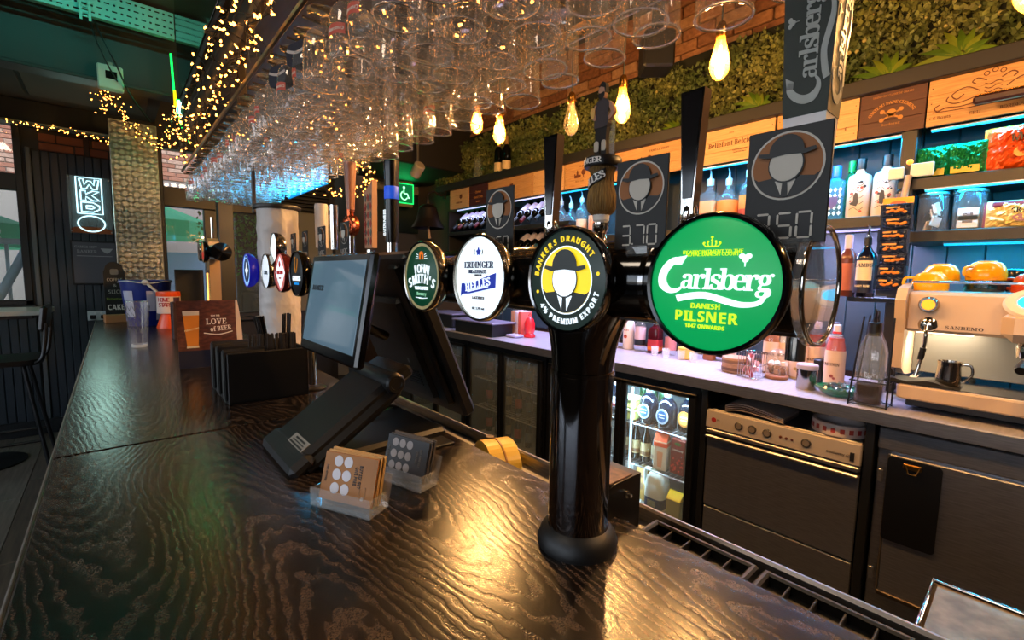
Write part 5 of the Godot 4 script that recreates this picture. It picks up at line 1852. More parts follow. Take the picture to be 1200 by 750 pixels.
	part(lt,"wing",mb().box(Vector3(-.045,-.005,0),Vector3(.055,.05,.012),.003).mesh(),fc(.7,.78,.82,.4))
	part(lt,"lamp",mb().ball(Vector3(.0,.035,.012),Vector3(.012,.012,.012),12,8).mesh(),glow("small_amber",Color(1.0,.6,.2),1.2))
	part(lt,"chain",mb().tube([Vector3(.0,-.02,.012),Vector3(-.01,-.14,.012)],.012,8).mesh(),fc(.62,.56,.5,.4))
	# crisps and a multipack on the top snack shelf
	var gfoil := mat("green_foil",Color(.06,.46,.24),.22,.55)
	for k in 2:
		var o := snack_bag("crisp_packet",["shiny green crisp packet, left of two on the top snack shelf","shiny green crisp packet, right of two beside the orange multipack"][k],Vector3(2.63,1.892,[-.338,-.235][k]),.112,.125,.06,gfoil,{"end": gfoil})
		part(o,"yellow_base",mb().box(Vector3(0,.016,.022),Vector3(.085,.028,.004),.001).mesh(),fc(.72,.62,.1,.4))
	var mini := snack_bag("multipack","orange multipack bag lettered MINI on the top snack shelf",Vector3(2.64,1.892,-.075),.215,.165,.1,mat("orange_foil",Color(.8,.3,.07),.28,.25),{"end": mat("orange_foil_end",Color(.85,.4,.1),.3,.3)})
	letters(mini,"MINI",.026,fc(.1,.05,.02,.5),Vector3(.005,.112,.052),font("sans",true),1.0,Basis(Vector3.BACK,.1))
	letters(mini,"CHEDDARS",.008,fc(.35,.1,.02,.5),Vector3(.01,.088,.055),font("sans",true),1.0,Basis(Vector3.BACK,.1))
	part(mini,"biscuit_print",mb().prism(circle(.02,12),.051,.0525).mesh(),fc(.88,.5,.12,.4),Vector3(-.01,.055,0))
	part(mini,"ribbon_print",mb().box(Vector3(.05,.028,.043),Vector3(.07,.01,.002)).mesh(),fc(.9,.8,.55,.4))
	snack_bag("crisp_packet","orange snack packet at the far right of the top snack shelf",Vector3(2.64,1.892,.19),.2,.15,.08,mats["orange_foil"],{})
	# two glass jars and a biscuit packet on the lower snack shelf
	for k in 2:
		var j := thing("storage_jar",["glass storage jar of white tea bags, left of two","glass storage jar with a white packet, right of two"][k],"jar",Vector3(2.655,1.668,[-.322,-.212][k]),FRONT)
		var R := .049
		part(j,"glass",mb().lathe(v2([0,0,R - .002,0,R,.004,R,.142,R - .004,.15]),32).mesh(),glass("jar_glass",Color(.9,.96,.97),.05))
		part(j,"lid",mb().lathe(v2([0,.148,R + .002,.148,R + .003,.152,R + .003,.158,R - .004,.162,0,.162]),32).mesh(),mat("jar_lid",Color(.45,.52,.55),.25,.7))
		part(j,"lid_ring",mb().torus(Vector3(0,.149,0),R + .002,.003,32,6).mesh(),solid_glass())
		var rng := RandomNumberGenerator.new()
		rng.seed = 40 + k
		for i in (7 if k == 0 else 2):
			var bs := Basis(Vector3(rng.randfn(),rng.randfn(),rng.randfn()).normalized(),rng.randf_range(.2,.7)) if k == 0 else Basis.IDENTITY
			var where := Vector3(2.655 + rng.randf_range(-.012,.012),1.695 + .012 * i,[-.322,-.212][k] + rng.randf_range(-.014,.014)) if k == 0 else Vector3(2.65,1.7 + .028 * i,-.212)
			var tbg := solo("tea_bag" if k == 0 else "small_packet",mb().box(Vector3.ZERO,Vector3(.05,.04,.006) if k == 0 else Vector3(.05,.052,.062),.002).mesh(),fc(.82,.8,.78,.7),["white tea bag heaped inside the left storage jar",["white packet at the bottom of the right storage jar","white packet lying uppermost in the right storage jar"][mini_i(i)]][k],"tea bag" if k == 0 else "packet",where,.0,"tea bags in the jar" if k == 0 else "")
			tbg.transform.basis = bs
			if k == 1:
				part(tbg,"print",mb().box(Vector3(-.026,.0,0),Vector3(.001,.012,.03)).mesh(),fc(.35,.3,.3,.5))
	var bp := snack_bag("biscuit_packet","cream and maroon biscuit packet right of the storage jars",Vector3(2.64,1.668,-.07),.185,.105,.07,fc(.8,.7,.42,.35),{"end": fc(.45,.12,.25,.4)})
	part(bp,"maroon_top",mb().box(Vector3(.0,.09,.012),Vector3(.15,.022,.03),.005).mesh(),fc(.4,.1,.22,.35))
	letters(bp,"SKIPS",.018,fc(.12,.08,.05,.5),Vector3(.01,.062,.037),font("sans",true),1.0)
	part(bp,"print_oval",mb().prism(circle(.018,14,Vector2.ZERO,Vector2(1.6,.8)),.034,.0355).mesh(),fc(.55,.38,.45,.4),Vector3(.01,.035,0))
	snack_bag("biscuit_packet","cream biscuit packet beyond the right edge",Vector3(2.64,1.668,.13),.18,.1,.07,fc(.8,.7,.42,.35),{})
	# nut packets hanging on a card
	var nc := thing("nut_card","yellow-headed backing card from which nut packets hang","hanging card",Vector3(2.47,1.4,-.41),FRONT)
	part(nc,"card",mb().box(Vector3(0,.19,-.004),Vector3(.094,.4,.002),.0).mesh(),fc(.05,.1,.2,.5))
	part(nc,"header",mb().box(Vector3(0,.378,.001),Vector3(.1,.04,.004),.001).mesh(),fc(.88,.58,.05,.4))
	part(nc,"header_print",mb().prism(circle(.012,12,Vector2.ZERO,Vector2(2.2,.8)),.003,.004).mesh(),fc(.65,.28,.06,.4),Vector3(0,.374,0))
	var navyf := mat("navy_foil",Color(.04,.1,.22),.26,.45)
	for i in 7:
		var o := snack_bag("nut_packet",["dark blue nut packet, topmost under the yellow header","dark blue nut packet, second under the yellow header","dark blue nut packet, third under the yellow header","dark blue nut packet, middle of the hanging strip","dark blue nut packet, fifth down the hanging strip","dark blue nut packet, sixth down beside the rum bottle's neck","dark blue nut packet, lowest of the hanging strip"][i],Vector3(2.452,1.715 - .05 * i,-.41 + .004 * sin(i * 2.0)),.09,.056,.026,navyf,{"end": navyf})
		var nb := mb()
		var rng := RandomNumberGenerator.new()
		rng.seed = 60 + i
		for k in 6:
			nb.ball(Vector3(-.022 + .01 * k + rng.randf_range(-.003,.003),.024 + rng.randf_range(-.004,.006),.013),Vector3(.008,.006,.004),8,5)
		part(o,"peanut_print",nb.mesh(),fc(.78,.45,.1,.4))
		part(o,"lettering_band",mb().box(Vector3(-.01,.04,.0125),Vector3(.045,.007,.002)).mesh(),fc(.8,.55,.2,.4))

func mini_i(i: int) -> int:
	return i % 2

func build_bar_end() -> void:
	var o := thing("wooden_pole","dark maroon pole with a gilt edge lying before the coat-of-arms crate end","pole",Vector3(2.47,2.13,-.02))
	part(o,"shaft",mb().box(Vector3(0,0,.0),Vector3(.03,.03,.4),.007).mesh(),fc(.17,.06,.05,.35))
	part(o,"gilt_edge",mb().box(Vector3(-.012,.016,.0),Vector3(.006,.004,.39),.001).mesh(),mats["brass"])
	part(o,"hook",mb().box(Vector3(.06,.0,.12),Vector3(.1,.012,.02),.002).mesh(),fc(.1,.1,.1,.4))

# ------------------------------------------------------------------ standing on the back counter
func build_bench_goods() -> void:
	var clearb := glass("clear_bottle",Color(.88,.95,.97),.045)
	var black := fc(.03,.03,.035,.4)
	var cream := fc(.8,.68,.58,.55)
	var y := .952
	# row of syrup bottles behind the round tube
	var liq := [Color(.55,.3,.12),Color(.7,.72,.72),Color(.75,.62,.35),Color(.62,.1,.07),Color(.68,.3,.28)]
	var lab := ["syrup bottle with a cream label, farthest of five under the tube","clear syrup bottle with a cream label, second of five under the tube","syrup bottle with a cream label behind the silver-lidded tin","red syrup bottle with a cream label, fourth of five","pink syrup bottle with a cream label and red-striped neck beside the wire rack"]
	for k in 5:
		var z: float = [-.9,-.835,-.765,-.7,-.6][k]
		var x: float = [2.62,2.64,2.6,2.63,2.55][k]
		var o := bottle("syrup_bottle",lab[k],Vector3(x,y,z),"syrup",clearb,{"liquid": mat("syrup_%d" % k,liq[k],.12),"level": .8,"tag": [.05,.6,cream],"word": "MONIN","word_h": .014,"ink": fc(.35,.22,.16,.5),"cap": [.03,fc(.8,.78,.82,.4)],"squeeze": .8})
		part(o,"fruit_print",mb().prism(circle(.008,10),.041,.0425).prism(circle(.006,10,Vector2(.01,-.01)),.041,.0425).mesh(),flat(liq[k] * .8,.5),Vector3(0,.055,.0005))
		if k == 4:
			for q in 2:
				part(o,"neck_stripe",mb().lathe(v2([.0185 - .003 * q,.252 + .018 * q,.0175 - .003 * q,.262 + .018 * q]),18).mesh(),fc(.75,.12,.14,.4))
			bottle("syrup_bottle","pale syrup bottle standing behind the pink one",Vector3(2.68,y,-.64),"syrup",clearb,{"liquid": mat("syrup_1",liq[1],.12),"level": .8,"tag": [.05,.6,cream],"cap": [.03,fc(.25,.28,.33,.4)]})
	solo("dark_carton",mb().box(Vector3(0,.06,0),Vector3(.035,.12,.05),.003).mesh(),black,"narrow black carton between the two nearest syrup bottles","carton",Vector3(2.56,y,-.665),FRONT)
	# liqueur bottles left of the green badge
	bottle("liqueur_bottle","dark square liqueur bottle with a brown label at the column's edge",Vector3(2.7,y,-2.00),"square",fc(.18,.07,.05,.15),{"tag": [.2,.6,fc(.45,.3,.22,.5)],"cap": [.04,fc(.6,.12,.1,.4)]})
	var mal := bottle("liqueur_bottle","white coconut-liqueur bottle with a palm print and red cap",Vector3(2.7,y,-1.85),"spirit",fc(.84,.8,.78,.3),{"scale": 1.0,"cap": [.035,fc(.7,.1,.1,.4)]})
	letters(mal,"MALIBU",.011,fc(.55,.35,.2,.5),Vector3(0,.135,.04),font("sans",true),.9)
	part(mal,"palm_print",mb().prism(circle(.014,14,Vector2(0,.09)),.0395,.0402).mesh(),fc(.7,.3,.12,.5))
	part(mal,"palm_print",mb().prism(v2([-.012,.095,.0,.105,.012,.095,.002,.094,.003,.078,-.001,.078,-.001,.094]),.0404,.041).mesh(),fc(.1,.07,.05,.5))
	bottle("liqueur_bottle","clear bottle with a black and white label beside the white bottle",Vector3(2.68,y,-1.745),"spirit",clearb,{"scale": .95,"tag": [.15,.66,fc(.72,.62,.64,.5)],"band": black,"cap": [.04,fc(.55,.58,.66,.4)]})
	bottle("liqueur_bottle","dark red liqueur bottle with a berry label",Vector3(2.69,y,-1.635),"square",fc(.22,.03,.06,.15),{"scale": .95,"tag": [.08,.4,fc(.62,.14,.16,.5)],"band": fc(.8,.45,.12,.5),"cap": [.04,fc(.55,.2,.3,.4)]})
	bottle("liqueur_bottle","pink-labelled bottle right of the berry liqueur",Vector3(2.7,y,-1.53),"spirit",clearb,{"scale": .9,"tag": [.15,.5,fc(.66,.42,.42,.5)],"cap": [.04,black]})
	var shot := mb().lathe(v2([0,0,.018,0,.019,.004,.024,.06,.0228,.06,.018,.01,0,.009]),20).mesh()
	for k in 4:
		var g := thing("shot_glass","small clear shot glass in the row before the liqueur bottles under the green badge","glass",Vector3(2.6 - .02 * (k % 2),y,-1.58 + .09 * k),.0,"shot glasses on the back counter")
		part(g,"wall",shot,glass("shot_clear",Color(.92,.95,.97),.2))
	solo("yellow_tub",mb().lathe(v2([0,0,.04,0,.045,.005,.048,.06,.048,.07,0,.07]),24).mesh(),fc(.86,.66,.28,.45),"yellow tub peeping under the green badge's rim","tub",Vector3(2.66,y,-1.4))
	# round wooden box, wire basket, cork-based jar, tin, green dish
	var rb := thing("round_box","round wooden box banded with rope print under the green badge","box",Vector3(2.52,y,-1.035))
	part(rb,"drum",mb().lathe(v2([0,0,.07,0,.073,.004,.073,.075,.07,.08,0,.08]),32).mesh(),speckled("basket_wood",Color(.5,.36,.24),Color(.66,.5,.36),.6,3.0,0,121,Vector3(1,6,1)))
	part(rb,"band",mb().lathe(v2([.0735,.012,.0745,.014,.0745,.026,.0735,.028]),32).mesh(),fc(.36,.24,.15,.6))
	part(rb,"band",mb().lathe(v2([.0735,.052,.0745,.054,.0745,.066,.0735,.068]),32).mesh(),fc(.42,.3,.2,.6))
	var wb := thing("wire_basket","chrome wire basket full of pinkish sachets","basket",Vector3(2.44,y,-.925),FRONT)
	var chrome: Material = mats["chrome"]
	for k in 9:
		for sd in [-1.0,1.0]:
			part(wb,"wire",mb().tube([Vector3(-.05 + .0125 * k,0,sd * .045),Vector3(-.05 + .0125 * k,.13,sd * .045)],.0014,5).mesh(),chrome)
	for h in [.004,.066,.13]:
		part(wb,"hoop",mb().tube([Vector3(-.05,h,-.045),Vector3(.05,h,-.045),Vector3(.05,h,.045),Vector3(-.05,h,.045),Vector3(-.05,h,-.045)],.0018,5).mesh(),chrome)
	var rng := RandomNumberGenerator.new()
	rng.seed = 71
	for k in 16:
		var o := solo("sachet",mb().box(Vector3.ZERO,Vector3(.045,.055,.005),.001).mesh(),[fc(.66,.2,.22,.5),fc(.72,.48,.46,.5),fc(.8,.7,.66,.5)][k % 3],["red sachet jumbled in the wire basket","pink sachet jumbled in the wire basket","pale sachet jumbled in the wire basket"][k % 3],"sachet",Vector3(2.44 + rng.randf_range(-.022,.022),y + .03 + .0045 * k,-.925 + rng.randf_range(-.022,.022)),0,["red sachets","pink sachets","pale sachets"][k % 3])
		o.transform.basis = Basis(Vector3(rng.randfn(),rng.randfn(),rng.randfn()).normalized(),rng.randf() * 1.2)
	var cj := thing("cork_jar","glass jar with a cork base and sugar lumps in it","jar",Vector3(2.52,y,-.835))
	part(cj,"cork_base",mb().lathe(v2([0,0,.052,0,.054,.003,.054,.016,.05,.018,0,.018]),28).mesh(),fc(.55,.34,.18,.7))
	part(cj,"dome",mb().lathe(curve2(v2([.047,.018,.048,.07,.045,.12,.028,.145,.0,.15]),4),28).mesh(),glass("jar_glass",Color(.9,.96,.97),.05))
	for k in 9:
		var o := solo("sugar_lump",mb().box(Vector3.ZERO,Vector3(.026,.024,.022),.003).mesh(),[fc(.5,.34,.22,.8),fc(.82,.76,.7,.8)][0 if k < 6 else 1],["brown sugar lump inside the cork-based jar","white sugar lump on top inside the cork-based jar"][0 if k < 6 else 1],"sugar lump",Vector3(2.52 + rng.randf_range(-.02,.02),y + .034 + .02 * int(k / 3.0),-.835 + (k % 3 - 1) * .027),0,["brown sugar lumps","white sugar lumps"][0 if k < 6 else 1])
		o.transform.basis = Basis(Vector3(rng.randfn(),rng.randfn(),rng.randfn()).normalized(),rng.randf())
	var tin := thing("steel_tin","small polished steel tin with a pale lid","tin",Vector3(2.39,y,-.665))
	part(tin,"body",mb().lathe(v2([0,0,.04,0,.041,.003,.041,.098,0,.098]),32).mesh(),mat("polished_steel",Color(.66,.63,.6),.14,1.0))
	part(tin,"lid",mb().lathe(v2([.042,.092,.0435,.094,.0435,.112,.04,.116,0,.117]),32).mesh(),fc(.66,.62,.66,.3))
	var ds := thing("green_dish","green glass dish of silver foil scraps beside the wire rack","dish",Vector3(2.37,y,-.535))
	part(ds,"bowl",mb().lathe(v2([0,0,.05,0,.06,.006,.088,.034,.09,.036,.085,.036,.056,.012,0,.01]),32).mesh(),glass("green_dish_glass",Color(.1,.45,.25),.6,.06))
	var fb := mb()
	for k in 40:
		var bs := Basis(Vector3(rng.randfn(),rng.randfn(),rng.randfn()).normalized(),rng.randf() * TAU)
		fb.frame(Transform3D(bs,Vector3(rng.randf_range(-.05,.05),.03 + rng.randf() * .016,rng.randf_range(-.05,.05))))
		fb.box(Vector3.ZERO,Vector3(.018,.012,.003),.0)
	var scraps := solo("foil_scraps",fb.mesh(),mat("silver_foil",Color(.75,.76,.78),.2,1.0),"crumpled silver foil scraps heaped in the green dish","foil",Vector3(2.37,y,-.535))
	scraps.set_meta("kind","stuff")
	# black wire rack with a clear bottle of dark syrup; rum bottle on the small shelf over it
	var rk := thing("wire_rack","black wire bottle rack at the coffee machine's left","rack",Vector3(2.29,y,-.41),FRONT)
	for sx in [-1.0,1.0]:
		for sz in [-1.0,1.0]:
			part(rk,"upright_wire",mb().tube([Vector3(sx * .062,0,sz * .05),Vector3(sx * .062 + (.03 if sx < 0 else .0),.36,sz * .05)],.0035,6).mesh(),black)
	for h in [.006,.1]:
		part(rk,"hoop_wire",mb().tube([Vector3(-.062,h,-.05),Vector3(.062,h,-.05),Vector3(.062,h,.05),Vector3(-.062,h,.05),Vector3(-.062,h,-.05)],.0028,6).mesh(),black)
	bottle("pump_bottle","tall clear bottle a quarter full of dark red syrup in the wire rack",Vector3(2.29,y + .006,-.415),"syrup",clearb,{"scale": 1.12,"p": 4.0,"liquid": mat("dark_red_syrup",Color(.12,.02,.02),.1),"level": .24,"cap": [.05,black],"pourer": black})
	bottle("pump_bottle","half hidden clear bottle behind the one with dark red syrup",Vector3(2.42,y,-.43),"syrup",clearb,{"scale": 1.1,"cap": [.05,black],"pourer": black})
	var rum := bottle("rum_bottle","dark navy rum bottle with a cream label on the small shelf",Vector3(2.5,1.395 - .015,-.505),"spirit",mat("navy_glass",Color(.03,.04,.1),.08),{"scale": .98,"tag": [.08,.66,fc(.05,.06,.16,.4)],"cap": [.03,black],"pourer": mats["chrome"]})
	part(rum,"front_label",mb().lathe(v2([.0392,.075,.0394,.1,.0392,.16]),12,Vector2.ONE,.75,2.39).mesh(),fc(.8,.74,.62,.5))
	letters(rum,"LAMB'S",.016,fc(.06,.08,.25,.5),Vector3(0,.14,.0405),font("serif",true),.75)
	letters(rum,"NAVY RUM",.009,fc(.8,.74,.62,.5),Vector3(0,.05,.0405),font("sans",true),.8)
	bottle("rum_bottle","slim bottle with a pink and white label left of the navy rum",Vector3(2.55,1.38,-.585),"wine",fc(.36,.18,.14,.2),{"scale": .92,"tag": [.1,.55,fc(.66,.36,.28,.5)],"cap": [.06,fc(.78,.72,.8,.4)]})
	# far end: black till drawer, boards, menus and a red lantern
	var bx := thing("black_case","long black case with a lilac top edge at the back counter's far end","case",Vector3(2.36,y,-3.08))
	part(bx,"body",mb().box(Vector3(0,.05,0),Vector3(.22,.1,.52),.004).mesh(),fc(.045,.048,.055,.4))
	part(bx,"lid",mb().box(Vector3(0,.108,0),Vector3(.26,.012,.58),.003).mesh(),fc(.4,.39,.46,.35))
	var b2 := thing("black_case","second black case stacked with trays beyond the long one","case",Vector3(2.45,y,-3.72))
	part(b2,"body",mb().box(Vector3(0,.06,0),Vector3(.22,.12,.4),.004).mesh(),fc(.045,.048,.055,.4))
	part(b2,"lid",mb().box(Vector3(0,.128,0),Vector3(.26,.012,.46),.003).mesh(),fc(.4,.39,.46,.35))
	var bk := [[Color(.7,.52,.44),"tan menu booklet standing left of three"],[Color(.8,.74,.84),"pale lilac menu booklet standing in the middle"],[Color(.82,.36,.32),"coral menu booklet standing beside the red lantern"]]
	for k in 3:
		var o := thing("menu_booklet",bk[k][1],"booklet",Vector3(2.56,y,-2.86 + .045 * k),FRONT)
		part(o,"cover",mb().box(Vector3(0,.1,0),Vector3(.035,.2,.12),.002).mesh(),flat(bk[k][0],.5))
		part(o,"pages",mb().box(Vector3(0,.201,0),Vector3(.025,.004,.11),.0).mesh(),fc(.85,.84,.82,.7))
	var lan := thing("red_lantern","small translucent red plastic lantern beside the booklets","lantern",Vector3(2.53,y,-2.68))
	var red := glass("red_plastic",Color(.85,.05,.1),.75,.1)
	part(lan,"body",mb().lathe(v2([0,0,.045,0,.048,.01,.034,.03,.044,.06,.044,.11,.03,.15,.012,.165,0,.168]),24).mesh(),red)
	part(lan,"loop",mb().frame(Transform3D(Basis(Vector3.RIGHT,PI / 2),Vector3(0,.178,0))).torus(Vector3.ZERO,.012,.003,16,6).mesh(),red)
	solo("folded_towel",mb().box(Vector3(0,.012,0),Vector3(.1,.024,.12),.009).mesh(),fc(.6,.58,.72,.8),"lilac folded cloth lying in front of the menu booklets","cloth",Vector3(2.42,y,-2.74))
	# more bottles whose tops show past the fonts, along the back
	var more := [["amber spirit bottle at the back, right of the round tube's rings",-1.3,Color(.5,.28,.1)],["brown spirit bottle at the back, behind the wooden round box",-1.18,Color(.3,.14,.08)]]
	for e in more:
		bottle("spirit_bottle",e[0],Vector3(2.76,y,e[1]),"spirit",flat(e[2],.12),{"tag": [.15,.5,cream],"cap": [.03,black]})
	for k in 4:
		bottle("mixer_bottle","small dark red-capped mixer bottle in the far row behind the black cases",Vector3(2.66,y,-3.52 + .07 * k),"beer",fc(.1,.04,.03,.2),{"scale": .9,"cap": [.015,fc(.7,.12,.08,.4)],"group": "red-capped mixer bottles"})

# ------------------------------------------------------------------ under the counter: fridges, dishwasher, cabinet
func fridge(label: String,z0: float,z1: float,doors: Array,lit: bool,seed_: int) -> Node3D:
	# doors: [z0, z1] of each glazed leaf
	var blk := fc(.03,.032,.036,.38)
	var w := z1 - z0
	var zc := (z0 + z1) / 2
	var f := thing("bottle_fridge",label,"fridge",Vector3(2.5,0,zc))
	var inner := fc(.45,.47,.48,.5)
	part(f,"case",mb().box(Vector3(.02,.05,0),Vector3(.56,.09,w),.003).box(Vector3(.02,.872,0),Vector3(.56,.045,w),.003).box(Vector3(.285,.46,0),Vector3(.03,.8,w),.0).box(Vector3(.02,.46,-w / 2 + .015),Vector3(.56,.8,.03),.003).box(Vector3(.02,.46,w / 2 - .015),Vector3(.56,.8,.03),.003).mesh(),blk)
	part(f,"lining",mb().box(Vector3(.262,.47,0),Vector3(.006,.74,w - .07),.0).box(Vector3(.02,.101,0),Vector3(.48,.006,w - .07),.0).mesh(),inner)
	var grille := mb()
	for k in 9:
		grille.box(Vector3(-.262,.02 + .008 * k,0),Vector3(.004,.004,w - .1),.0)
	part(f,"grille",grille.mesh(),fc(.05,.05,.055,.5))
	var lamp := part(f,"thermostat",mb().box(Vector3(-.263,.075,w / 2 - .12),Vector3(.004,.022,.05),.001).mesh(),glow("blue_led",Color(.05,.25,1.0),1.6))
	for d in doors:
		var a: float = d[0] - zc
		var b: float = d[1] - zc
		var fr := mb()
		var st := .038
		fr.box(Vector3(-.276,.48,a + st / 2),Vector3(.024,.755,st),.004).box(Vector3(-.276,.48,b - st / 2),Vector3(.024,.755,st),.004)
		fr.box(Vector3(-.276,.845,(a + b) / 2),Vector3(.024,.024,b - a),.004).box(Vector3(-.276,.115,(a + b) / 2),Vector3(.024,.035,b - a),.004)
		var dr := part(f,"door",fr.mesh(),blk)
		part(dr,"pane",mb().box(Vector3(-.276,.48,(a + b) / 2),Vector3(.006,.72,b - a - 2 * st + .01),.0).mesh(),glass("fridge_glass",Color(.85,.92,.95),.08))
		part(dr,"inner_trim",mb().box(Vector3(-.29,.48,a + st + .002),Vector3(.002,.7,.004),.0).box(Vector3(-.29,.835,(a + b) / 2),Vector3(.002,.004,b - a - 2 * st),.0).mesh(),fc(.2,.21,.22,.4))
	for y in [.345,.59]:
		var sh := mb()
		for k in int(w / .03):
			sh.tube([Vector3(-.22,y,-w / 2 + .04 + .03 * k),Vector3(.24,y,-w / 2 + .04 + .03 * k)],.0016,4,false)
		sh.tube([Vector3(-.22,y,-w / 2 + .03),Vector3(-.22,y,w / 2 - .03)],.004,6).tube([Vector3(.22,y,-w / 2 + .03),Vector3(.22,y,w / 2 - .03)],.004,6)
		part(f,"wire_shelf",sh.mesh(),fc(.7,.72,.75,.35,.5))
	if lit:
		part(f,"lamp_tube",mb().box(Vector3(-.235,.838,0),Vector3(.02,.014,w - .12),.003).mesh(),glow("fridge_lamp",Color(.78,.93,1.0),1.4))
		area(f,Vector3(-.225,.826,0),Vector3(.75,-1,0),Vector2(w - .14,.02),Color(.75,.92,1.0),2.6,Vector3(0,0,1))
		for k in 1:
			var z: float = doors[-1][0] - zc + .045
			part(f,"lamp_tube",mb().box(Vector3(-.235,.48,z),Vector3(.012,.66,.012),.003).mesh(),mats["fridge_lamp"])
			area(f,Vector3(-.222,.48,z + .01),Vector3(.9,0,.45),Vector2(.02,.64),Color(.75,.92,1.0),.2)
	return f

func build_undercounter() -> void:
	var black := fc(.03,.03,.035,.4)
	var brownb := mat("brown_bottle",Color(.035,.016,.008),.08)
	var blueb := mat("dark_blue_bottle",Color(.02,.05,.1),.08)
	fridge("black glass-doored bottle fridge at the far end, behind the till monitor",-4.1,-3.13,[[-4.08,-3.62],[-3.61,-3.15]],false,1)
	fridge("unlit black glass-doored bottle fridge left of the near font's column",-3.11,-2.2,[[-3.09,-2.66],[-2.65,-2.22]],false,2)
	fridge("lit glass-doored fridge holding milk and beer, right of the near font's column",-2.18,-1.08,[[-2.16,-1.555],[-1.555,-1.1]],true,3)
	# dark fridge: rows of bottles, faint
	var rows := [["top",.598],["middle",.352],["bottom",.108]]
	for r in rows:
		for i in 7:
			bottle("beer_bottle","dark beer bottle in the front row on the %s shelf of the unlit fridge" % r[0],Vector3(2.4,r[1],-3.03 + .125 * i),"beer",[brownb,blueb,fc(.09,.1,.1,.3)][(i + int(r[1] * 10)) % 3],{"tag": [.18,.5,flat([Color(.45,.16,.14),Color(.4,.38,.3),Color(.25,.3,.36)][(i * 2) % 3],.6)],"cap": [.012,fc(.55,.56,.56,.3,.8)],"group": "bottles on the %s shelf of the unlit fridge" % r[0]})
	# lit fridge, left leaf: red and white capped small bottles above, spirits below
	for i in 4:
		for j in 2:
			bottle("mixer_bottle","small blue bottle with a white label on the lit fridge's top left shelf",Vector3(2.36 + .07 * j,.596,-1.9 + .068 * i),"beer",blueb,{"scale": .86,"tag": [.2,.55,fc(.75,.76,.82,.5)],"band": fc(.55,.1,.14,.5),"cap": [.02,fc(.7,.72,.78,.3)],"group": "blue mixers in the lit fridge"})
	bottle("spirit_bottle","clear bottle with a grey label on the lit fridge's middle shelf, left leaf",Vector3(2.36,.351,-1.7),"spirit",glass("clear_bottle",Color(.88,.95,.97),.045),{"scale": .85,"tag": [.15,.55,fc(.5,.52,.52,.5)],"cap": [.03,black]})
	for i in 3:
		bottle("wine_bottle","dark wine bottle in the lit fridge's left leaf, middle shelf",Vector3(2.38,.351,-1.95 + .075 * i),"wine",brownb,{"scale": .75,"tag": [.15,.5,fc(.2,.2,.22,.5)],"cap": [.04,black],"group": "wine in the lit fridge's left leaf"})
	# right leaf, top: butter tubs, three stout growlers
	for k in 2:
		var t := thing("tub",["pale yellow lidded tub, lower of two in the lit fridge","pale yellow lidded tub, upper of two in the lit fridge"][k],"tub",Vector3(2.35,.596 + .068 * k,-1.575),FRONT)
		part(t,"body",mb().box(Vector3(0,.027,0),Vector3(.115,.054,.1),.01).mesh(),fc(.8,.8,.42,.4))
		part(t,"lid",mb().box(Vector3(0,.058,0),Vector3(.125,.012,.11),.004).mesh(),fc(.86,.86,.62,.35))
	for k in 3:
		var g := bottle("flagon",["dark flagon with a blue and white oval label, left of three in the fridge","dark flagon with a blue and white oval label, middle of three in the fridge","dark flagon with an orange oval label, right of three in the fridge"][k],Vector3([2.36,2.35,2.4][k],.596,[-1.455,-1.33,-1.225][k]),"growler",blueb,{"cap": [.02,fc(.65,.68,.7,.3,.8)]})
		part(g,"oval_label",mb().prism(circle(.044,24,Vector2(0,.075),Vector2(.85,1.0)),.052,.0575).mesh(),flat([Color(.62,.72,.8),Color(.7,.76,.82),Color(.75,.45,.15)][k],.5))
		part(g,"label_middle",mb().prism(circle(.034,24,Vector2(0,.075),Vector2(.85,1.0)),.0575,.058).mesh(),flat([Color(.1,.3,.5),Color(.12,.32,.52),Color(.85,.62,.3)][k],.5))
		part(g,"label_lines",mb().box(Vector3(0,.085,.0583),Vector3(.04,.006,.0006)).box(Vector3(0,.068,.0583),Vector3(.034,.005,.0006)).mesh(),fc(.85,.88,.9,.5))
	for k in 3:
		bottle("soda_bottle","red-topped small bottle at the back of the lit fridge's top shelf",Vector3(2.56,.596,-1.62 + .07 * k),"beer",fc(.15,.3,.18,.2),{"cap": [.02,fc(.75,.12,.1,.4)],"scale": .95,"group": "red-topped bottles at the fridge's back"})
	# middle: four ales, a milkshake carton, a cranberry carton
	for k in 4:
		bottle("ale_bottle","brown ale bottle with a cream label in the row on the lit fridge's middle shelf",Vector3(2.37,.351,-1.615 + .072 * k),"beer",brownb,{"scale": 1.0,"tag": [.15,.5,fc(.55,.48,.34,.5)],"band": fc(.35,.22,.1,.5),"cap": [.012,fc(.45,.3,.12,.3,.6)],"group": "brown ales in the lit fridge"})
	var c := thing("drink_carton","gable-topped drink carton with an orange top beside the brown ales","carton",Vector3(2.34,.351,-1.345),FRONT + .2)
	part(c,"body",mb().box(Vector3(0,.085,0),Vector3(.075,.17,.07),.004).mesh(),fc(.8,.74,.64,.4))
	part(c,"gable",mb().frame(Transform3D(Basis(Vector3.UP,PI / 2),Vector3.ZERO)).prism(v2([-.035,.17,.035,.17,.004,.21,.004,.225,-.004,.225,-.004,.21]),-.037,.037).mesh(),fc(.82,.3,.12,.4))
	part(c,"orange_band",mb().box(Vector3(0,.15,.0),Vector3(.0765,.03,.0715),.004).mesh(),fc(.82,.3,.12,.4))
	part(c,"glass_print",mb().prism(v2([-.012,.02,.012,.02,.018,.11,-.018,.11]),.0352,.036).mesh(),fc(.82,.58,.42,.5))
	var cr := thing("drink_carton","dark red fruit-juice carton right of the gable-topped one","carton",Vector3(2.36,.351,-1.245),FRONT)
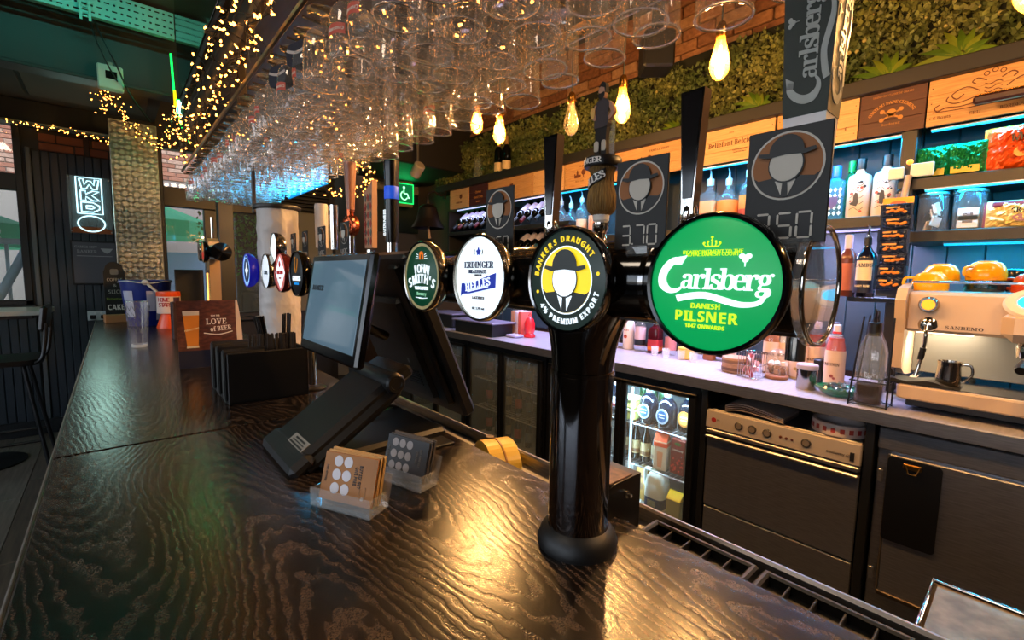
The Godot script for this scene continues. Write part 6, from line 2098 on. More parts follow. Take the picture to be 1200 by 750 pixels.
	part(cr,"body",mb().box(Vector3(0,.1,0),Vector3(.085,.2,.06),.003).mesh(),fc(.42,.07,.09,.4))
	letters(cr,"Cranberry",.012,fc(.85,.78,.75,.5),Vector3(0,.14,.0306),font("serif",false,true),.8)
	var bb := mb()
	var rng := RandomNumberGenerator.new()
	rng.seed = 3
	for k in 18:
		bb.prism(circle(.006,7,Vector2(rng.randf_range(-.034,.034),rng.randf_range(.015,.09))),.0302,.0308 + .0002 * (k % 3))
	part(cr,"berry_print",bb.mesh(),fc(.7,.14,.16,.4))
	part(cr,"green_leaf",mb().prism(circle(.014,10,Vector2(0,.175),Vector2(1.5,.6)),.0302,.0308).mesh(),fc(.15,.35,.15,.5))
	part(cr,"cap",mb().at(.015,0,.0).lathe(v2([.014,.2,.014,.215,0,.215]),14).mesh(),fc(.8,.78,.76,.4))
	# bottom: milk, cartons, yellow-topped carton
	var m := thing("milk_jug","large plastic milk jug with a blue label at the fridge's bottom","milk bottle",Vector3(2.335,.105,-1.36),FRONT)
	var mp := fc(.82,.87,.84,.4)
	part(m,"body",rev(mb(),v2([0,0,.055,0,.06,.006,.06,.15,.052,.195,.03,.228,.02,.236,.02,.25,0,.25]),28,4.0).mesh(),mp)
	part(m,"handle",mb().tube(curve3([Vector3(-.028,.23,.02),Vector3(-.062,.228,.02),Vector3(-.07,.19,.02),Vector3(-.067,.14,.02),Vector3(-.052,.125,.02)],5),.011,10).mesh(),mp)
	part(m,"cap",mb().lathe(v2([.022,.246,.0225,.248,.0225,.264,0,.265]),20).mesh(),fc(.55,.7,.8,.4))
	part(m,"blue_label",rev(mb(),v2([.0607,.02,.0608,.05,.0607,.08]),28,4.0).mesh(),fc(.08,.22,.38,.5))
	part(m,"label_panel",mb().box(Vector3(.0,.05,.0615),Vector3(.05,.036,.001)).mesh(),fc(.45,.5,.42,.5))
	for e in [["white tall carton at the bottom of the lit fridge",-1.575,Color(.62,.64,.64),Color(.3,.32,.34)],["tan cardboard carton beside the white one in the lit fridge",-1.475,Color(.6,.45,.2),Color(.42,.28,.1)]]:
		var o := thing("tall_carton",e[0],"carton",Vector3(2.38,.105,e[1]),FRONT)
		part(o,"body",mb().box(Vector3(0,.1,0),Vector3(.075,.2,.07),.003).mesh(),flat(e[2],.5))
		part(o,"print",mb().prism(circle(.018,14,Vector2(0,.09),Vector2(.9,1.2)),.0352,.036).box(Vector3(0,.15,.0353),Vector3(.045,.012,.001)).mesh(),flat(e[3],.5))
	var yc := thing("tall_carton","carton with a bright yellow top right of the milk jug","carton",Vector3(2.33,.105,-1.235),FRONT)
	part(yc,"body",mb().box(Vector3(0,.055,0),Vector3(.085,.11,.08),.003).mesh(),fc(.55,.52,.3,.5))
	part(yc,"yellow_top",mb().frame(Transform3D(Basis(Vector3.UP,PI / 2),Vector3.ZERO)).prism(v2([-.04,.11,.04,.11,.005,.15,-.005,.15]),-.042,.042).mesh(),fc(.86,.7,.06,.4))
	solo("drip_cloth",mb().box(Vector3.ZERO,Vector3(.12,.006,.12),.002).mesh(),speckled("waffle_cloth",Color(.5,.54,.54),Color(.72,.75,.74),.8,22.0),"pale chequered cloth flat on the lit fridge's floor","cloth",Vector3(2.34,.108,-1.53),.5)
	# dishwasher
	var steel: Material = mats["brushed_steel"]
	var panel := steel
	var d := thing("dishwasher","stainless undercounter glasswasher with a row of dials","dishwasher",Vector3(2.5,0,-.72),FRONT)
	part(d,"case",mb().box(Vector3(0,.41,-.02),Vector3(.62,.78,.55),.004).mesh(),panel)
	part(d,"control_panel",mb().frame(Transform3D(Basis(Vector3.RIGHT,-.06),Vector3(0,.757,.282))).box(Vector3.ZERO,Vector3(.63,.088,.03),.004).mesh(),fc(.68,.63,.57,.35,.3))
	part(d,"handle_rail",mb().frame(Transform3D(Basis.IDENTITY,Vector3(0,.688,.282))).box(Vector3(0,.01,.0),Vector3(.63,.022,.034),.006).box(Vector3(0,-.02,.004),Vector3(.63,.018,.036),.006).mesh(),steel)
	part(d,"door",mb().box(Vector3(0,.485,.265),Vector3(.628,.36,.03),.004).mesh(),panel)
	part(d,"lower_panel",mb().box(Vector3(0,.165,.262),Vector3(.628,.265,.026),.004).mesh(),panel)
	for x in [-.155,-.095,-.03,.125]:
		var k := part(d,"dial",mb().frame(Transform3D(Basis(Vector3.RIGHT,PI / 2),Vector3(x,.757,.298))).lathe(v2([0,0,.019,0,.019,.004,.016,.007,0,.007]),24).mesh(),fc(.2,.18,.16,.35))
		part(k,"dial_face",mb().frame(Transform3D(Basis(Vector3.RIGHT,PI / 2),Vector3(x,.757,.305))).lathe(v2([0,.001,.013,.001,.013,.0,0,.0]),20).mesh(),fc(.42,.38,.34,.35))
	for x in [.025,.048,.071]:
		part(d,"indicator",mb().frame(Transform3D(Basis(Vector3.RIGHT,PI / 2),Vector3(x,.755,.298))).lathe(v2([0,0,.006,0,.005,.004,0,.005]),12).mesh(),fc(.3,.12,.05,.3))
	part(d,"maker_mark",mb().frame(Transform3D(Basis.IDENTITY,Vector3(-.275,.757,.2985))).prism(circle(.012,16),0,.001).mesh(),fc(.55,.12,.08,.4))
	letters(d,"DC",.008,fc(.3,.26,.22,.4),Vector3(-.252,.76,.2995),font("sans",true))
	letters(d,"economy 450",.011,fc(.22,.2,.18,.4),Vector3(.245,.748,.2995),font("sans",false,true),1.0)
	part(d,"switch",mb().box(Vector3(.288,.748,.3),Vector3(.014,.035,.006),.001).mesh(),fc(.1,.09,.08,.4))
	var ppr := thing("newspaper","folded newspaper lying on the glasswasher","newspaper",Vector3(2.34,.802,-.83),FRONT)
	for k in 4:
		part(ppr,"fold",mb().prism(band_poly(curve2(v2([-.13,.004 + .008 * k,-.06,.02 + .01 * k,.03,.016 + .009 * k,.13,.005 + .006 * k]),5),.005),-.1,.1).mesh(),flat([Color(.52,.48,.46),Color(.46,.4,.38),Color(.56,.52,.5),Color(.6,.57,.56)][k],.8))
	var tp := thing("ribbon_roll","roll of white printed tape lying on the glasswasher's right end","tape roll",Vector3(2.34,.802,-.512))
	part(tp,"roll",mb().lathe(v2([.085,0,.1,0,.102,.004,.102,.046,.1,.05,.085,.05,.085,0]),40).mesh(),fc(.78,.72,.7,.4))
	var pr := mb()
	for k in 20:
		var a := TAU * k / 20
		pr.frame(Transform3D(Basis(Vector3.UP,a),Vector3.ZERO))
		pr.box(Vector3(0,.026,.1022),Vector3(.016,.02,.001))
	part(tp,"print",pr.mesh(),fc(.62,.22,.2,.5))
	# steel cabinet with a clipboard hung on its door
	var cb := thing("steel_cabinet","stainless cabinet right of the glasswasher","cabinet",Vector3(2.5,0,.14),FRONT)
	part(cb,"case",mb().box(Vector3(0,.5,-.02),Vector3(1.0,.78,.55),.004).mesh(),panel)
	var door := part(cb,"door",mb().box(Vector3(.02,.508,.265),Vector3(.96,.565,.03),.004).mesh(),panel)
	part(cb,"upper_panel",mb().box(Vector3(0,.845,.258),Vector3(1.0,.085,.03),.004).mesh(),panel)
	part(cb,"plinth",mb().box(Vector3(0,.115,.2),Vector3(1.0,.22,.06),.004).mesh(),fc(.05,.045,.045,.5))
	part(cb,"door_edge",mb().box(Vector3(-.462,.508,.275),Vector3(.006,.565,.016),.002).mesh(),fc(.55,.5,.44,.3,.9))
	for y in [.7,.3]:
		part(cb,"hinge",mb().box(Vector3(-.482,y,.285),Vector3(.016,.05,.014),.003).mesh(),steel)
	part(cb,"bottom_rail",mb().box(Vector3(.02,.232,.284),Vector3(.96,.018,.012),.003).mesh(),fc(.35,.31,.27,.35,.9))
	var kl := thing("clipboard","black clipboard hung on the steel cabinet's door","clipboard",Vector3(2.214,.62,-.245),FRONT)
	part(kl,"board",mb().prism(rounded(.155,.33,.014),.0,.004).mesh(),mat("clip_black",Color(.008,.008,.009),.4))
	part(kl,"clip",mb().box(Vector3(-.005,.142,.008),Vector3(.055,.022,.01),.004).mesh(),mat("clip_gold",Color(.55,.42,.22),.3,1.0))
	part(kl,"clip_lever",mb().tube([Vector3(-.025,.15,.012),Vector3(-.015,.118,.016),Vector3(.008,.118,.016),Vector3(.018,.15,.012)],.003,6).mesh(),mats["clip_gold"])
	# workstation lid close to the camera on the servers' side
	var ws := thing("ice_station","stainless ice-well station with a dented shiny lid at the picture's lower right corner","workstation",Vector3(.98,0,.36))
	var scr := speckled("scratched_steel",Color(.4,.34,.26),Color(.58,.5,.39),.4,3.0,.65,141,Vector3.ONE,.0)
	part(ws,"cabinet",mb().box(Vector3(0,.43,0),Vector3(.42,.82,.9),.006).mesh(),scr)
	part(ws,"lid",mb().box(Vector3(0,.855,.006),Vector3(.43,.014,.9),.005).mesh(),scr)
	part(ws,"lid_edge",mb().tube([Vector3(-.215,.862,-.447),Vector3(.212,.862,-.447),Vector3(.212,.862,.45)],.007,8).mesh(),mats["chrome"])
	var pipe := thing("tap_pipe","short grey pipe end standing beside the steel station","pipe",Vector3(1.35,0,-.16))
	part(pipe,"pipe",mb().lathe(v2([.017,.0,.017,.42,.022,.43,.022,.46,.014,.462,.014,.4]),20).mesh(),fc(.25,.24,.24,.4))
	part(pipe,"blue_cap",mb().at(-.06,0,.02).lathe(v2([0,.36,.03,.36,.032,.38,.02,.4,0,.4]),18).mesh(),fc(.05,.45,.6,.35))
	# yellow plastic holder on the ledge
	var yh := thing("yellow_holder","yellow plastic holder with two round holes on the drip ledge","holder",Vector3(.655,1.016,-.8),-.3)
	part(yh,"shell",mb().frame(Transform3D(Basis(Vector3.UP,PI / 2),Vector3.ZERO)).prism(curve2(v2([-.07,.0,-.065,.025,-.03,.05,.02,.048,.055,.022,.065,.0]),4),-.035,.035).mesh(),fc(.82,.66,.22,.4))
	for k in 2:
		part(yh,"hole",mb().frame(Transform3D(Basis(Vector3.RIGHT,.0),Vector3(-.005,.0,-.025 + .06 * k))).lathe(v2([0,.052 - .02 * k,.01,.052 - .02 * k,.01,.044 - .02 * k]),16).mesh(),fc(.25,.14,.03,.5))
	part(yh,"seam",mb().frame(Transform3D(Basis(Vector3.UP,PI / 2),Vector3.ZERO)).prism(curve2(v2([-.071,.0,-.066,.026,-.03,.0515,.02,.0495,.056,.023,.066,.0]),4),-.002,.002).mesh(),fc(.55,.36,.06,.4))

# ------------------------------------------------------------------ coffee machine and mugs
func build_coffee() -> void:
	var body := fc(.76,.66,.56,.32,.15)
	var chrome: Material = mats["chrome"]
	var blk := fc(.03,.03,.033,.4)
	var o := thing("coffee_machine","beige two-group espresso machine on the back counter's right end","coffee machine",Vector3(2.56,.952,.08),FRONT)
	part(o,"upper_housing",mb().box(Vector3(0,.385,.02),Vector3(.83,.155,.4),.012).mesh(),body)
	part(o,"side_wing",mb().frame(Transform3D(Basis(Vector3.UP,PI / 2),Vector3(-.425,0,0))).prism(curve2(v2([-.23,.16,-.24,.3,-.235,.475,.2,.475,.22,.3,.2,.12,-.1,.12,-.23,.16]),3).slice(0,-1),-.016,.016).mesh(),body)
	part(o,"side_wing",mb().frame(Transform3D(Basis(Vector3.UP,PI / 2),Vector3(.425,0,0))).prism(curve2(v2([-.23,.16,-.24,.3,-.235,.475,.2,.475,.22,.3,.2,.12,-.1,.12,-.23,.16]),3).slice(0,-1),-.016,.016).mesh(),body)
	part(o,"back_plate",mb().box(Vector3(0,.22,-.02),Vector3(.82,.2,.02),.003).mesh(),mat("grey_back_plate",Color(.36,.34,.31),.4,.5))
	part(o,"drip_tray",mb().box(Vector3(0,.075,.06),Vector3(.82,.055,.42),.006).mesh(),body)
	part(o,"grid",mb().box(Vector3(0,.104,.07),Vector3(.76,.006,.36),.002).mesh(),mats["polished_steel"])
	part(o,"base",mb().box(Vector3(0,.035,.02),Vector3(.78,.05,.36),.004).mesh(),blk)
	for sx in [-1.0,1.0]:
		part(o,"foot",mb().at(sx * .34,0,.14).lathe(v2([0,0,.025,0,.02,.02,0,.02]),16).mesh(),blk)
		part(o,"strut",mb().tube([Vector3(sx * .22,.11,-.02),Vector3(sx * .22 - .06,.02,.16)],.01,6).mesh(),blk)
	part(o,"cup_rail",mb().tube([Vector3(-.4,.47,.215),Vector3(-.4,.5,.215),Vector3(.4,.5,.215)],.005,6).mesh(),chrome)
	part(o,"lamp_strip",mb().box(Vector3(-.305,.303,.13),Vector3(.165,.008,.02),.002).mesh(),glow("machine_lamp",Color(1.0,.93,.8),4.0))
	area(o,Vector3(-.305,.296,.13),Vector3(0,-1,-.3),Vector2(.17,.02),Color(1.0,.92,.78),.35,Vector3(1,0,0))
	var g := part(o,"steam_knob",mb().frame(Transform3D(Basis(Vector3.RIGHT,PI / 2),Vector3(-.345,.415,.22))).lathe(v2([0,0,.028,0,.03,.006,.03,.03,.026,.036,.0,.036]),28).mesh(),mats["polished_steel"])
	part(g,"amber_window",mb().frame(Transform3D(Basis(Vector3.RIGHT,PI / 2),Vector3(-.345,.415,.2565))).lathe(v2([0,.0015,.019,.0015,.02,.0,0,0]),20).mesh(),glow("machine_amber",Color(1.0,.66,.16),.85))
	var sm := part(o,"steam_mount",mb().frame(Transform3D(Basis(Vector3.RIGHT,PI / 2),Vector3(-.345,.338,.21))).lathe(v2([0,0,.03,0,.031,.008,.024,.016,.012,.02,.012,.032,0,.034]),24).mesh(),chrome)
	part(sm,"steam_wand",mb().tube(curve3([Vector3(-.345,.335,.245),Vector3(-.343,.3,.26),Vector3(-.345,.26,.25),Vector3(-.352,.2,.245),Vector3(-.362,.14,.25)],5),.0065,8).mesh(),chrome)
	part(sm,"wand_grip",mb().tube([Vector3(-.347,.25,.249),Vector3(-.353,.205,.247)],.01,8).mesh(),blk)
	letters(o,"SANREMO",.012,fc(.22,.17,.14,.4),Vector3(-.245,.332,.2208),font("serif",true),1.15)
	# group head with display and portafilters
	for gx in [-.072,.22]:
		var hd := part(o,"group_head",mb().box(Vector3(gx,.355,.235),Vector3(.16,.115,.09),.03).mesh(),body)
		part(hd,"display_ring",mb().frame(Transform3D(Basis(Vector3.RIGHT,PI / 2 - .6),Vector3(gx,.425,.235))).lathe(v2([0,0,.08,0,.085,.01,.078,.022,.055,.026,.05,.022,0,.022]),36,Vector2(1,.72)).mesh(),fc(.8,.76,.7,.25))
		part(hd,"display_window",mb().frame(Transform3D(Basis(Vector3.RIGHT,PI / 2 - .6),Vector3(gx,.425,.235))).lathe(v2([0,.0245,.049,.0245,.05,.022,0,.022]),28,Vector2(1,.62)).mesh(),glow("machine_cyan",Color(.05,.72,1.0),1.6))
		part(hd,"spout_collar",mb().at(gx,0,.235).lathe(v2([.028,.245,.04,.248,.042,.262,.042,.285,.036,.3]),24).mesh(),chrome)
		part(hd,"portafilter",mb().tube(curve3([Vector3(gx,.25,.24),Vector3(gx - .005,.246,.3),Vector3(gx - .016,.232,.37),Vector3(gx - .022,.222,.4)],4),[.016,.014,.013,.013,.015,.017,.018,.019,.019,.019,.018,.016,.014],12).mesh(),blk)
		part(hd,"spout",mb().tube([Vector3(gx - .02,.238,.235),Vector3(gx - .025,.205,.24)],.008,8).mesh(),chrome)
	# steel jugs, black cloth
	var jug := thing("milk_pitcher","polished steel milk jug on the coffee machine's tray","jug",Vector3(2.37,1.06,-.195))
	part(jug,"body",mb().lathe(v2([0,0,.032,0,.036,.005,.037,.03,.033,.075,.035,.095,.0335,.095,.031,.075,0,.02]),32).mesh(),mats["polished_steel"])
	part(jug,"handle",mb().tube(curve3([Vector3(.0,.085,.034),Vector3(.0,.085,.058),Vector3(.0,.05,.062),Vector3(.0,.02,.038)],5),.0045,8).mesh(),mats["polished_steel"])
	var cl := solo("black_cloth",mb().prism(curve2(v2([-.11,.0,-.08,.016,-.03,.01,.03,.02,.08,.008,.12,.0]),5),-.06,.06).mesh(),fc(.02,.02,.022,.9),"crumpled black cloth on the coffee machine's tray","cloth",Vector3(2.36,1.058,-.27),FRONT)
	part(cl,"hem",mb().box(Vector3(0,.004,.06),Vector3(.2,.008,.004),.002).mesh(),fc(.05,.05,.055,.9))
	# mugs upside down on top
	var cols := [[Color(.82,.55,.04),"yellow mug upside down, left-hand one on the coffee machine"],[Color(.8,.52,.05),"yellow mug stacked upside down on the black mug"],[Color(.06,.12,.13),"black mug upside down under a yellow one"],[Color(.62,.2,.08),"rust-red mug upside down at the right edge"],[Color(.84,.58,.05),"yellow mug nested lowest at the left of the coffee machine"]]
	var at := [Vector3(2.52,1.452,-.262),Vector3(2.52,1.462,-.135),Vector3(2.52,1.418,-.135),Vector3(2.5,1.418,-.01),Vector3(2.46,1.418,-.285)]
	for k in 5:
		var m := thing("mug",cols[k][1],"mug",at[k],[.3,2.4,-.4,1.2,2.0][k])
		var cm := mat("glaze_%d" % k,cols[k][0],.12)
		part(m,"bowl",mb().lathe(curve2(v2([.056,.0,.058,.015,.055,.04,.044,.062,.03,.07,.0,.071]),4),32).mesh(),cm)
		part(m,"handle",mb().tube(curve3([Vector3(.05,.05,0),Vector3(.078,.048,0),Vector3(.082,.022,0),Vector3(.056,.012,0)],5),.0055,8).mesh(),cm)
		part(m,"foot_ring",mb().torus(Vector3(0,.071,0),.026,.003,24,6).mesh(),cm)
	var pk := thing("mug","dark mug with a pink handle behind the yellow mugs","mug",Vector3(2.6,1.42,-.07),1.5)
	part(pk,"bowl",mb().lathe(curve2(v2([.052,.0,.054,.02,.05,.06,.04,.085,.0,.09]),4),28).mesh(),mat("glaze_dark",Color(.04,.08,.1),.12))
	part(pk,"handle",mb().tube(curve3([Vector3(.045,.075,0),Vector3(.08,.075,0),Vector3(.084,.035,0),Vector3(.05,.025,0)],5),.0055,8).mesh(),mat("glaze_pink",Color(.75,.45,.45),.15))

# ------------------------------------------------------------------ greenery
func build_plants() -> void:
	# a boxwood wall of small leaves: far too many to count
	var rng := RandomNumberGenerator.new()
	rng.seed = 17
	var board := struct("wall_planting",slab(2.86,2.93,2.34,2.86,-4.55,.7,.0),fc(.045,.06,.025,.9))
	var lb := mb()
	for k in 4:
		leaf(lb,Vector3(0,0,0),Basis(Vector3.UP,k * 1.6) * Basis(Vector3.RIGHT,.5 + .2 * k),.03)
	var tuft := lb.mesh()
	var leafm := mat("leaf_green",Color.WHITE,.6)
	leafm.vertex_color_use_as_albedo = true
	leafm.backlight_enabled = true
	leafm.backlight = Color(.12,.16,.03)
	var nz := FastNoiseLite.new()
	nz.seed = 3
	nz.frequency = 1.0
	var mm := MultiMesh.new()
	mm.transform_format = MultiMesh.TRANSFORM_3D
	mm.use_colors = true
	mm.mesh = tuft
	var xf := []
	var cl := []
	while xf.size() < 11000:
		var z := rng.randf_range(-4.55,.65)
		var top := 2.8 + .07 * nz.get_noise_1d(z * 3.0) + .05 * nz.get_noise_1d(z * 11.0)
		var y := rng.randf_range(2.335,top)
		var bulge := .06 + .05 * nz.get_noise_2d(z * 5.0,y * 6.0)
		var x := 2.87 - bulge * rng.randf() - .01
		var bs := Basis(Vector3(rng.randfn(),rng.randfn(),rng.randfn()).normalized(),rng.randf() * TAU).scaled(Vector3.ONE * rng.randf_range(.6,1.25))
		xf.append(Transform3D(bs,Vector3(x,y,z)))
		var patch := nz.get_noise_2d(z * 2.2 + 30.0,y * 3.0)
		var g := Color(.06,.09,.022).lerp(Color(.17,.18,.045),clampf(patch * 1.6 + .4,0,1)) * rng.randf_range(.6,1.4)
		cl.append(Color(g.r,g.g,g.b,1))
	mm.instance_count = xf.size()
	for i in xf.size():
		mm.set_instance_transform(i,xf[i])
		mm.set_instance_color(i,cl[i])
	var mi := MultiMeshInstance3D.new()
	mi.name = "boxwood_foliage"
	mi.multimesh = mm
	mi.material_override = leafm
	add_child(mi)
	tag(mi,"dense artificial boxwood leaves covering the wall over the shelves","foliage","","stuff")
	# white buds scattered in it
	var bud := mb()
	for k in 60:
		bud.ball(Vector3(2.79 + rng.randf() * .04,rng.randf_range(2.36,2.75),rng.randf_range(-3.0,.2)),Vector3.ONE * rng.randf_range(.006,.011),6,4)
	var buds := solo("white_buds",bud.mesh(),fc(.62,.58,.34,.7),"tiny pale buds dotted through the boxwood leaves","buds")
	buds.set_meta("kind","stuff")
	# broad rosettes low on the right, trailing grasses over the middle
	for e in [[Vector3(2.8,2.4,-.545),.15,9,"spiky-leaved plant tuft left of two over the coat-of-arms crate"],[Vector3(2.8,2.42,-.3),.16,9,"spiky-leaved plant tuft right of two over the coat-of-arms crate"],[Vector3(2.8,2.4,-1.62),.11,8,"spiky-leaved plant tuft behind the second tapered lever"],[Vector3(2.8,2.42,-1.12),.13,8,"spiky-leaved plant tuft above the blackletter crate"],[Vector3(2.8,2.46,-.02),.15,8,"spiky-leaved plant tuft at the right edge of the picture"]]:
		var o := thing("plant_tuft",e[3],"plant",e[0])
		var gm := [fc(.36,.46,.1,.55),fc(.28,.4,.08,.55),fc(.45,.5,.14,.55)]
		for k in e[2]:
			var a: float = PI * (k + .5) / e[2]
			var l: float = e[1] * rng.randf_range(.75,1.1)
			var dir := Vector3(-.55,sin(a),cos(a)).normalized()
			var side := dir.cross(Vector3(-1,0,0)).normalized()
			var b := mb()
			var prev := []
			for i in 7:
				var t := i / 6.0
				var p := dir * l * t + Vector3(-.05 * t * t,-.06 * t * t * l / .15,0)
				var w := .014 * sin(PI * minf(t * .9 + .1,1.0))
				var row := [p + side * w,p + Vector3(.004,0,0),p - side * w]
				if i > 0:
					b.quad(prev[0],prev[1],row[1],row[0])
					b.quad(prev[1],prev[2],row[2],row[1])
				prev = row
			piece(o,"leaf_blade",k,b.mesh(),gm[k % 3])
	# two foil-topped bottles and a glass jar standing on the shelf top
	for k in 2:
		bottle("sparkling_bottle",["gold-foiled sparkling wine bottle on the shelf top, left of two","gold-foiled sparkling wine bottle on the shelf top, right of two"][k],Vector3(2.66,2.34,[-3.27,-3.16][k]),"wine",mats["dark_wine_glass"],{"scale": 1.05,"tag": [.1,.34,fc(.78,.68,.52,.5)],"cap": [.09,mat("gold_foil",Color(.82,.66,.42),.3,.8)]})
	var j := thing("glass_vase","tall clear glass vase among the leaves left of the foil-topped bottles","vase",Vector3(2.66,2.34,-3.58))
	part(j,"wall",mb().lathe(curve2(v2([.03,.0,.045,.03,.04,.12,.035,.17,.045,.2]),4),24).mesh(),glass("jar_glass",Color(.9,.96,.97),.05))
	part(j,"foot",mb().lathe(v2([0,0,.032,0,.032,.008,0,.008]),24).mesh(),glass("pint_base",Color(.85,.9,.9),.4))
	# bell on its bracket, exit-style accessible toilet sign, hatch beyond
	var be := thing("bar_bell","dark bronze last-orders bell on a curled wall bracket","bell",Vector3(2.38,1.9,-4.02))
	var bz := mat("dark_bronze",Color(.14,.11,.1),.45,.6)
	part(be,"bell",mb().lathe(curve2(v2([.165,.0,.15,.025,.115,.09,.095,.165,.085,.2,.05,.225,.0,.232]),4),32).mesh(),bz)
	part(be,"crown_loop",mb().lathe(v2([.018,.225,.018,.27,0,.275]),16).mesh(),bz)
	part(be,"bracket",mb().tube(curve3([Vector3(0,.26,0),Vector3(.0,.33,0),Vector3(.06,.36,.01),Vector3(.13,.33,.02),Vector3(.17,.35,.02)],5),.009,8).mesh(),bz)
	part(be,"wall_plate",mb().box(Vector3(.178,.345,.02),Vector3(.014,.09,.06),.004).mesh(),bz)
	part(be,"clapper",mb().tube([Vector3(0,.08,0),Vector3(.01,-.1,.01)],[.008,.016],8).mesh(),fc(.62,.5,.36,.6))
	var ts := thing("toilet_sign","green lit accessible-toilet sign with a wheelchair symbol","sign",Vector3(2.57,2.36,-4.86))
	part(ts,"panel",mb().box(Vector3.ZERO,Vector3(.215,.22,.02),.003).mesh(),glow("toilet_green",Color(.02,.42,.22),.9))
	var lime := glow("toilet_lime",Color(.1,1.0,.45),1.8)
	part(ts,"edge_light",mb().tube([Vector3(-.105,-.108,.012),Vector3(.105,-.108,.012),Vector3(.105,.108,.012),Vector3(-.105,.108,.012),Vector3(-.105,-.108,.012)],.006,6).mesh(),lime)
	var wc := mb()
	wc.prism(circle(.016,12,Vector2(-.012,.065)),.01,.013)
	wc.prism(band_poly(curve2(v2([-.012,.045,-.01,.0,.03,-.002,.045,-.045,.06,-.04]),3),.014),.01,.013)
	wc.prism(band_poly(curve2(v2([-.03,.02,-.052,-.015,-.04,-.055,.0,-.07,.03,-.045]),4),.012),.01,.013)
	part(ts,"wheelchair_symbol",wc.mesh(),glow("toilet_pale",Color(.65,1.0,.8),1.6))
	part(ts,"mount",mb().box(Vector3(0,0,-.02),Vector3(.22,.29,.02),.003).mesh(),fc(.55,.42,.32,.5))
	area(ts,Vector3(0,0,.03),Vector3(0,0,1),Vector2(.2,.2),Color(.1,1.0,.5),.06)

# ------------------------------------------------------------------ things standing on the counter
func rot_box(size: Vector3,bev := .002) -> ArrayMesh:
	return mb().box(Vector3.ZERO,size,bev).mesh()

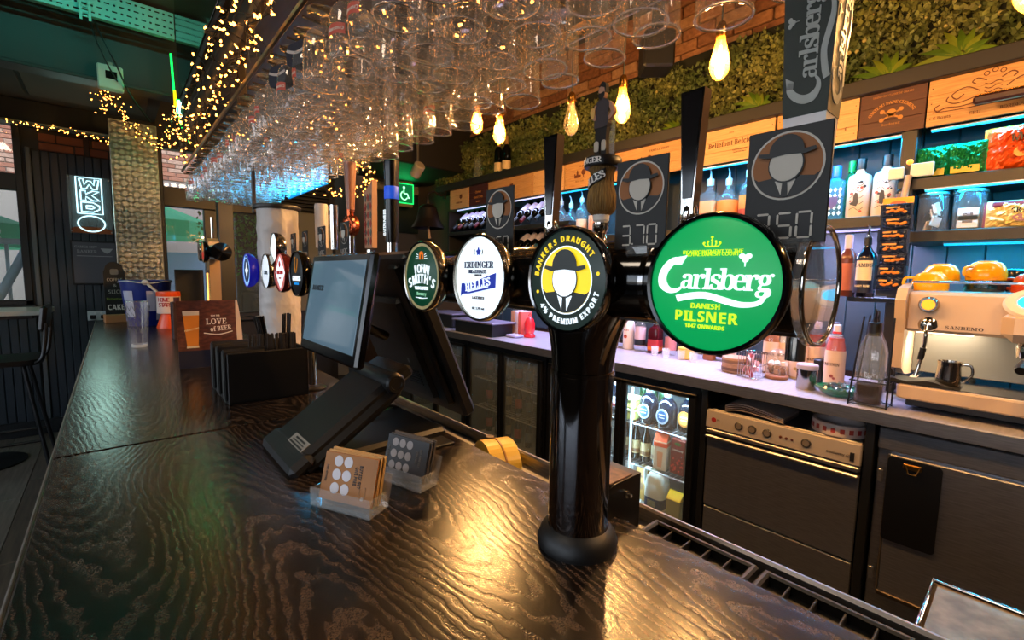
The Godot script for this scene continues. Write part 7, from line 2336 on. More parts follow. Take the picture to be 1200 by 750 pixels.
func build_pos() -> void:
	var blk := fc(.028,.028,.031,.42)
	var dark := fc(.055,.055,.06,.5)
	var bright: Material = mats["chrome"]
	# main till screen, seen from behind, leaning back towards the customers
	var t := thing("till_monitor","large black till monitor seen from behind, leaning over its folding stand","monitor",Vector3(.5,1.07,-1.12))
	var lean := Basis(Vector3.BACK,.41)
	var M := Vector3(.085,.225,.0)
	part(t,"housing",mb().frame(Transform3D(lean,M)).box(Vector3.ZERO,Vector3(.036,.44,.4),.008).mesh(),blk)
	part(t,"screen",mb().frame(Transform3D(lean,M)).box(Vector3(.0185,0,0),Vector3(.003,.42,.38),.001).mesh(),glow("till_screen",Color(.3,.38,.45),.5))
	part(t,"back_cover",mb().frame(Transform3D(lean,M)).box(Vector3(-.026,-.03,-.02),Vector3(.026,.29,.28),.01).mesh(),dark)
	part(t,"cover_ridge",mb().frame(Transform3D(lean,M)).box(Vector3(-.024,.01,.15),Vector3(.018,.38,.045),.006).mesh(),blk)
	var vb := mb().frame(Transform3D(lean,M))
	for k in 6:
		vb.box(Vector3(-.04,-.13 + .008 * k,.05),Vector3(.003,.003,.07),.0)
	part(t,"vent",vb.mesh(),fc(.012,.012,.013,.6))
	part(t,"socket_label",mb().frame(Transform3D(lean,M)).box(Vector3(-.0395,-.06,.055),Vector3(.001,.014,.01),.0).mesh(),fc(.35,.36,.38,.5))
	# folding stand: base plate, sloping slab and hinge barrel
	var s := thing("till_stand","black folding till stand with a silver label on its sloping slab","till stand",Vector3(.34,1.07,-.985),.0)
	part(s,"base_plate",mb().frame(Transform3D(Basis(Vector3.UP,.04),Vector3(.06,.012,0))).box(Vector3(.02,0,0),Vector3(.3,.024,.22),.008).mesh(),blk)
	var sl := Basis(Vector3.BACK,.6)
	part(s,"sloping_slab",mb().frame(Transform3D(sl,Vector3(.005,.078,.012))).box(Vector3(0,0,0),Vector3(.262,.034,.185),.01).mesh(),mat("slab_black",Color(.045,.04,.038),.5))
	part(s,"slab_edge",mb().frame(Transform3D(sl,Vector3(.005,.062,.012))).box(Vector3(.01,0,0),Vector3(.25,.03,.205),.012).mesh(),blk)
	part(s,"slab_foot",mb().frame(Transform3D(sl,Vector3(-.092,.016,.012))).box(Vector3(0,0,0),Vector3(.05,.03,.215),.01).mesh(),dark)
	var hb := mb()
	hb.frame(Transform3D(Basis(Vector3.RIGHT,PI / 2),Vector3(.098,.148,.012)))
	hb.lathe(v2([0,-.105,.018,-.105,.021,-.101,.021,.07,.0225,.071,.0225,.101,.018,.106,.013,.106,.012,.104,0,.104]),28)
	part(s,"hinge_barrel",hb.mesh(),blk)
	part(s,"hinge_arm",mb().frame(Transform3D(Basis(Vector3.BACK,.5),Vector3(.118,.145,.0))).box(Vector3(.015,0,0),Vector3(.06,.03,.16),.008).mesh(),blk)
	var lb := part(s,"maker_label",mb().frame(Transform3D(sl,Vector3(.005,.078,.012))).box(Vector3(-.098,.0176,.035),Vector3(.04,.0014,.085),.0).mesh(),fc(.56,.54,.5,.5))
	var lines := mb()
	lines.frame(Transform3D(sl,Vector3(.005,.078,.012)))
	for k in 6:
		lines.box(Vector3(-.114 + .006 * k,.0185,.035),Vector3(.0022 if k % 2 == 0 else .0036,.0004,.072 - .009 * (k % 3)),.0)
	part(lb,"print_lines",lines.mesh(),fc(.1,.1,.1,.5))
	# customer screen facing the bar stools
	var c := thing("customer_display","tilted black-framed customer display facing the bar, grey-blue reflection put in as screen glow","monitor",Vector3(.345,1.275,-.995))
	var cl := Basis(Vector3.BACK,-.17) * Basis(Vector3.UP,FRONT)
	var cf := Transform3D(cl,Vector3(.006,.104,0))
	part(c,"bezel",mb().frame(cf).box(Vector3(0,0,-.01),Vector3(.335,.226,.02),.005).mesh(),mat("display_black",Color(.02,.02,.022),.16))
	part(c,"screen",mb().frame(cf).box(Vector3(0,.004,.0002),Vector3(.3,.186,.0016),.0004).mesh(),mat("display_reflection",Color(.1,.13,.16),.06))
	mats["display_reflection"].emission_enabled = true  # emission stands in for a grey-blue reflection on the screen
	mats["display_reflection"].emission = Color(.42,.54,.62)
	mats["display_reflection"].emission_energy_multiplier = .55
	part(c,"back_shell",mb().frame(cf).box(Vector3(0,0,-.028),Vector3(.27,.17,.02),.008).mesh(),fc(.028,.028,.031,.42))
	var arm := mb().tube([Vector3(.03,.09,-.02),Vector3(.07,.06,-.03),Vector3(.155,.02,-.05)],.012,8)
	part(c,"arm",arm.mesh(),fc(.028,.028,.031,.42))
	letters(c,"BANKER",.012,fc(.2,.24,.27,.4),cf * Vector3(-.095,.035,.0016),font("serif",true),1.0,cl)
	# chrome pole behind it
	var p := thing("chrome_post","short chrome post with a round foot between the straw caddy and the display","post",Vector3(.475,1.07,-1.53))
	part(p,"foot",mb().lathe(v2([0,0,.042,0,.042,.004,.03,.01,.012,.012,0,.012]),28).mesh(),fc(.12,.11,.1,.3))
	part(p,"shaft",mb().lathe(v2([.0125,.01,.0125,.24,0,.24]),20).mesh(),bright)
	# black tray edge and cable by the stand
	var cb := solo("till_cable",mb().tube(curve3([Vector3(0,0,0),Vector3(-.06,.03,.05),Vector3(-.13,.012,.1),Vector3(-.17,.004,.17)],5),.004,6).mesh(),fc(.02,.02,.02,.5),"thin black cable trailing over the counter beside the till stand","cable",Vector3(.575,1.08,-1.12))
	var pad := thing("bar_runner","flat black rubber mat under the card holders, edged along the drip ledge","mat",Vector3(.47,1.07,-.98))
	part(pad,"sheet",rot_box(Vector3(.18,.006,.3),.002),fc(.03,.03,.03,.55),Vector3(.0,.003,0))

func build_caddy() -> void:
	var blk := fc(.035,.036,.04,.45)
	var o := thing("straw_caddy","black plastic bar caddy with napkin slots and straw compartments","caddy",Vector3(.335,1.07,-1.6))
	var w := .006
	part(o,"base",mb().box(Vector3(0,.004,0),Vector3(.216,.008,.27),.002).mesh(),blk)
	part(o,"long_side",mb().box(Vector3(0,.075,.132),Vector3(.216,.145,w),.002).mesh(),blk)
	part(o,"long_side",mb().box(Vector3(0,.075,-.132),Vector3(.216,.145,w),.002).mesh(),blk)
	part(o,"end",mb().box(Vector3(.105,.075,0),Vector3(w,.145,.27),.002).mesh(),blk)
	part(o,"divider",mb().box(Vector3(.0,.075,0),Vector3(w,.14,.26),.002).mesh(),blk)
	# customers' end: three upright napkin walls with rounded tops and open slots between
	var grey := fc(.16,.165,.17,.5)
	for k in 3:
		var pr := mb()
		pr.frame(Transform3D(Basis(Vector3.UP,FRONT),Vector3(-.105,0,0)))
		var x := -.125 + .098 * k
		pr.prism(v2([x - .012,0,x + .034,0,x + .034,.135,x + .028,.148,x + .016,.154,x,.15,x - .012,.135]),-.1,.004)
		part(o,"napkin_wall",pr.mesh(),blk)
		var fp := mb()
		fp.frame(Transform3D(Basis(Vector3.UP,FRONT),Vector3(-.105,0,0)))
		fp.prism(v2([x - .01,.006,x + .026,.006,x + .026,.134,x + .014,.15,x - .002,.147,x - .01,.134]),.004,.006)
		part(o,"worn_front",fp.mesh(),grey)
	# coffee stirrers packed in a block, then straws
	var rng := RandomNumberGenerator.new()
	rng.seed = 9
	var st := mb().box(Vector3(0,.09,0),Vector3(.007,.18,.0035),.001).mesh()
	var stc := [fc(.1,.075,.06,.6),fc(.14,.11,.09,.6)]
	for i in 26:
		var s := solo("stirrer",st,stc[i % 2],"dark flat stirrer packed upright in the front compartment of the bar caddy","stirrer",Vector3(.3 + .01 * (i % 13),1.08,-1.515 - .022 * (i / 13)),rng.randf_range(-.2,.2),"stirrers in the bar caddy")
		s.rotation.z = rng.randf_range(-.03,.03)
	var straw := mb().lathe(v2([.003,.0,.003,.235]),8).mesh()
	for i in 22:
		var g: int = 0 if i < 11 else 1
		var s := solo("straw",straw,fc(.02,.02,.022,.35),["black paper straw in the leaning left-hand bunch in the caddy","black paper straw in the upright bunch at the caddy's server side"][g],"straw",Vector3((.368 if g == 0 else .405) + rng.randf_range(-.012,.012),1.08,-1.56 - .03 * g + rng.randf_range(-.02,.02)),.0,["leaning straws in the caddy","upright straws in the caddy"][g])
		s.rotation = Vector3(rng.randf_range(-.03,.03),0,(.16 if g == 0 else -.04) + rng.randf_range(-.03,.03))
		part(s,"tip_opening",mb().torus(Vector3(0,.235,0),.0026,.0005,8,4).mesh(),fc(.55,.55,.53,.5))

func build_card_holders() -> void:
	var ac := glass("clear_plastic",Color(.92,.95,.96),.1,.03)
	for k in 2:
		var at: Vector3 = [Vector3(.28,1.07,-.712),Vector3(.395,1.07,-.735)][k]
		var turn: float = [-1.1,-1.27][k]
		var sc: float = [1.22,1.16][k]
		var h := thing("card_holder",["clear acrylic holder filled with orange-yellow loyalty cards","clear acrylic holder filled with dark grey loyalty cards"][k],"card holder",at,turn)
		h.scale = Vector3.ONE * sc
		part(h,"tray",mb().box(Vector3(0,.003,.008),Vector3(.098,.006,.036),.002).mesh(),ac)
		part(h,"front_lip",mb().box(Vector3(0,.013,.026),Vector3(.098,.026,.003),.001).mesh(),ac)
		part(h,"back_wall",mb().frame(Transform3D(Basis(Vector3.RIGHT,-.3),Vector3(0,.0,-.01))).box(Vector3(0,.022,0),Vector3(.098,.044,.003),.001).mesh(),ac)
		for s in [-1.0,1.0]:
			part(h,"side_wall",mb().box(Vector3(s * .048,.012,.008),Vector3(.003,.024,.036),.001).mesh(),ac)
		var col: Material = [speckled("loyalty_amber",Color(.6,.36,.06),Color(.68,.43,.09),.5,2.0),fc(.1,.095,.095,.5)][k]
		var edge: Material = [fc(.75,.62,.4,.6),fc(.3,.29,.29,.6)][k]
		var ink: Material = [fc(.14,.09,.03,.5),fc(.42,.39,.35,.5)][k]
		var white: Material = [fc(.84,.82,.84,.5),fc(.62,.6,.6,.5)][k]
		for c in 5:
			var o := thing("loyalty_card","","card",at + Basis(Vector3.UP,turn) * Vector3(0,.008,.016 - .0042 * c) * sc,turn,"")
			o.rotation = Vector3(-.3 + .015 * c,turn,[.015,-.01,.02,-.02,.0][c])
			o.scale = Vector3.ONE * sc
			part(o,"sheet",mb().box(Vector3(0,.031,0),Vector3(.088,.062,.0022),.0003).mesh(),col if c == 0 else edge)
			if c == 0:
				o.set_meta("label",["front orange-yellow loyalty card with six white stamp circles, printed sideways","front dark grey loyalty card with nine pale stamp circles, printed sideways"][k])
				var cols := 2 if k == 0 else 3
				for i in cols:
					for j in 3:
						var b := mb()
						b.prism(circle(.0072 if k == 0 else .0066,20,Vector2(-.02 + .0165 * i if k == 0 else -.026 + .0155 * i,.0515 - .0175 * j)),.0012,.0016)
						part(o,"stamp_circle",b.mesh(),white)
				var side := Basis(Vector3.BACK,-PI / 2)
				var tx := ["BUY SIX GET","ONE FREE"] if k == 0 else ["BUY NINE GET","ONE FREE"]
				for q in 2:
					letters(o,tx[q],.0046 if k == 0 else .0036,ink,Vector3((.0185 if k == 0 else .03) - .0075 * q,.036,.0014),font("sans",true),.78,side)
				letters(o,"hot drinks",.0026,ink,Vector3(-.037,.034,.0014),font("sans"),1.0,side)
				if k == 0:
					part(o,"cup_mark",mb().prism(band_poly(curve2(v2([.03,.024,.023,.0235,.021,.018,.023,.0125,.03,.012,.03,.024]),4),.001),.0012,.0016).prism(band_poly(curve2(v2([.026,.012,.0245,.0085,.028,.0085,.028,.012]),4),.0009),.0012,.0016).mesh(),fc(.85,.8,.75,.5))
			else:
				o.set_meta("label",["orange-yellow loyalty card stacked behind the front one in its acrylic holder","dark grey loyalty card stacked behind the front one in its acrylic holder"][k])
				o.set_meta("group",["cards behind the front orange-yellow card","cards behind the front grey card"][k])

func build_far_counter() -> void:
	# folded brochure stand
	var t := thing("table_tent","folded brown beer-quality table card with a blue foot behind the black caddy","table card",Vector3(.272,1.07,-2.12))
	var brown := speckled("blurred_print",Color(.2,.09,.07),Color(.44,.24,.18),.35,7.0,0,91,Vector3(.5,1.2,1))
	var lean := Basis(Vector3.RIGHT,-.16)
	part(t,"front_panel",mb().frame(Transform3D(lean,Vector3.ZERO)).box(Vector3(0,.165,0),Vector3(.196,.195,.002),.0).mesh(),brown)
	part(t,"foot_panel",mb().frame(Transform3D(lean,Vector3.ZERO)).box(Vector3(0,.034,.0),Vector3(.198,.067,.003),.0).mesh(),fc(.03,.07,.17,.4))
	part(t,"white_wing",mb().frame(Transform3D(Basis(Vector3.UP,.95),Vector3(.098,0,-.035))).prism(curve2(v2([0,.0,.055,.0,.052,.09,.04,.18,.018,.255,.004,.258]),4),-.001,.001).mesh(),fc(.68,.64,.64,.5))
	var cream := fc(.92,.88,.84,.5)
	var beer := mb().frame(Transform3D(lean,Vector3(-.052,.0,.0)))
	beer.prism(v2([-.018,.085,.018,.085,.026,.205,-.026,.205]),.0012,.0018)
	part(t,"printed_pint",beer.mesh(),fc(.8,.47,.12,.45))
	var head := mb().frame(Transform3D(lean,Vector3(-.052,.0,.0)))
	head.prism(v2([-.026,.205,.026,.205,.027,.222,-.027,.222]),.0012,.0018).prism(v2([-.02,.078,.02,.078,.019,.087,-.019,.087]),.0012,.0018)
	part(t,"printed_foam",head.mesh(),fc(.84,.76,.66,.5))
	letters(t,"LOVE",.022,cream,lean * Vector3(.03,.178,.0015),font("serif",true),.82,lean)
	letters(t,"FOR THE",.006,cream,lean * Vector3(.028,.201,.0015),font("sans",true),.9,lean)
	letters(t,"of BEER",.018,cream,lean * Vector3(.044,.15,.0015),font("serif",true),.72,lean * Basis(Vector3.BACK,.08))
	part(t,"underline",mb().frame(Transform3D(lean,Vector3.ZERO)).prism(band_poly(curve2(v2([-.014,.134,.036,.126,.084,.136]),5),.003),.0012,.0018).mesh(),cream)
	letters(t,"PERFECT PINT",.0065,fc(.94,.85,.65,.5),lean * Vector3(-.052,.15,.0022),font("sans",true),.8,lean * Basis(Vector3.BACK,.2))
	# orange-footed charity tin
	var c := thing("charity_tin","orange and white charity collecting tin on a flared orange foot","collecting tin",Vector3(.265,1.07,-3.72),-.25)
	var orange := fc(.88,.3,.03,.35)
	part(c,"foot",mb().lathe(v2([0,0,.07,0,.07,.006,.042,.1,0,.1]),28).mesh(),orange)
	part(c,"can",mb().lathe(v2([0,.095,.062,.095,.064,.1,.064,.222,0,.222]),28).mesh(),fc(.86,.78,.74,.4))
	part(c,"lid",mb().lathe(v2([.0645,.205,.066,.208,.064,.235,.03,.238,0,.238]),28).mesh(),orange)
	var red := fc(.62,.1,.12,.5)
	for k in 2:
		var lb := mb()
		var word: String = ["HOME","START"][k]
		for i in word.length():
			var a := -.62 + .25 * i
			var tm := TextMesh.new()
			tm.text = word[i]
			tm.font = font("sans",true)
			tm.font_size = 24
			tm.pixel_size = .026 / 17.0
			tm.depth = .0006
			tm.curve_step = 4.0
			lb.add(tm,Transform3D(Basis(Vector3.UP,a),Vector3(sin(a) * .0645,.185 - .033 * k,cos(a) * .0645)))
		part(c,"lettering",lb.mesh(),red)
	for k in 2:
		part(c,"label_patch",mb().lathe(v2([.0646,.16 - .055 * k,.0648,.165 - .055 * k,.0648,.196 - .055 * k,.0646,.2 - .055 * k]),10,Vector2.ONE,.3,1.0).mesh(),[fc(.24,.12,.24,.5),orange][k])
	# blue bucket with papers taped on, scoop leaning out
	var b := thing("charity_bucket","blue plastic bucket with white paper notices and a white scoop","bucket",Vector3(.165,1.07,-3.98))
	var blue := fc(.03,.13,.46,.4)
	part(b,"pail",mb().lathe(v2([0,0,.105,0,.11,.006,.138,.292,.142,.296,.142,.305,.134,.305,.106,.012,0,.012]),36).mesh(),blue)
	var paper := fc(.66,.68,.76,.7)
	for q in [[-1.15,-.62,.06,.235,.0],[-.05,.4,.1,.235,.0],[.35,.95,.04,.14,.0]]:
		var pb := mb()
		for k in 6:
			var a0: float = lerpf(q[0],q[1],k / 6.0)
			var a1: float = lerpf(q[0],q[1],(k + 1) / 6.0)
			var v := []
			for w in [[a0,q[2]],[a1,q[2]],[a1,q[3]],[a0,q[3]]]:
				var r: float = .1122 + (.138 - .11) * w[1] / .29
				v.append(Vector3(sin(w[0]) * r,w[1],cos(w[0]) * r))
			pb.quad(v[0],v[1],v[2],v[3])
		part(b,"paper_notice",pb.mesh(),paper)
	part(b,"handle",mb().tube(curve3([Vector3(-.145,.29,0),Vector3(-.1,.3,.145),Vector3(.0,.285,.165),Vector3(.1,.3,.145),Vector3(.145,.29,0)],5),.004,6).mesh(),fc(.75,.76,.78,.4))
	var sc := thing("scoop","white plastic spoon sticking out of the blue bucket","spoon",Vector3(.175,1.3,-3.93))
	part(sc,"handle",mb().tube([Vector3(.1,-.07,.12),Vector3(-.01,.052,.1)],.008,8).mesh(),fc(.8,.8,.78,.5))
	part(sc,"bowl",mb().ball(Vector3(-.02,.062,.1),Vector3(.02,.018,.008),12,8).mesh(),fc(.8,.8,.78,.5))
	# empty straight-sided pint glass in front
	var g := thing("pint_glass","empty clear patterned pint glass standing on the counter before the blue bucket","glass",Vector3(.08,1.07,-2.86))
	var cg := glass("pint_clear",Color(.93,.96,.96),.04)
	part(g,"wall",mb().lathe(v2([.033,.004,.036,.06,.0445,.222]),32).mesh(),cg)
	part(g,"base",mb().lathe(v2([0,0,.031,0,.033,.004,.033,.014,0,.012]),32).mesh(),glass("pint_base",Color(.85,.9,.9),.4))
	part(g,"rim",mb().torus(Vector3(0,.222,0),.0445,.0013,32,6).mesh(),solid_glass())
	var ib := mb()
	for k in 14:
		var a := TAU * k / 14
		for j in 4:
			ib.tube([Vector3(cos(a) * (.0365 + .003 * j),.07 + .035 * j,sin(a) * (.0365 + .003 * j)),Vector3(cos(a + .2) * (.039 + .003 * j),.095 + .035 * j,sin(a + .2) * (.039 + .003 * j))],.0011,4,false)
	part(g,"print",ib.mesh(),fc(.22,.26,.27,.4))
	# arched chalkboard on a wooden foot
	var ch := thing("chalkboard","arched black chalkboard advertising cake on a pale wooden foot","chalkboard",Vector3(.005,1.07,-4.28),.1)
	var arch := v2([-.058,.05,.058,.05,.058,.355])
	for k in 9:
		var a := PI * k / 8
		arch.append(Vector2(cos(a) * .05,.375 + sin(a) * .05))
	arch.append(Vector2(-.058,.355))
	part(ch,"board",mb().prism(arch,-.006,.006).mesh(),fc(.03,.03,.03,.7))
	part(ch,"foot",mb().box(Vector3(.01,.028,.01),Vector3(.16,.056,.09),.004).mesh(),fc(.62,.42,.24,.6))
	var chalk := fc(.62,.62,.58,.8)
	letters(ch,"COFFEE",.02,chalk,Vector3(0,.3,.0066),font("sans"),.9)
	letters(ch,"&",.018,chalk,Vector3(0,.26,.0066),font("sans"))
	letters(ch,"SLICE",.026,chalk,Vector3(0,.215,.0066),font("sans"),.85)
	letters(ch,"Homemade",.016,fc(.5,.6,.2,.8),Vector3(0,.165,.0066),font("serif",false,true),.8)
	letters(ch,"CAKE",.036,fc(.8,.8,.76,.8),Vector3(.0,.105,.0066),font("sans",true),.75)
	part(ch,"cup_mark",mb().prism(rounded(.045,.04,.01),.006,.0072).mesh(),fc(.4,.4,.38,.8),Vector3(.0,.355,0))
	# dark menu blocks and a maroon box behind the table card
	var mblk := thing("menu_block","black upright menu block behind the charity tin","menu",Vector3(.385,1.07,-3.75))
	part(mblk,"board",mb().box(Vector3(0,.19,0),Vector3(.16,.38,.02),.003).mesh(),fc(.03,.03,.032,.5))
	letters(mblk,"SPECIALS",.018,chalk,Vector3(.02,.12,.0106),font("sans"),.8)
	letters(mblk,"& PIES",.022,chalk,Vector3(.02,.085,.0106),font("sans"),.8)
	var mx := thing("carton","maroon carton lying behind the brown table card","carton",Vector3(.36,1.07,-3.1))
	part(mx,"box",mb().box(Vector3(0,.1,0),Vector3(.26,.2,.12),.003).mesh(),fc(.16,.04,.04,.5))
	part(mx,"flap",mb().box(Vector3(0,.201,0),Vector3(.25,.003,.055),.001).mesh(),fc(.22,.06,.05,.5))
	# boarded wall: neon sign, framed notice, socket, high table and chair
	var n := thing("neon_sign","white neon sign of stacked letters above a ring on a clear panel","neon sign",Vector3(-.12,1.75,-5.575))
	part(n,"panel",mb().box(Vector3(0,.25,.012),Vector3(.285,.495,.006),.001).mesh(),glass("sign_acrylic",Color(.8,.88,.86),.16))
	var nw := glow("neon_white",Color(.8,.96,1.0),1.6)
	var nt := func(pts: Array,closed: bool) -> void:
		var p3 := []
		for q in pts:
			p3.append(Vector3(q.x,q.y,.028))
		if closed:
			p3.append(p3[0])
		part(n,"neon_tube",mb().tube(p3,.0052,8).mesh(),nw)
	nt.call(v2([-.085,.175,.08,.175,.08,.485,-.085,.485]),true)
	nt.call(circle(.085,24,Vector2(.0,.088),Vector2(1.05,.8)),true)
	var glyph := [[-55,70,-32,70,-26,28,-10,58,10,58,26,28,32,70,55,70,42,0,18,0,0,32,-18,0,-42,0],[-50,70,-22,70,-22,45,15,70,52,70,12,38,55,0,18,0,-22,28,-22,0,-50,0],[-50,70,15,70,50,48,50,22,15,0,-50,0],[-22,46,8,46,22,38,22,32,8,24,-22,24]]
	for k in 4:
		var outline := []
		for q in v2(glyph[k]):
			outline.append(Vector2(q.x * .00118,[.389,.29,.191,.191][k] + q.y * .00118))
		nt.call(outline,true)
	part(n,"amber_panel",mb().prism(v2([-.135,.005,.135,.005,.135,.035,.08,.06,-.08,.06,-.135,.045]),.0155,.017).mesh(),fc(.5,.24,.05,.4))
	for k in 4:
		part(n,"standoff",mb().tube([Vector3((-.13 if k % 2 == 0 else .13),.02 + .46 * (k / 2),.0),Vector3((-.13 if k % 2 == 0 else .13),.02 + .46 * (k / 2),.022)],.006,8).mesh(),fc(.7,.7,.7,.3,1.0))
	area(n,Vector3(.0,.27,.05),Vector3(0,0,1),Vector2(.18,.4),Color(.78,1.0,.92),.12)
	var fr := thing("framed_notice","grey framed notice under the white neon sign","framed notice",Vector3(-.115,1.3,-5.585))
	part(fr,"frame",mb().box(Vector3(0,.195,-.002),Vector3(.315,.39,.012),.003).mesh(),fc(.04,.04,.045,.4))
	part(fr,"sheet",mb().box(Vector3(0,.195,.006),Vector3(.285,.36,.004),.0).mesh(),fc(.3,.29,.32,.5))
	var gl2 := fc(.62,.61,.62,.5)
	letters(fr,"GAMER CITY",.018,gl2,Vector3(-.055,.335,.0085),font("serif"),.95)
	letters(fr,"BANKER",.024,gl2,Vector3(-.05,.295,.0085),font("serif"),.95)
	part(fr,"rule_line",mb().box(Vector3(.0,.255,.0082),Vector3(.235,.004,.001)).mesh(),gl2)
	part(fr,"crest_mark",mb().prism(v2([.04,.325,.125,.325,.105,.295,.083,.28,.06,.295]),.008,.009).mesh(),gl2)
	var so := thing("wall_socket","white double wall socket low on the boards by the counter's end","socket",Vector3(-.12,1.02,-5.59))
	part(so,"plate",mb().box(Vector3(0,0,.004),Vector3(.145,.085,.012),.004).mesh(),fc(.75,.77,.78,.4))
	for k in 2:
		part(so,"switch",mb().box(Vector3(-.02 + .04 * k,.022,.012),Vector3(.015,.02,.005),.001).mesh(),fc(.85,.85,.85,.4))
		part(so,"plug",mb().box(Vector3(-.036 + .072 * k,-.012,.018),Vector3(.04,.035,.03),.005).mesh(),fc(.04,.04,.04,.4))
	var tb := thing("high_table","dark poseur table with a pale edge under the left window","table",Vector3(-.8,0,-4.95))
	part(tb,"top",mb().prism(rounded(.86,.52,.04),.0,.03).mesh(),fc(.62,.6,.57,.35),Vector3(0,1.135,0),Basis(Vector3.RIGHT,PI / 2))
	part(tb,"underside",mb().box(Vector3(-.02,1.092,0),Vector3(.74,.03,.4),.004).mesh(),fc(.16,.1,.07,.5))
	part(tb,"column",mb().lathe(v2([.24,.0,.24,.012,.045,.03,.035,.05,.035,1.08]),24).mesh(),fc(.03,.03,.03,.5))
	var chr := thing("bar_chair","black metal bar-height chair with a low padded backrest under the window","chair",Vector3(-.6,0,-4.45),.0)
	var blk := fc(.035,.035,.038,.4)
	var leather := fc(.06,.05,.048,.3)
	part(chr,"seat",mb().frame(Transform3D(Basis(Vector3.RIGHT,PI / 2),Vector3(0,.845,0))).prism(rounded(.42,.4,.09),.0,.035,true).mesh(),leather)
	part(chr,"backrest",mb().frame(Transform3D(Basis(Vector3.BACK,-.12),Vector3(.235,1.11,0))).box(Vector3.ZERO,Vector3(.035,.17,.36),.014).mesh(),leather)
	for s in [-1.0,1.0]:
		part(chr,"back_stay",mb().tube(curve3([Vector3(.06,.82,s * .16),Vector3(.2,.83,s * .165),Vector3(.235,.95,s * .165),Vector3(.245,1.08,s * .165)],5),.012,8).mesh(),blk)
		for e in [-1.0,1.0]:
			part(chr,"leg",mb().tube([Vector3(e * .12,.83,s * .12),Vector3(e * .23,.0,s * .21)],.012,8).mesh(),blk)
		part(chr,"stretcher",mb().tube([Vector3(-.19,.3,s * .178),Vector3(.19,.3,s * .178)],.01,8).mesh(),blk)

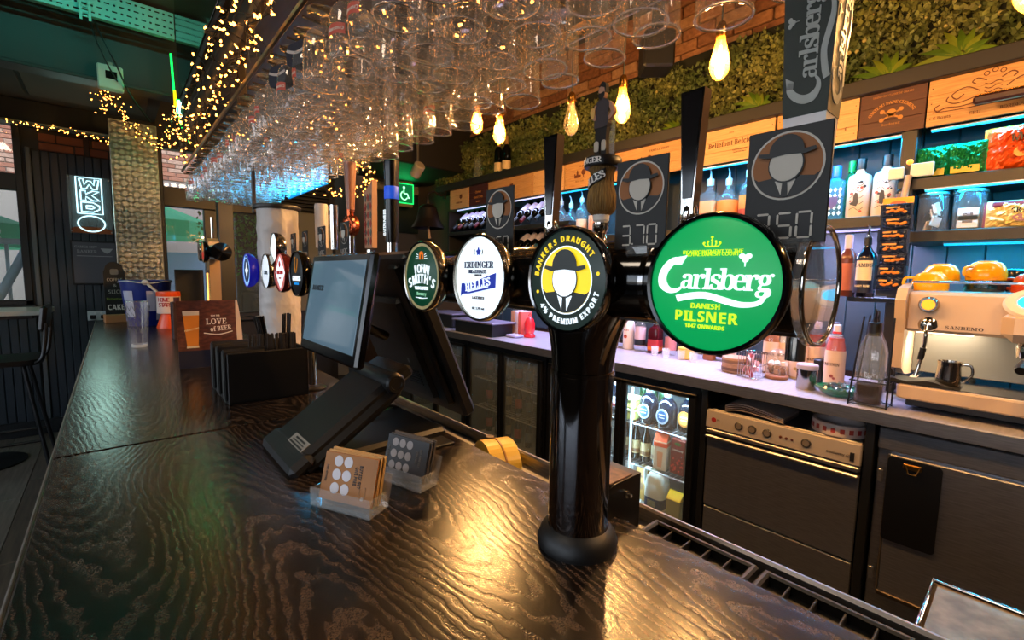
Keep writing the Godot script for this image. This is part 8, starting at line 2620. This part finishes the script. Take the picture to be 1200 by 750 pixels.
# ------------------------------------------------------------------ the dimpled silver font and the cream one beyond
func build_far_fonts() -> void:
	var bright: Material = mats["chrome"]
	var gloss: Material = mats["gloss_black"]
	var sil: Material = mats["badge_silver"]
	var f := thing("beer_font","stout dimpled silver-white beer font with four lit badges, middle of the bar","beer font",Vector3(.46,1.07,-1.83),FRONT)
	# hammered column: shallow scoops pressed into a round drum
	var b := mb()
	var nz := FastNoiseLite.new()
	nz.seed = 4
	nz.noise_type = FastNoiseLite.TYPE_CELLULAR
	nz.cellular_return_type = FastNoiseLite.RETURN_DISTANCE
	nz.frequency = 22.0
	var rr := func(a: float,y: float) -> Vector3:
		var r := .0725 + .01 * nz.get_noise_3d(cos(a) * .0725,y * .8,sin(a) * .0725)
		return Vector3(cos(a) * r,y,sin(a) * r)
	var segs := 64
	var rows := 70
	for j in rows:
		for k in segs:
			var a0 := TAU * k / segs
			var a1 := TAU * (k + 1) / segs
			var y0 := .6 * j / rows
			var y1 := .6 * (j + 1) / rows
			var q := []
			for w in [[a0,y0],[a1,y0],[a1,y1],[a0,y1]]:
				var p: Vector3 = rr.call(w[0],w[1])
				var da: Vector3 = rr.call(w[0] + .03,w[1]) - rr.call(w[0] - .03,w[1])
				var dy: Vector3 = rr.call(w[0],w[1] + .003) - rr.call(w[0],w[1] - .003)
				var nn := dy.cross(da).normalized()
				if nn.dot(Vector3(p.x,0,p.z)) < 0:
					nn = -nn
				q.append([p,nn])
			b.tri(q[0][0],q[1][0],q[2][0],q[0][1],q[1][1],q[2][1])
			b.tri(q[0][0],q[2][0],q[3][0],q[0][1],q[2][1],q[3][1])
	part(f,"dimpled_column",b.mesh(),mat("silver_lacquer",Color(.74,.72,.71),.45,.1))
	part(f,"top_rim",mb().lathe(v2([.07,.598,.078,.6,.08,.606,.078,.613,.05,.614,0,.614]),40).mesh(),fc(.1,.08,.07,.4))
	part(f,"foot_ring",mb().lathe(v2([0,0,.088,0,.088,.01,.074,.018,.07,.018]),40).mesh(),bright)
	var tb := mb()
	tb.frame(Transform3D(Basis(Vector3.BACK,-PI / 2),Vector3(0,.375,.03)))
	tb.lathe(v2([0,-.16,.03,-.155,.03,.63,0,.635]),28)
	part(f,"cross_tube",tb.mesh(),gloss)
	var white := glow("badge_white",Color(.93,.97,1.0),.95)
	var fs := font("sans",true)
	var zf := .098
	# blue, white, red and dark badges, far to near
	var o := badge(f,"blue badge with a white ring",Vector3(-.035,.381,zf),.06,glow("rim_blue",Color(.05,.06,.55),.6),glow("badge_navy",Color(.03,.06,.24),.7))
	var rb := mb()
	ring_poly(rb,.043,.055,.0003,48)
	part(o,"ring_band",rb.mesh(),glow("badge_sky",Color(.55,.72,.95),.8))
	part(o,"emblem_mark",mb().prism(v2([0,.03,.01,.008,.026,.0,.01,-.01,.0,-.03,-.01,-.01,-.026,.0,-.01,.008]),.0003,.0009).mesh(),white)
	part(o,"lettering",arc_text("ISLAND IPA",.007,fs,.049,.3,.22),glow("badge_navy",Color(.03,.06,.24),.7),Vector3(0,0,.0009))
	o = badge(f,"white badge with fine lettering",Vector3(.235,.379,zf),.055,sil,glow("badge_cool",Color(.86,.9,.95),.75),Basis.IDENTITY,Vector2(.92,1.0))
	letters(o,"CIDRE",.012,fc(.3,.35,.38,.5),Vector3(0,-.004,.0006),font("serif"))
	part(o,"underline",mb().box(Vector3(0,-.016,.0006),Vector3(.05,.0012,.0008)).mesh(),fc(.45,.48,.5,.5))
	o = badge(f,"white badge with a red crossed shield",Vector3(.4,.376,zf),.057,mat("rim_red",Color(.55,.2,.18),.2,.6),glow("badge_red_pale",Color(.8,.45,.42),.55))
	part(o,"diamond",mb().prism(v2([0,.046,.048,0,0,-.046,-.048,0]),.0002,.0008).mesh(),white)
	letters(o,"CRUZCAMPO",.0095,glow("badge_crimson",Color(.62,.06,.07),.5),Vector3(0,.0,.0012),fs,.8)
	part(o,"emblem_mark",mb().prism(circle(.009,16,Vector2(0,.024)),.001,.0016).mesh(),glow("badge_crimson",Color(.62,.06,.07),.5))
	letters(o,"SEVILLA",.004,glow("badge_crimson",Color(.62,.06,.07),.5),Vector3(0,-.016,.0012),fs)
	o = badge(f,"dark stout badge with a gold harp",Vector3(.555,.374,zf),.06,gloss,glow("badge_black",Color(.035,.04,.05),.6))
	letters(o,"GUINNESS",.0125,white,Vector3(0,-.012,.0008),font("serif",true),.72)
	letters(o,"DRAUGHT",.0055,glow("badge_cyan",Color(.1,.55,.85),.8),Vector3(0,-.026,.0008),fs)
	part(o,"harp_mark",mb().prism(band_poly(curve2(v2([-.012,.042,-.014,.02,-.008,.004,.004,.016,.01,.036,.0,.04,-.012,.042]),4),.004),.0002,.001).mesh(),glow("badge_gold",Color(.8,.5,.08),.7))
	o = badge(f,"plain white glowing oval set higher on the drum",Vector3(.275,.452,.082),.04,sil,white,Basis.IDENTITY,Vector2(.9,1.15))  # plain glowing white oval, built with the badge shape
	# handles
	var wood := fc(.62,.42,.33,.35)
	var copper := mat("copper",Color(.85,.42,.26),.22,1.0)
	o = part(f,"tap_lever",mb().lathe(v2([0,.58,.0125,.58,.02,.735,0,.738]),20).mesh(),wood,Vector3(.325,0,-.14))
	o.set_meta("label","pale tapered wooden lever over a copper disc")
	part(o,"copper_disc",mb().frame(Transform3D(Basis(Vector3.UP,.25) * Basis(Vector3.RIGHT,PI / 2),Vector3(0,.533,.0))).lathe(v2([0,-.012,.032,-.012,.036,-.008,.036,.008,.03,.012,.024,.009,.016,.009,.012,.013,0,.013]),32).mesh(),copper)
	part(o,"neck",mb().lathe(v2([0,.55,.01,.55,.013,.585,0,.588]),16).mesh(),copper)
	part(o,"valve",mb().lathe(v2([0,.4,.013,.4,.013,.5,0,.5]),16).mesh(),bright)
	o = part(f,"tap_lever",mb().prism(v2([-.026,.455,.026,.455,.03,.6,.03,.655,-.03,.62]),-.008,.008).mesh(),fc(.74,.56,.44,.45),Vector3(.48,0,-.14))
	o.set_meta("label","slant-topped lever patterned with tile diamonds")
	var tl := mb()
	var tl2 := mb()
	for i in 3:
		for j in 6:
			var c := Vector2(-.018 + .018 * i,.475 + .026 * j)
			(tl if (i + j) % 2 == 0 else tl2).prism([c + Vector2(0,.012),c + Vector2(.008,0),c + Vector2(0,-.012),c + Vector2(-.008,0)],.008,.0092)
	part(o,"tile_pattern",tl.mesh(),fc(.62,.22,.16,.5))
	part(o,"tile_pattern",tl2.mesh(),fc(.4,.42,.38,.5))
	letters(o,"CRUZCAMPO",.012,fc(.6,.05,.08,.5),Vector3(-.022,.535,.0098),fs,.85,Basis(Vector3.BACK,PI / 2))
	part(o,"valve",mb().lathe(v2([0,.4,.013,.4,.013,.45,0,.45]),16).mesh(),bright)
	o = part(f,"tap_lever",mb().lathe(v2([0,.465,.018,.465,.019,.48,.0195,.655,.021,.668,.021,.69,0,.692]),24).mesh(),fc(.045,.045,.055,.25),Vector3(.62,0,-.14))
	o.set_meta("label","round black stout lever with a blue band")
	part(o,"blue_band",mb().lathe(v2([.0198,.585,.0205,.587,.0205,.618,.0198,.62]),24).mesh(),glow("band_blue",Color(.1,.32,.85),.5))
	letters(o,"GUINNESS",.013,white,Vector3(-.004,.52,.02),fs,.8,Basis(Vector3.BACK,PI / 2))
	part(o,"valve",mb().lathe(v2([0,.4,.015,.4,.015,.465,0,.466]),16).mesh(),bright)
	o = part(f,"tap_lever",mb().lathe(v2([0,.47,.022,.47,.024,.625,.022,.632,0,.634]),20).mesh(),mats["silver_lacquer"],Vector3(.045,0,-.14))
	o.set_meta("label","short silver dimpled lever")
	part(f,"tap_lever",mb().lathe(v2([0,.46,.013,.46,.015,.615,0,.617]),16).mesh(),bright,Vector3(.175,0,-.14))
	o = part(f,"tap_lever",mb().box(Vector3(0,.72,0),Vector3(.028,.2,.012),.003).mesh(),fc(.16,.09,.07,.5),Vector3(-.35,0,.0))
	o.set_meta("label","dark wooden lever behind the drum")
	# small cards along the tube
	var zs := [-1.615,-1.495,-1.345,-1.175]
	var pr := ["4.20","4.60","4.95","4.95"]
	var lab := ["small black price card, leftmost of four, beside the dimpled font","small black price card, second of four from the dimpled font","small black price card 4.95 standing before the short silver lever","small black price card 95 under the copper disc"]
	for k in 4:
		price_card(lab[k],Vector3(.452,1.478,zs[k]),FRONT,.052 if k < 2 else .06,.088 if k < 2 else .092,pr[k])
	# cream font beyond
	var g := thing("beer_font","slim cream and gold beer font with two badges near the bar's far end","beer font",Vector3(.5,1.07,-3.55),FRONT)
	part(g,"column",mb().prism(v2([-.04,0,.04,0,.045,.5,.04,.56,.0,.585,-.04,.56,-.045,.5]),-.03,.03).mesh(),mat("cream_gold",Color(.72,.58,.42),.25,.4))
	part(g,"light_edge",mb().tube([Vector3(-.052,.02,.03),Vector3(-.052,.36,.03)],.006,6).mesh(),glow("edge_warm",Color(1.0,.72,.35),2.5))
	o = badge(g,"round silver badge with a red and white mark",Vector3(-.14,.5,.06),.062,bright,fc(.55,.5,.44,.3))
	part(o,"emblem_mark",mb().prism(circle(.03,20),.0003,.001).mesh(),fc(.32,.12,.1,.4))
	o = badge(g,"black-cased badge with a coloured disc",Vector3(.15,.49,.075),.066,gloss,glow("badge_warmdisc",Color(.5,.4,.3),.6))
	part(o,"emblem_mark",mb().prism(v2([-.03,-.045,.03,-.045,.04,.0,-.04,.0]),.0003,.001).mesh(),glow("badge_redband",Color(.65,.12,.08),.7))
	part(o,"emblem_mark",mb().prism(circle(.022,18,Vector2(0,.025)),.0003,.001).mesh(),glow("badge_gold",Color(.8,.5,.08),.7))
	var tb2 := mb()
	tb2.frame(Transform3D(Basis(Vector3.BACK,-PI / 2),Vector3(0,.49,.0)))
	tb2.lathe(v2([0,-.2,.05,-.195,.055,.3,0,.31]),24)
	part(g,"cross_tube",tb2.mesh(),gloss)
	part(g,"tap_lever",mb().lathe(v2([0,.585,.007,.585,.009,.72,0,.722]),12).mesh(),bright)
	# black post with dark beads by the window
	struct("pillar_2",slab(.62,.72,.0,2.2,-4.2,-4.1,.004),fc(.03,.032,.036,.4))

func build_cards() -> void:
	price_card("black price card 3.50, the largest, right of the green badge's top",Vector3(.447,1.474,-.152),FRONT,.066,.099,"3.50")
	price_card("black price card 3.70 beside the second tapered lever",Vector3(.447,1.474,-.298),FRONT,.066,.099,"3.70")
	price_card("black price card 4.50 half hidden behind the white wheat-beer badge",Vector3(.447,1.474,-.545),FRONT,.066,.099,"4.50")

func build_lights() -> void:
	# unseen fill lights added over the customers' side, behind and left of the camera, and over the servers' aisle
	fill_panel("added square fill light over the customers' floor, outside the picture",Vector3(-1.4,3.285,-.8),Color(1.0,.92,.82),1.8)
	fill_panel("added square fill light over the servers' end of the room, outside the picture",Vector3(1.2,3.285,1.3),Color(1.0,.9,.78),2.2)
	# teal strip that washes the beam and the cable tray
	var t := thing("light_strip","teal light strip on the ceiling in front of the green beam, above the picture","light strip",Vector3(-.25,3.285,-3.55))
	part(t,"diffuser",mb().box(Vector3.ZERO,Vector3(1.3,.02,.03),.004).mesh(),glow("teal_strip",Color(.25,1.0,.88),1.5))
	area(t,Vector3(0,-.014,0),Vector3(0,-.75,-1),Vector2(1.28,.025),Color(.38,1.0,.92),.5,Vector3(1,0,0))
	fill_panel("added square fill light in the recess beyond the bar, hidden by the soffit",Vector3(2.45,3.285,-6.4),Color(1.0,.93,.84),1.2)  # added fill light, brightens the otherwise dark recess
	# added cyan panel with invented stars, standing in for cyan-lit glass
	var b := thing("neon_sign","added cyan glow panel with made-up pale and yellow stars behind the far hanging glasses","neon sign",Vector3(.835,1.945,-2.72),FRONT)
	part(b,"panel",mb().box(Vector3.ZERO,Vector3(.66,.11,.012),.003).mesh(),glow("cyan_panel",Color(.06,.62,.92),.8))
	for k in 6:
		var st := []
		for i in 10:
			var r: float = [.045,.018][i % 2]
			st.append(Vector2(cos(TAU * i / 10 + k) * r * 1.2,sin(TAU * i / 10 + k) * r))
		part(b,"added_star",mb().prism(st,.006,.009).mesh(),glow("added_pale_glow",Color(.75,.95,1.0),1.1) if k % 3 else glow("added_yellow_glow",Color(.9,.85,.35),.9),Vector3(-.29 + .115 * k,.02 * sin(k * 2.0),0))
	for x in [-.3,.3]:
		part(b,"hanger",mb().tube([Vector3(x,.055,0),Vector3(x,.09,.03)],.003,6).mesh(),fc(.1,.1,.1,.5))
	area(b,Vector3(0,0,.014),Vector3(0,0,1),Vector2(.64,.1),Color(.1,.75,1.0),.35)

func fill_panel(label: String,at: Vector3,c: Color,energy: float) -> void:  # square fill light added for even brightness
	var o := thing("fill_light",label,"fill light",at)
	part(o,"frame",mb().box(Vector3(0,.004,0),Vector3(.66,.022,.66),.004).mesh(),fc(.7,.7,.7,.5))
	part(o,"diffuser",mb().box(Vector3(0,-.009,0),Vector3(.6,.008,.6),.002).mesh(),glow("fill_glow",c,1.5))
	area(o,Vector3(0,-.016,0),Vector3(0,-1,0),Vector2(.58,.58),c,energy)
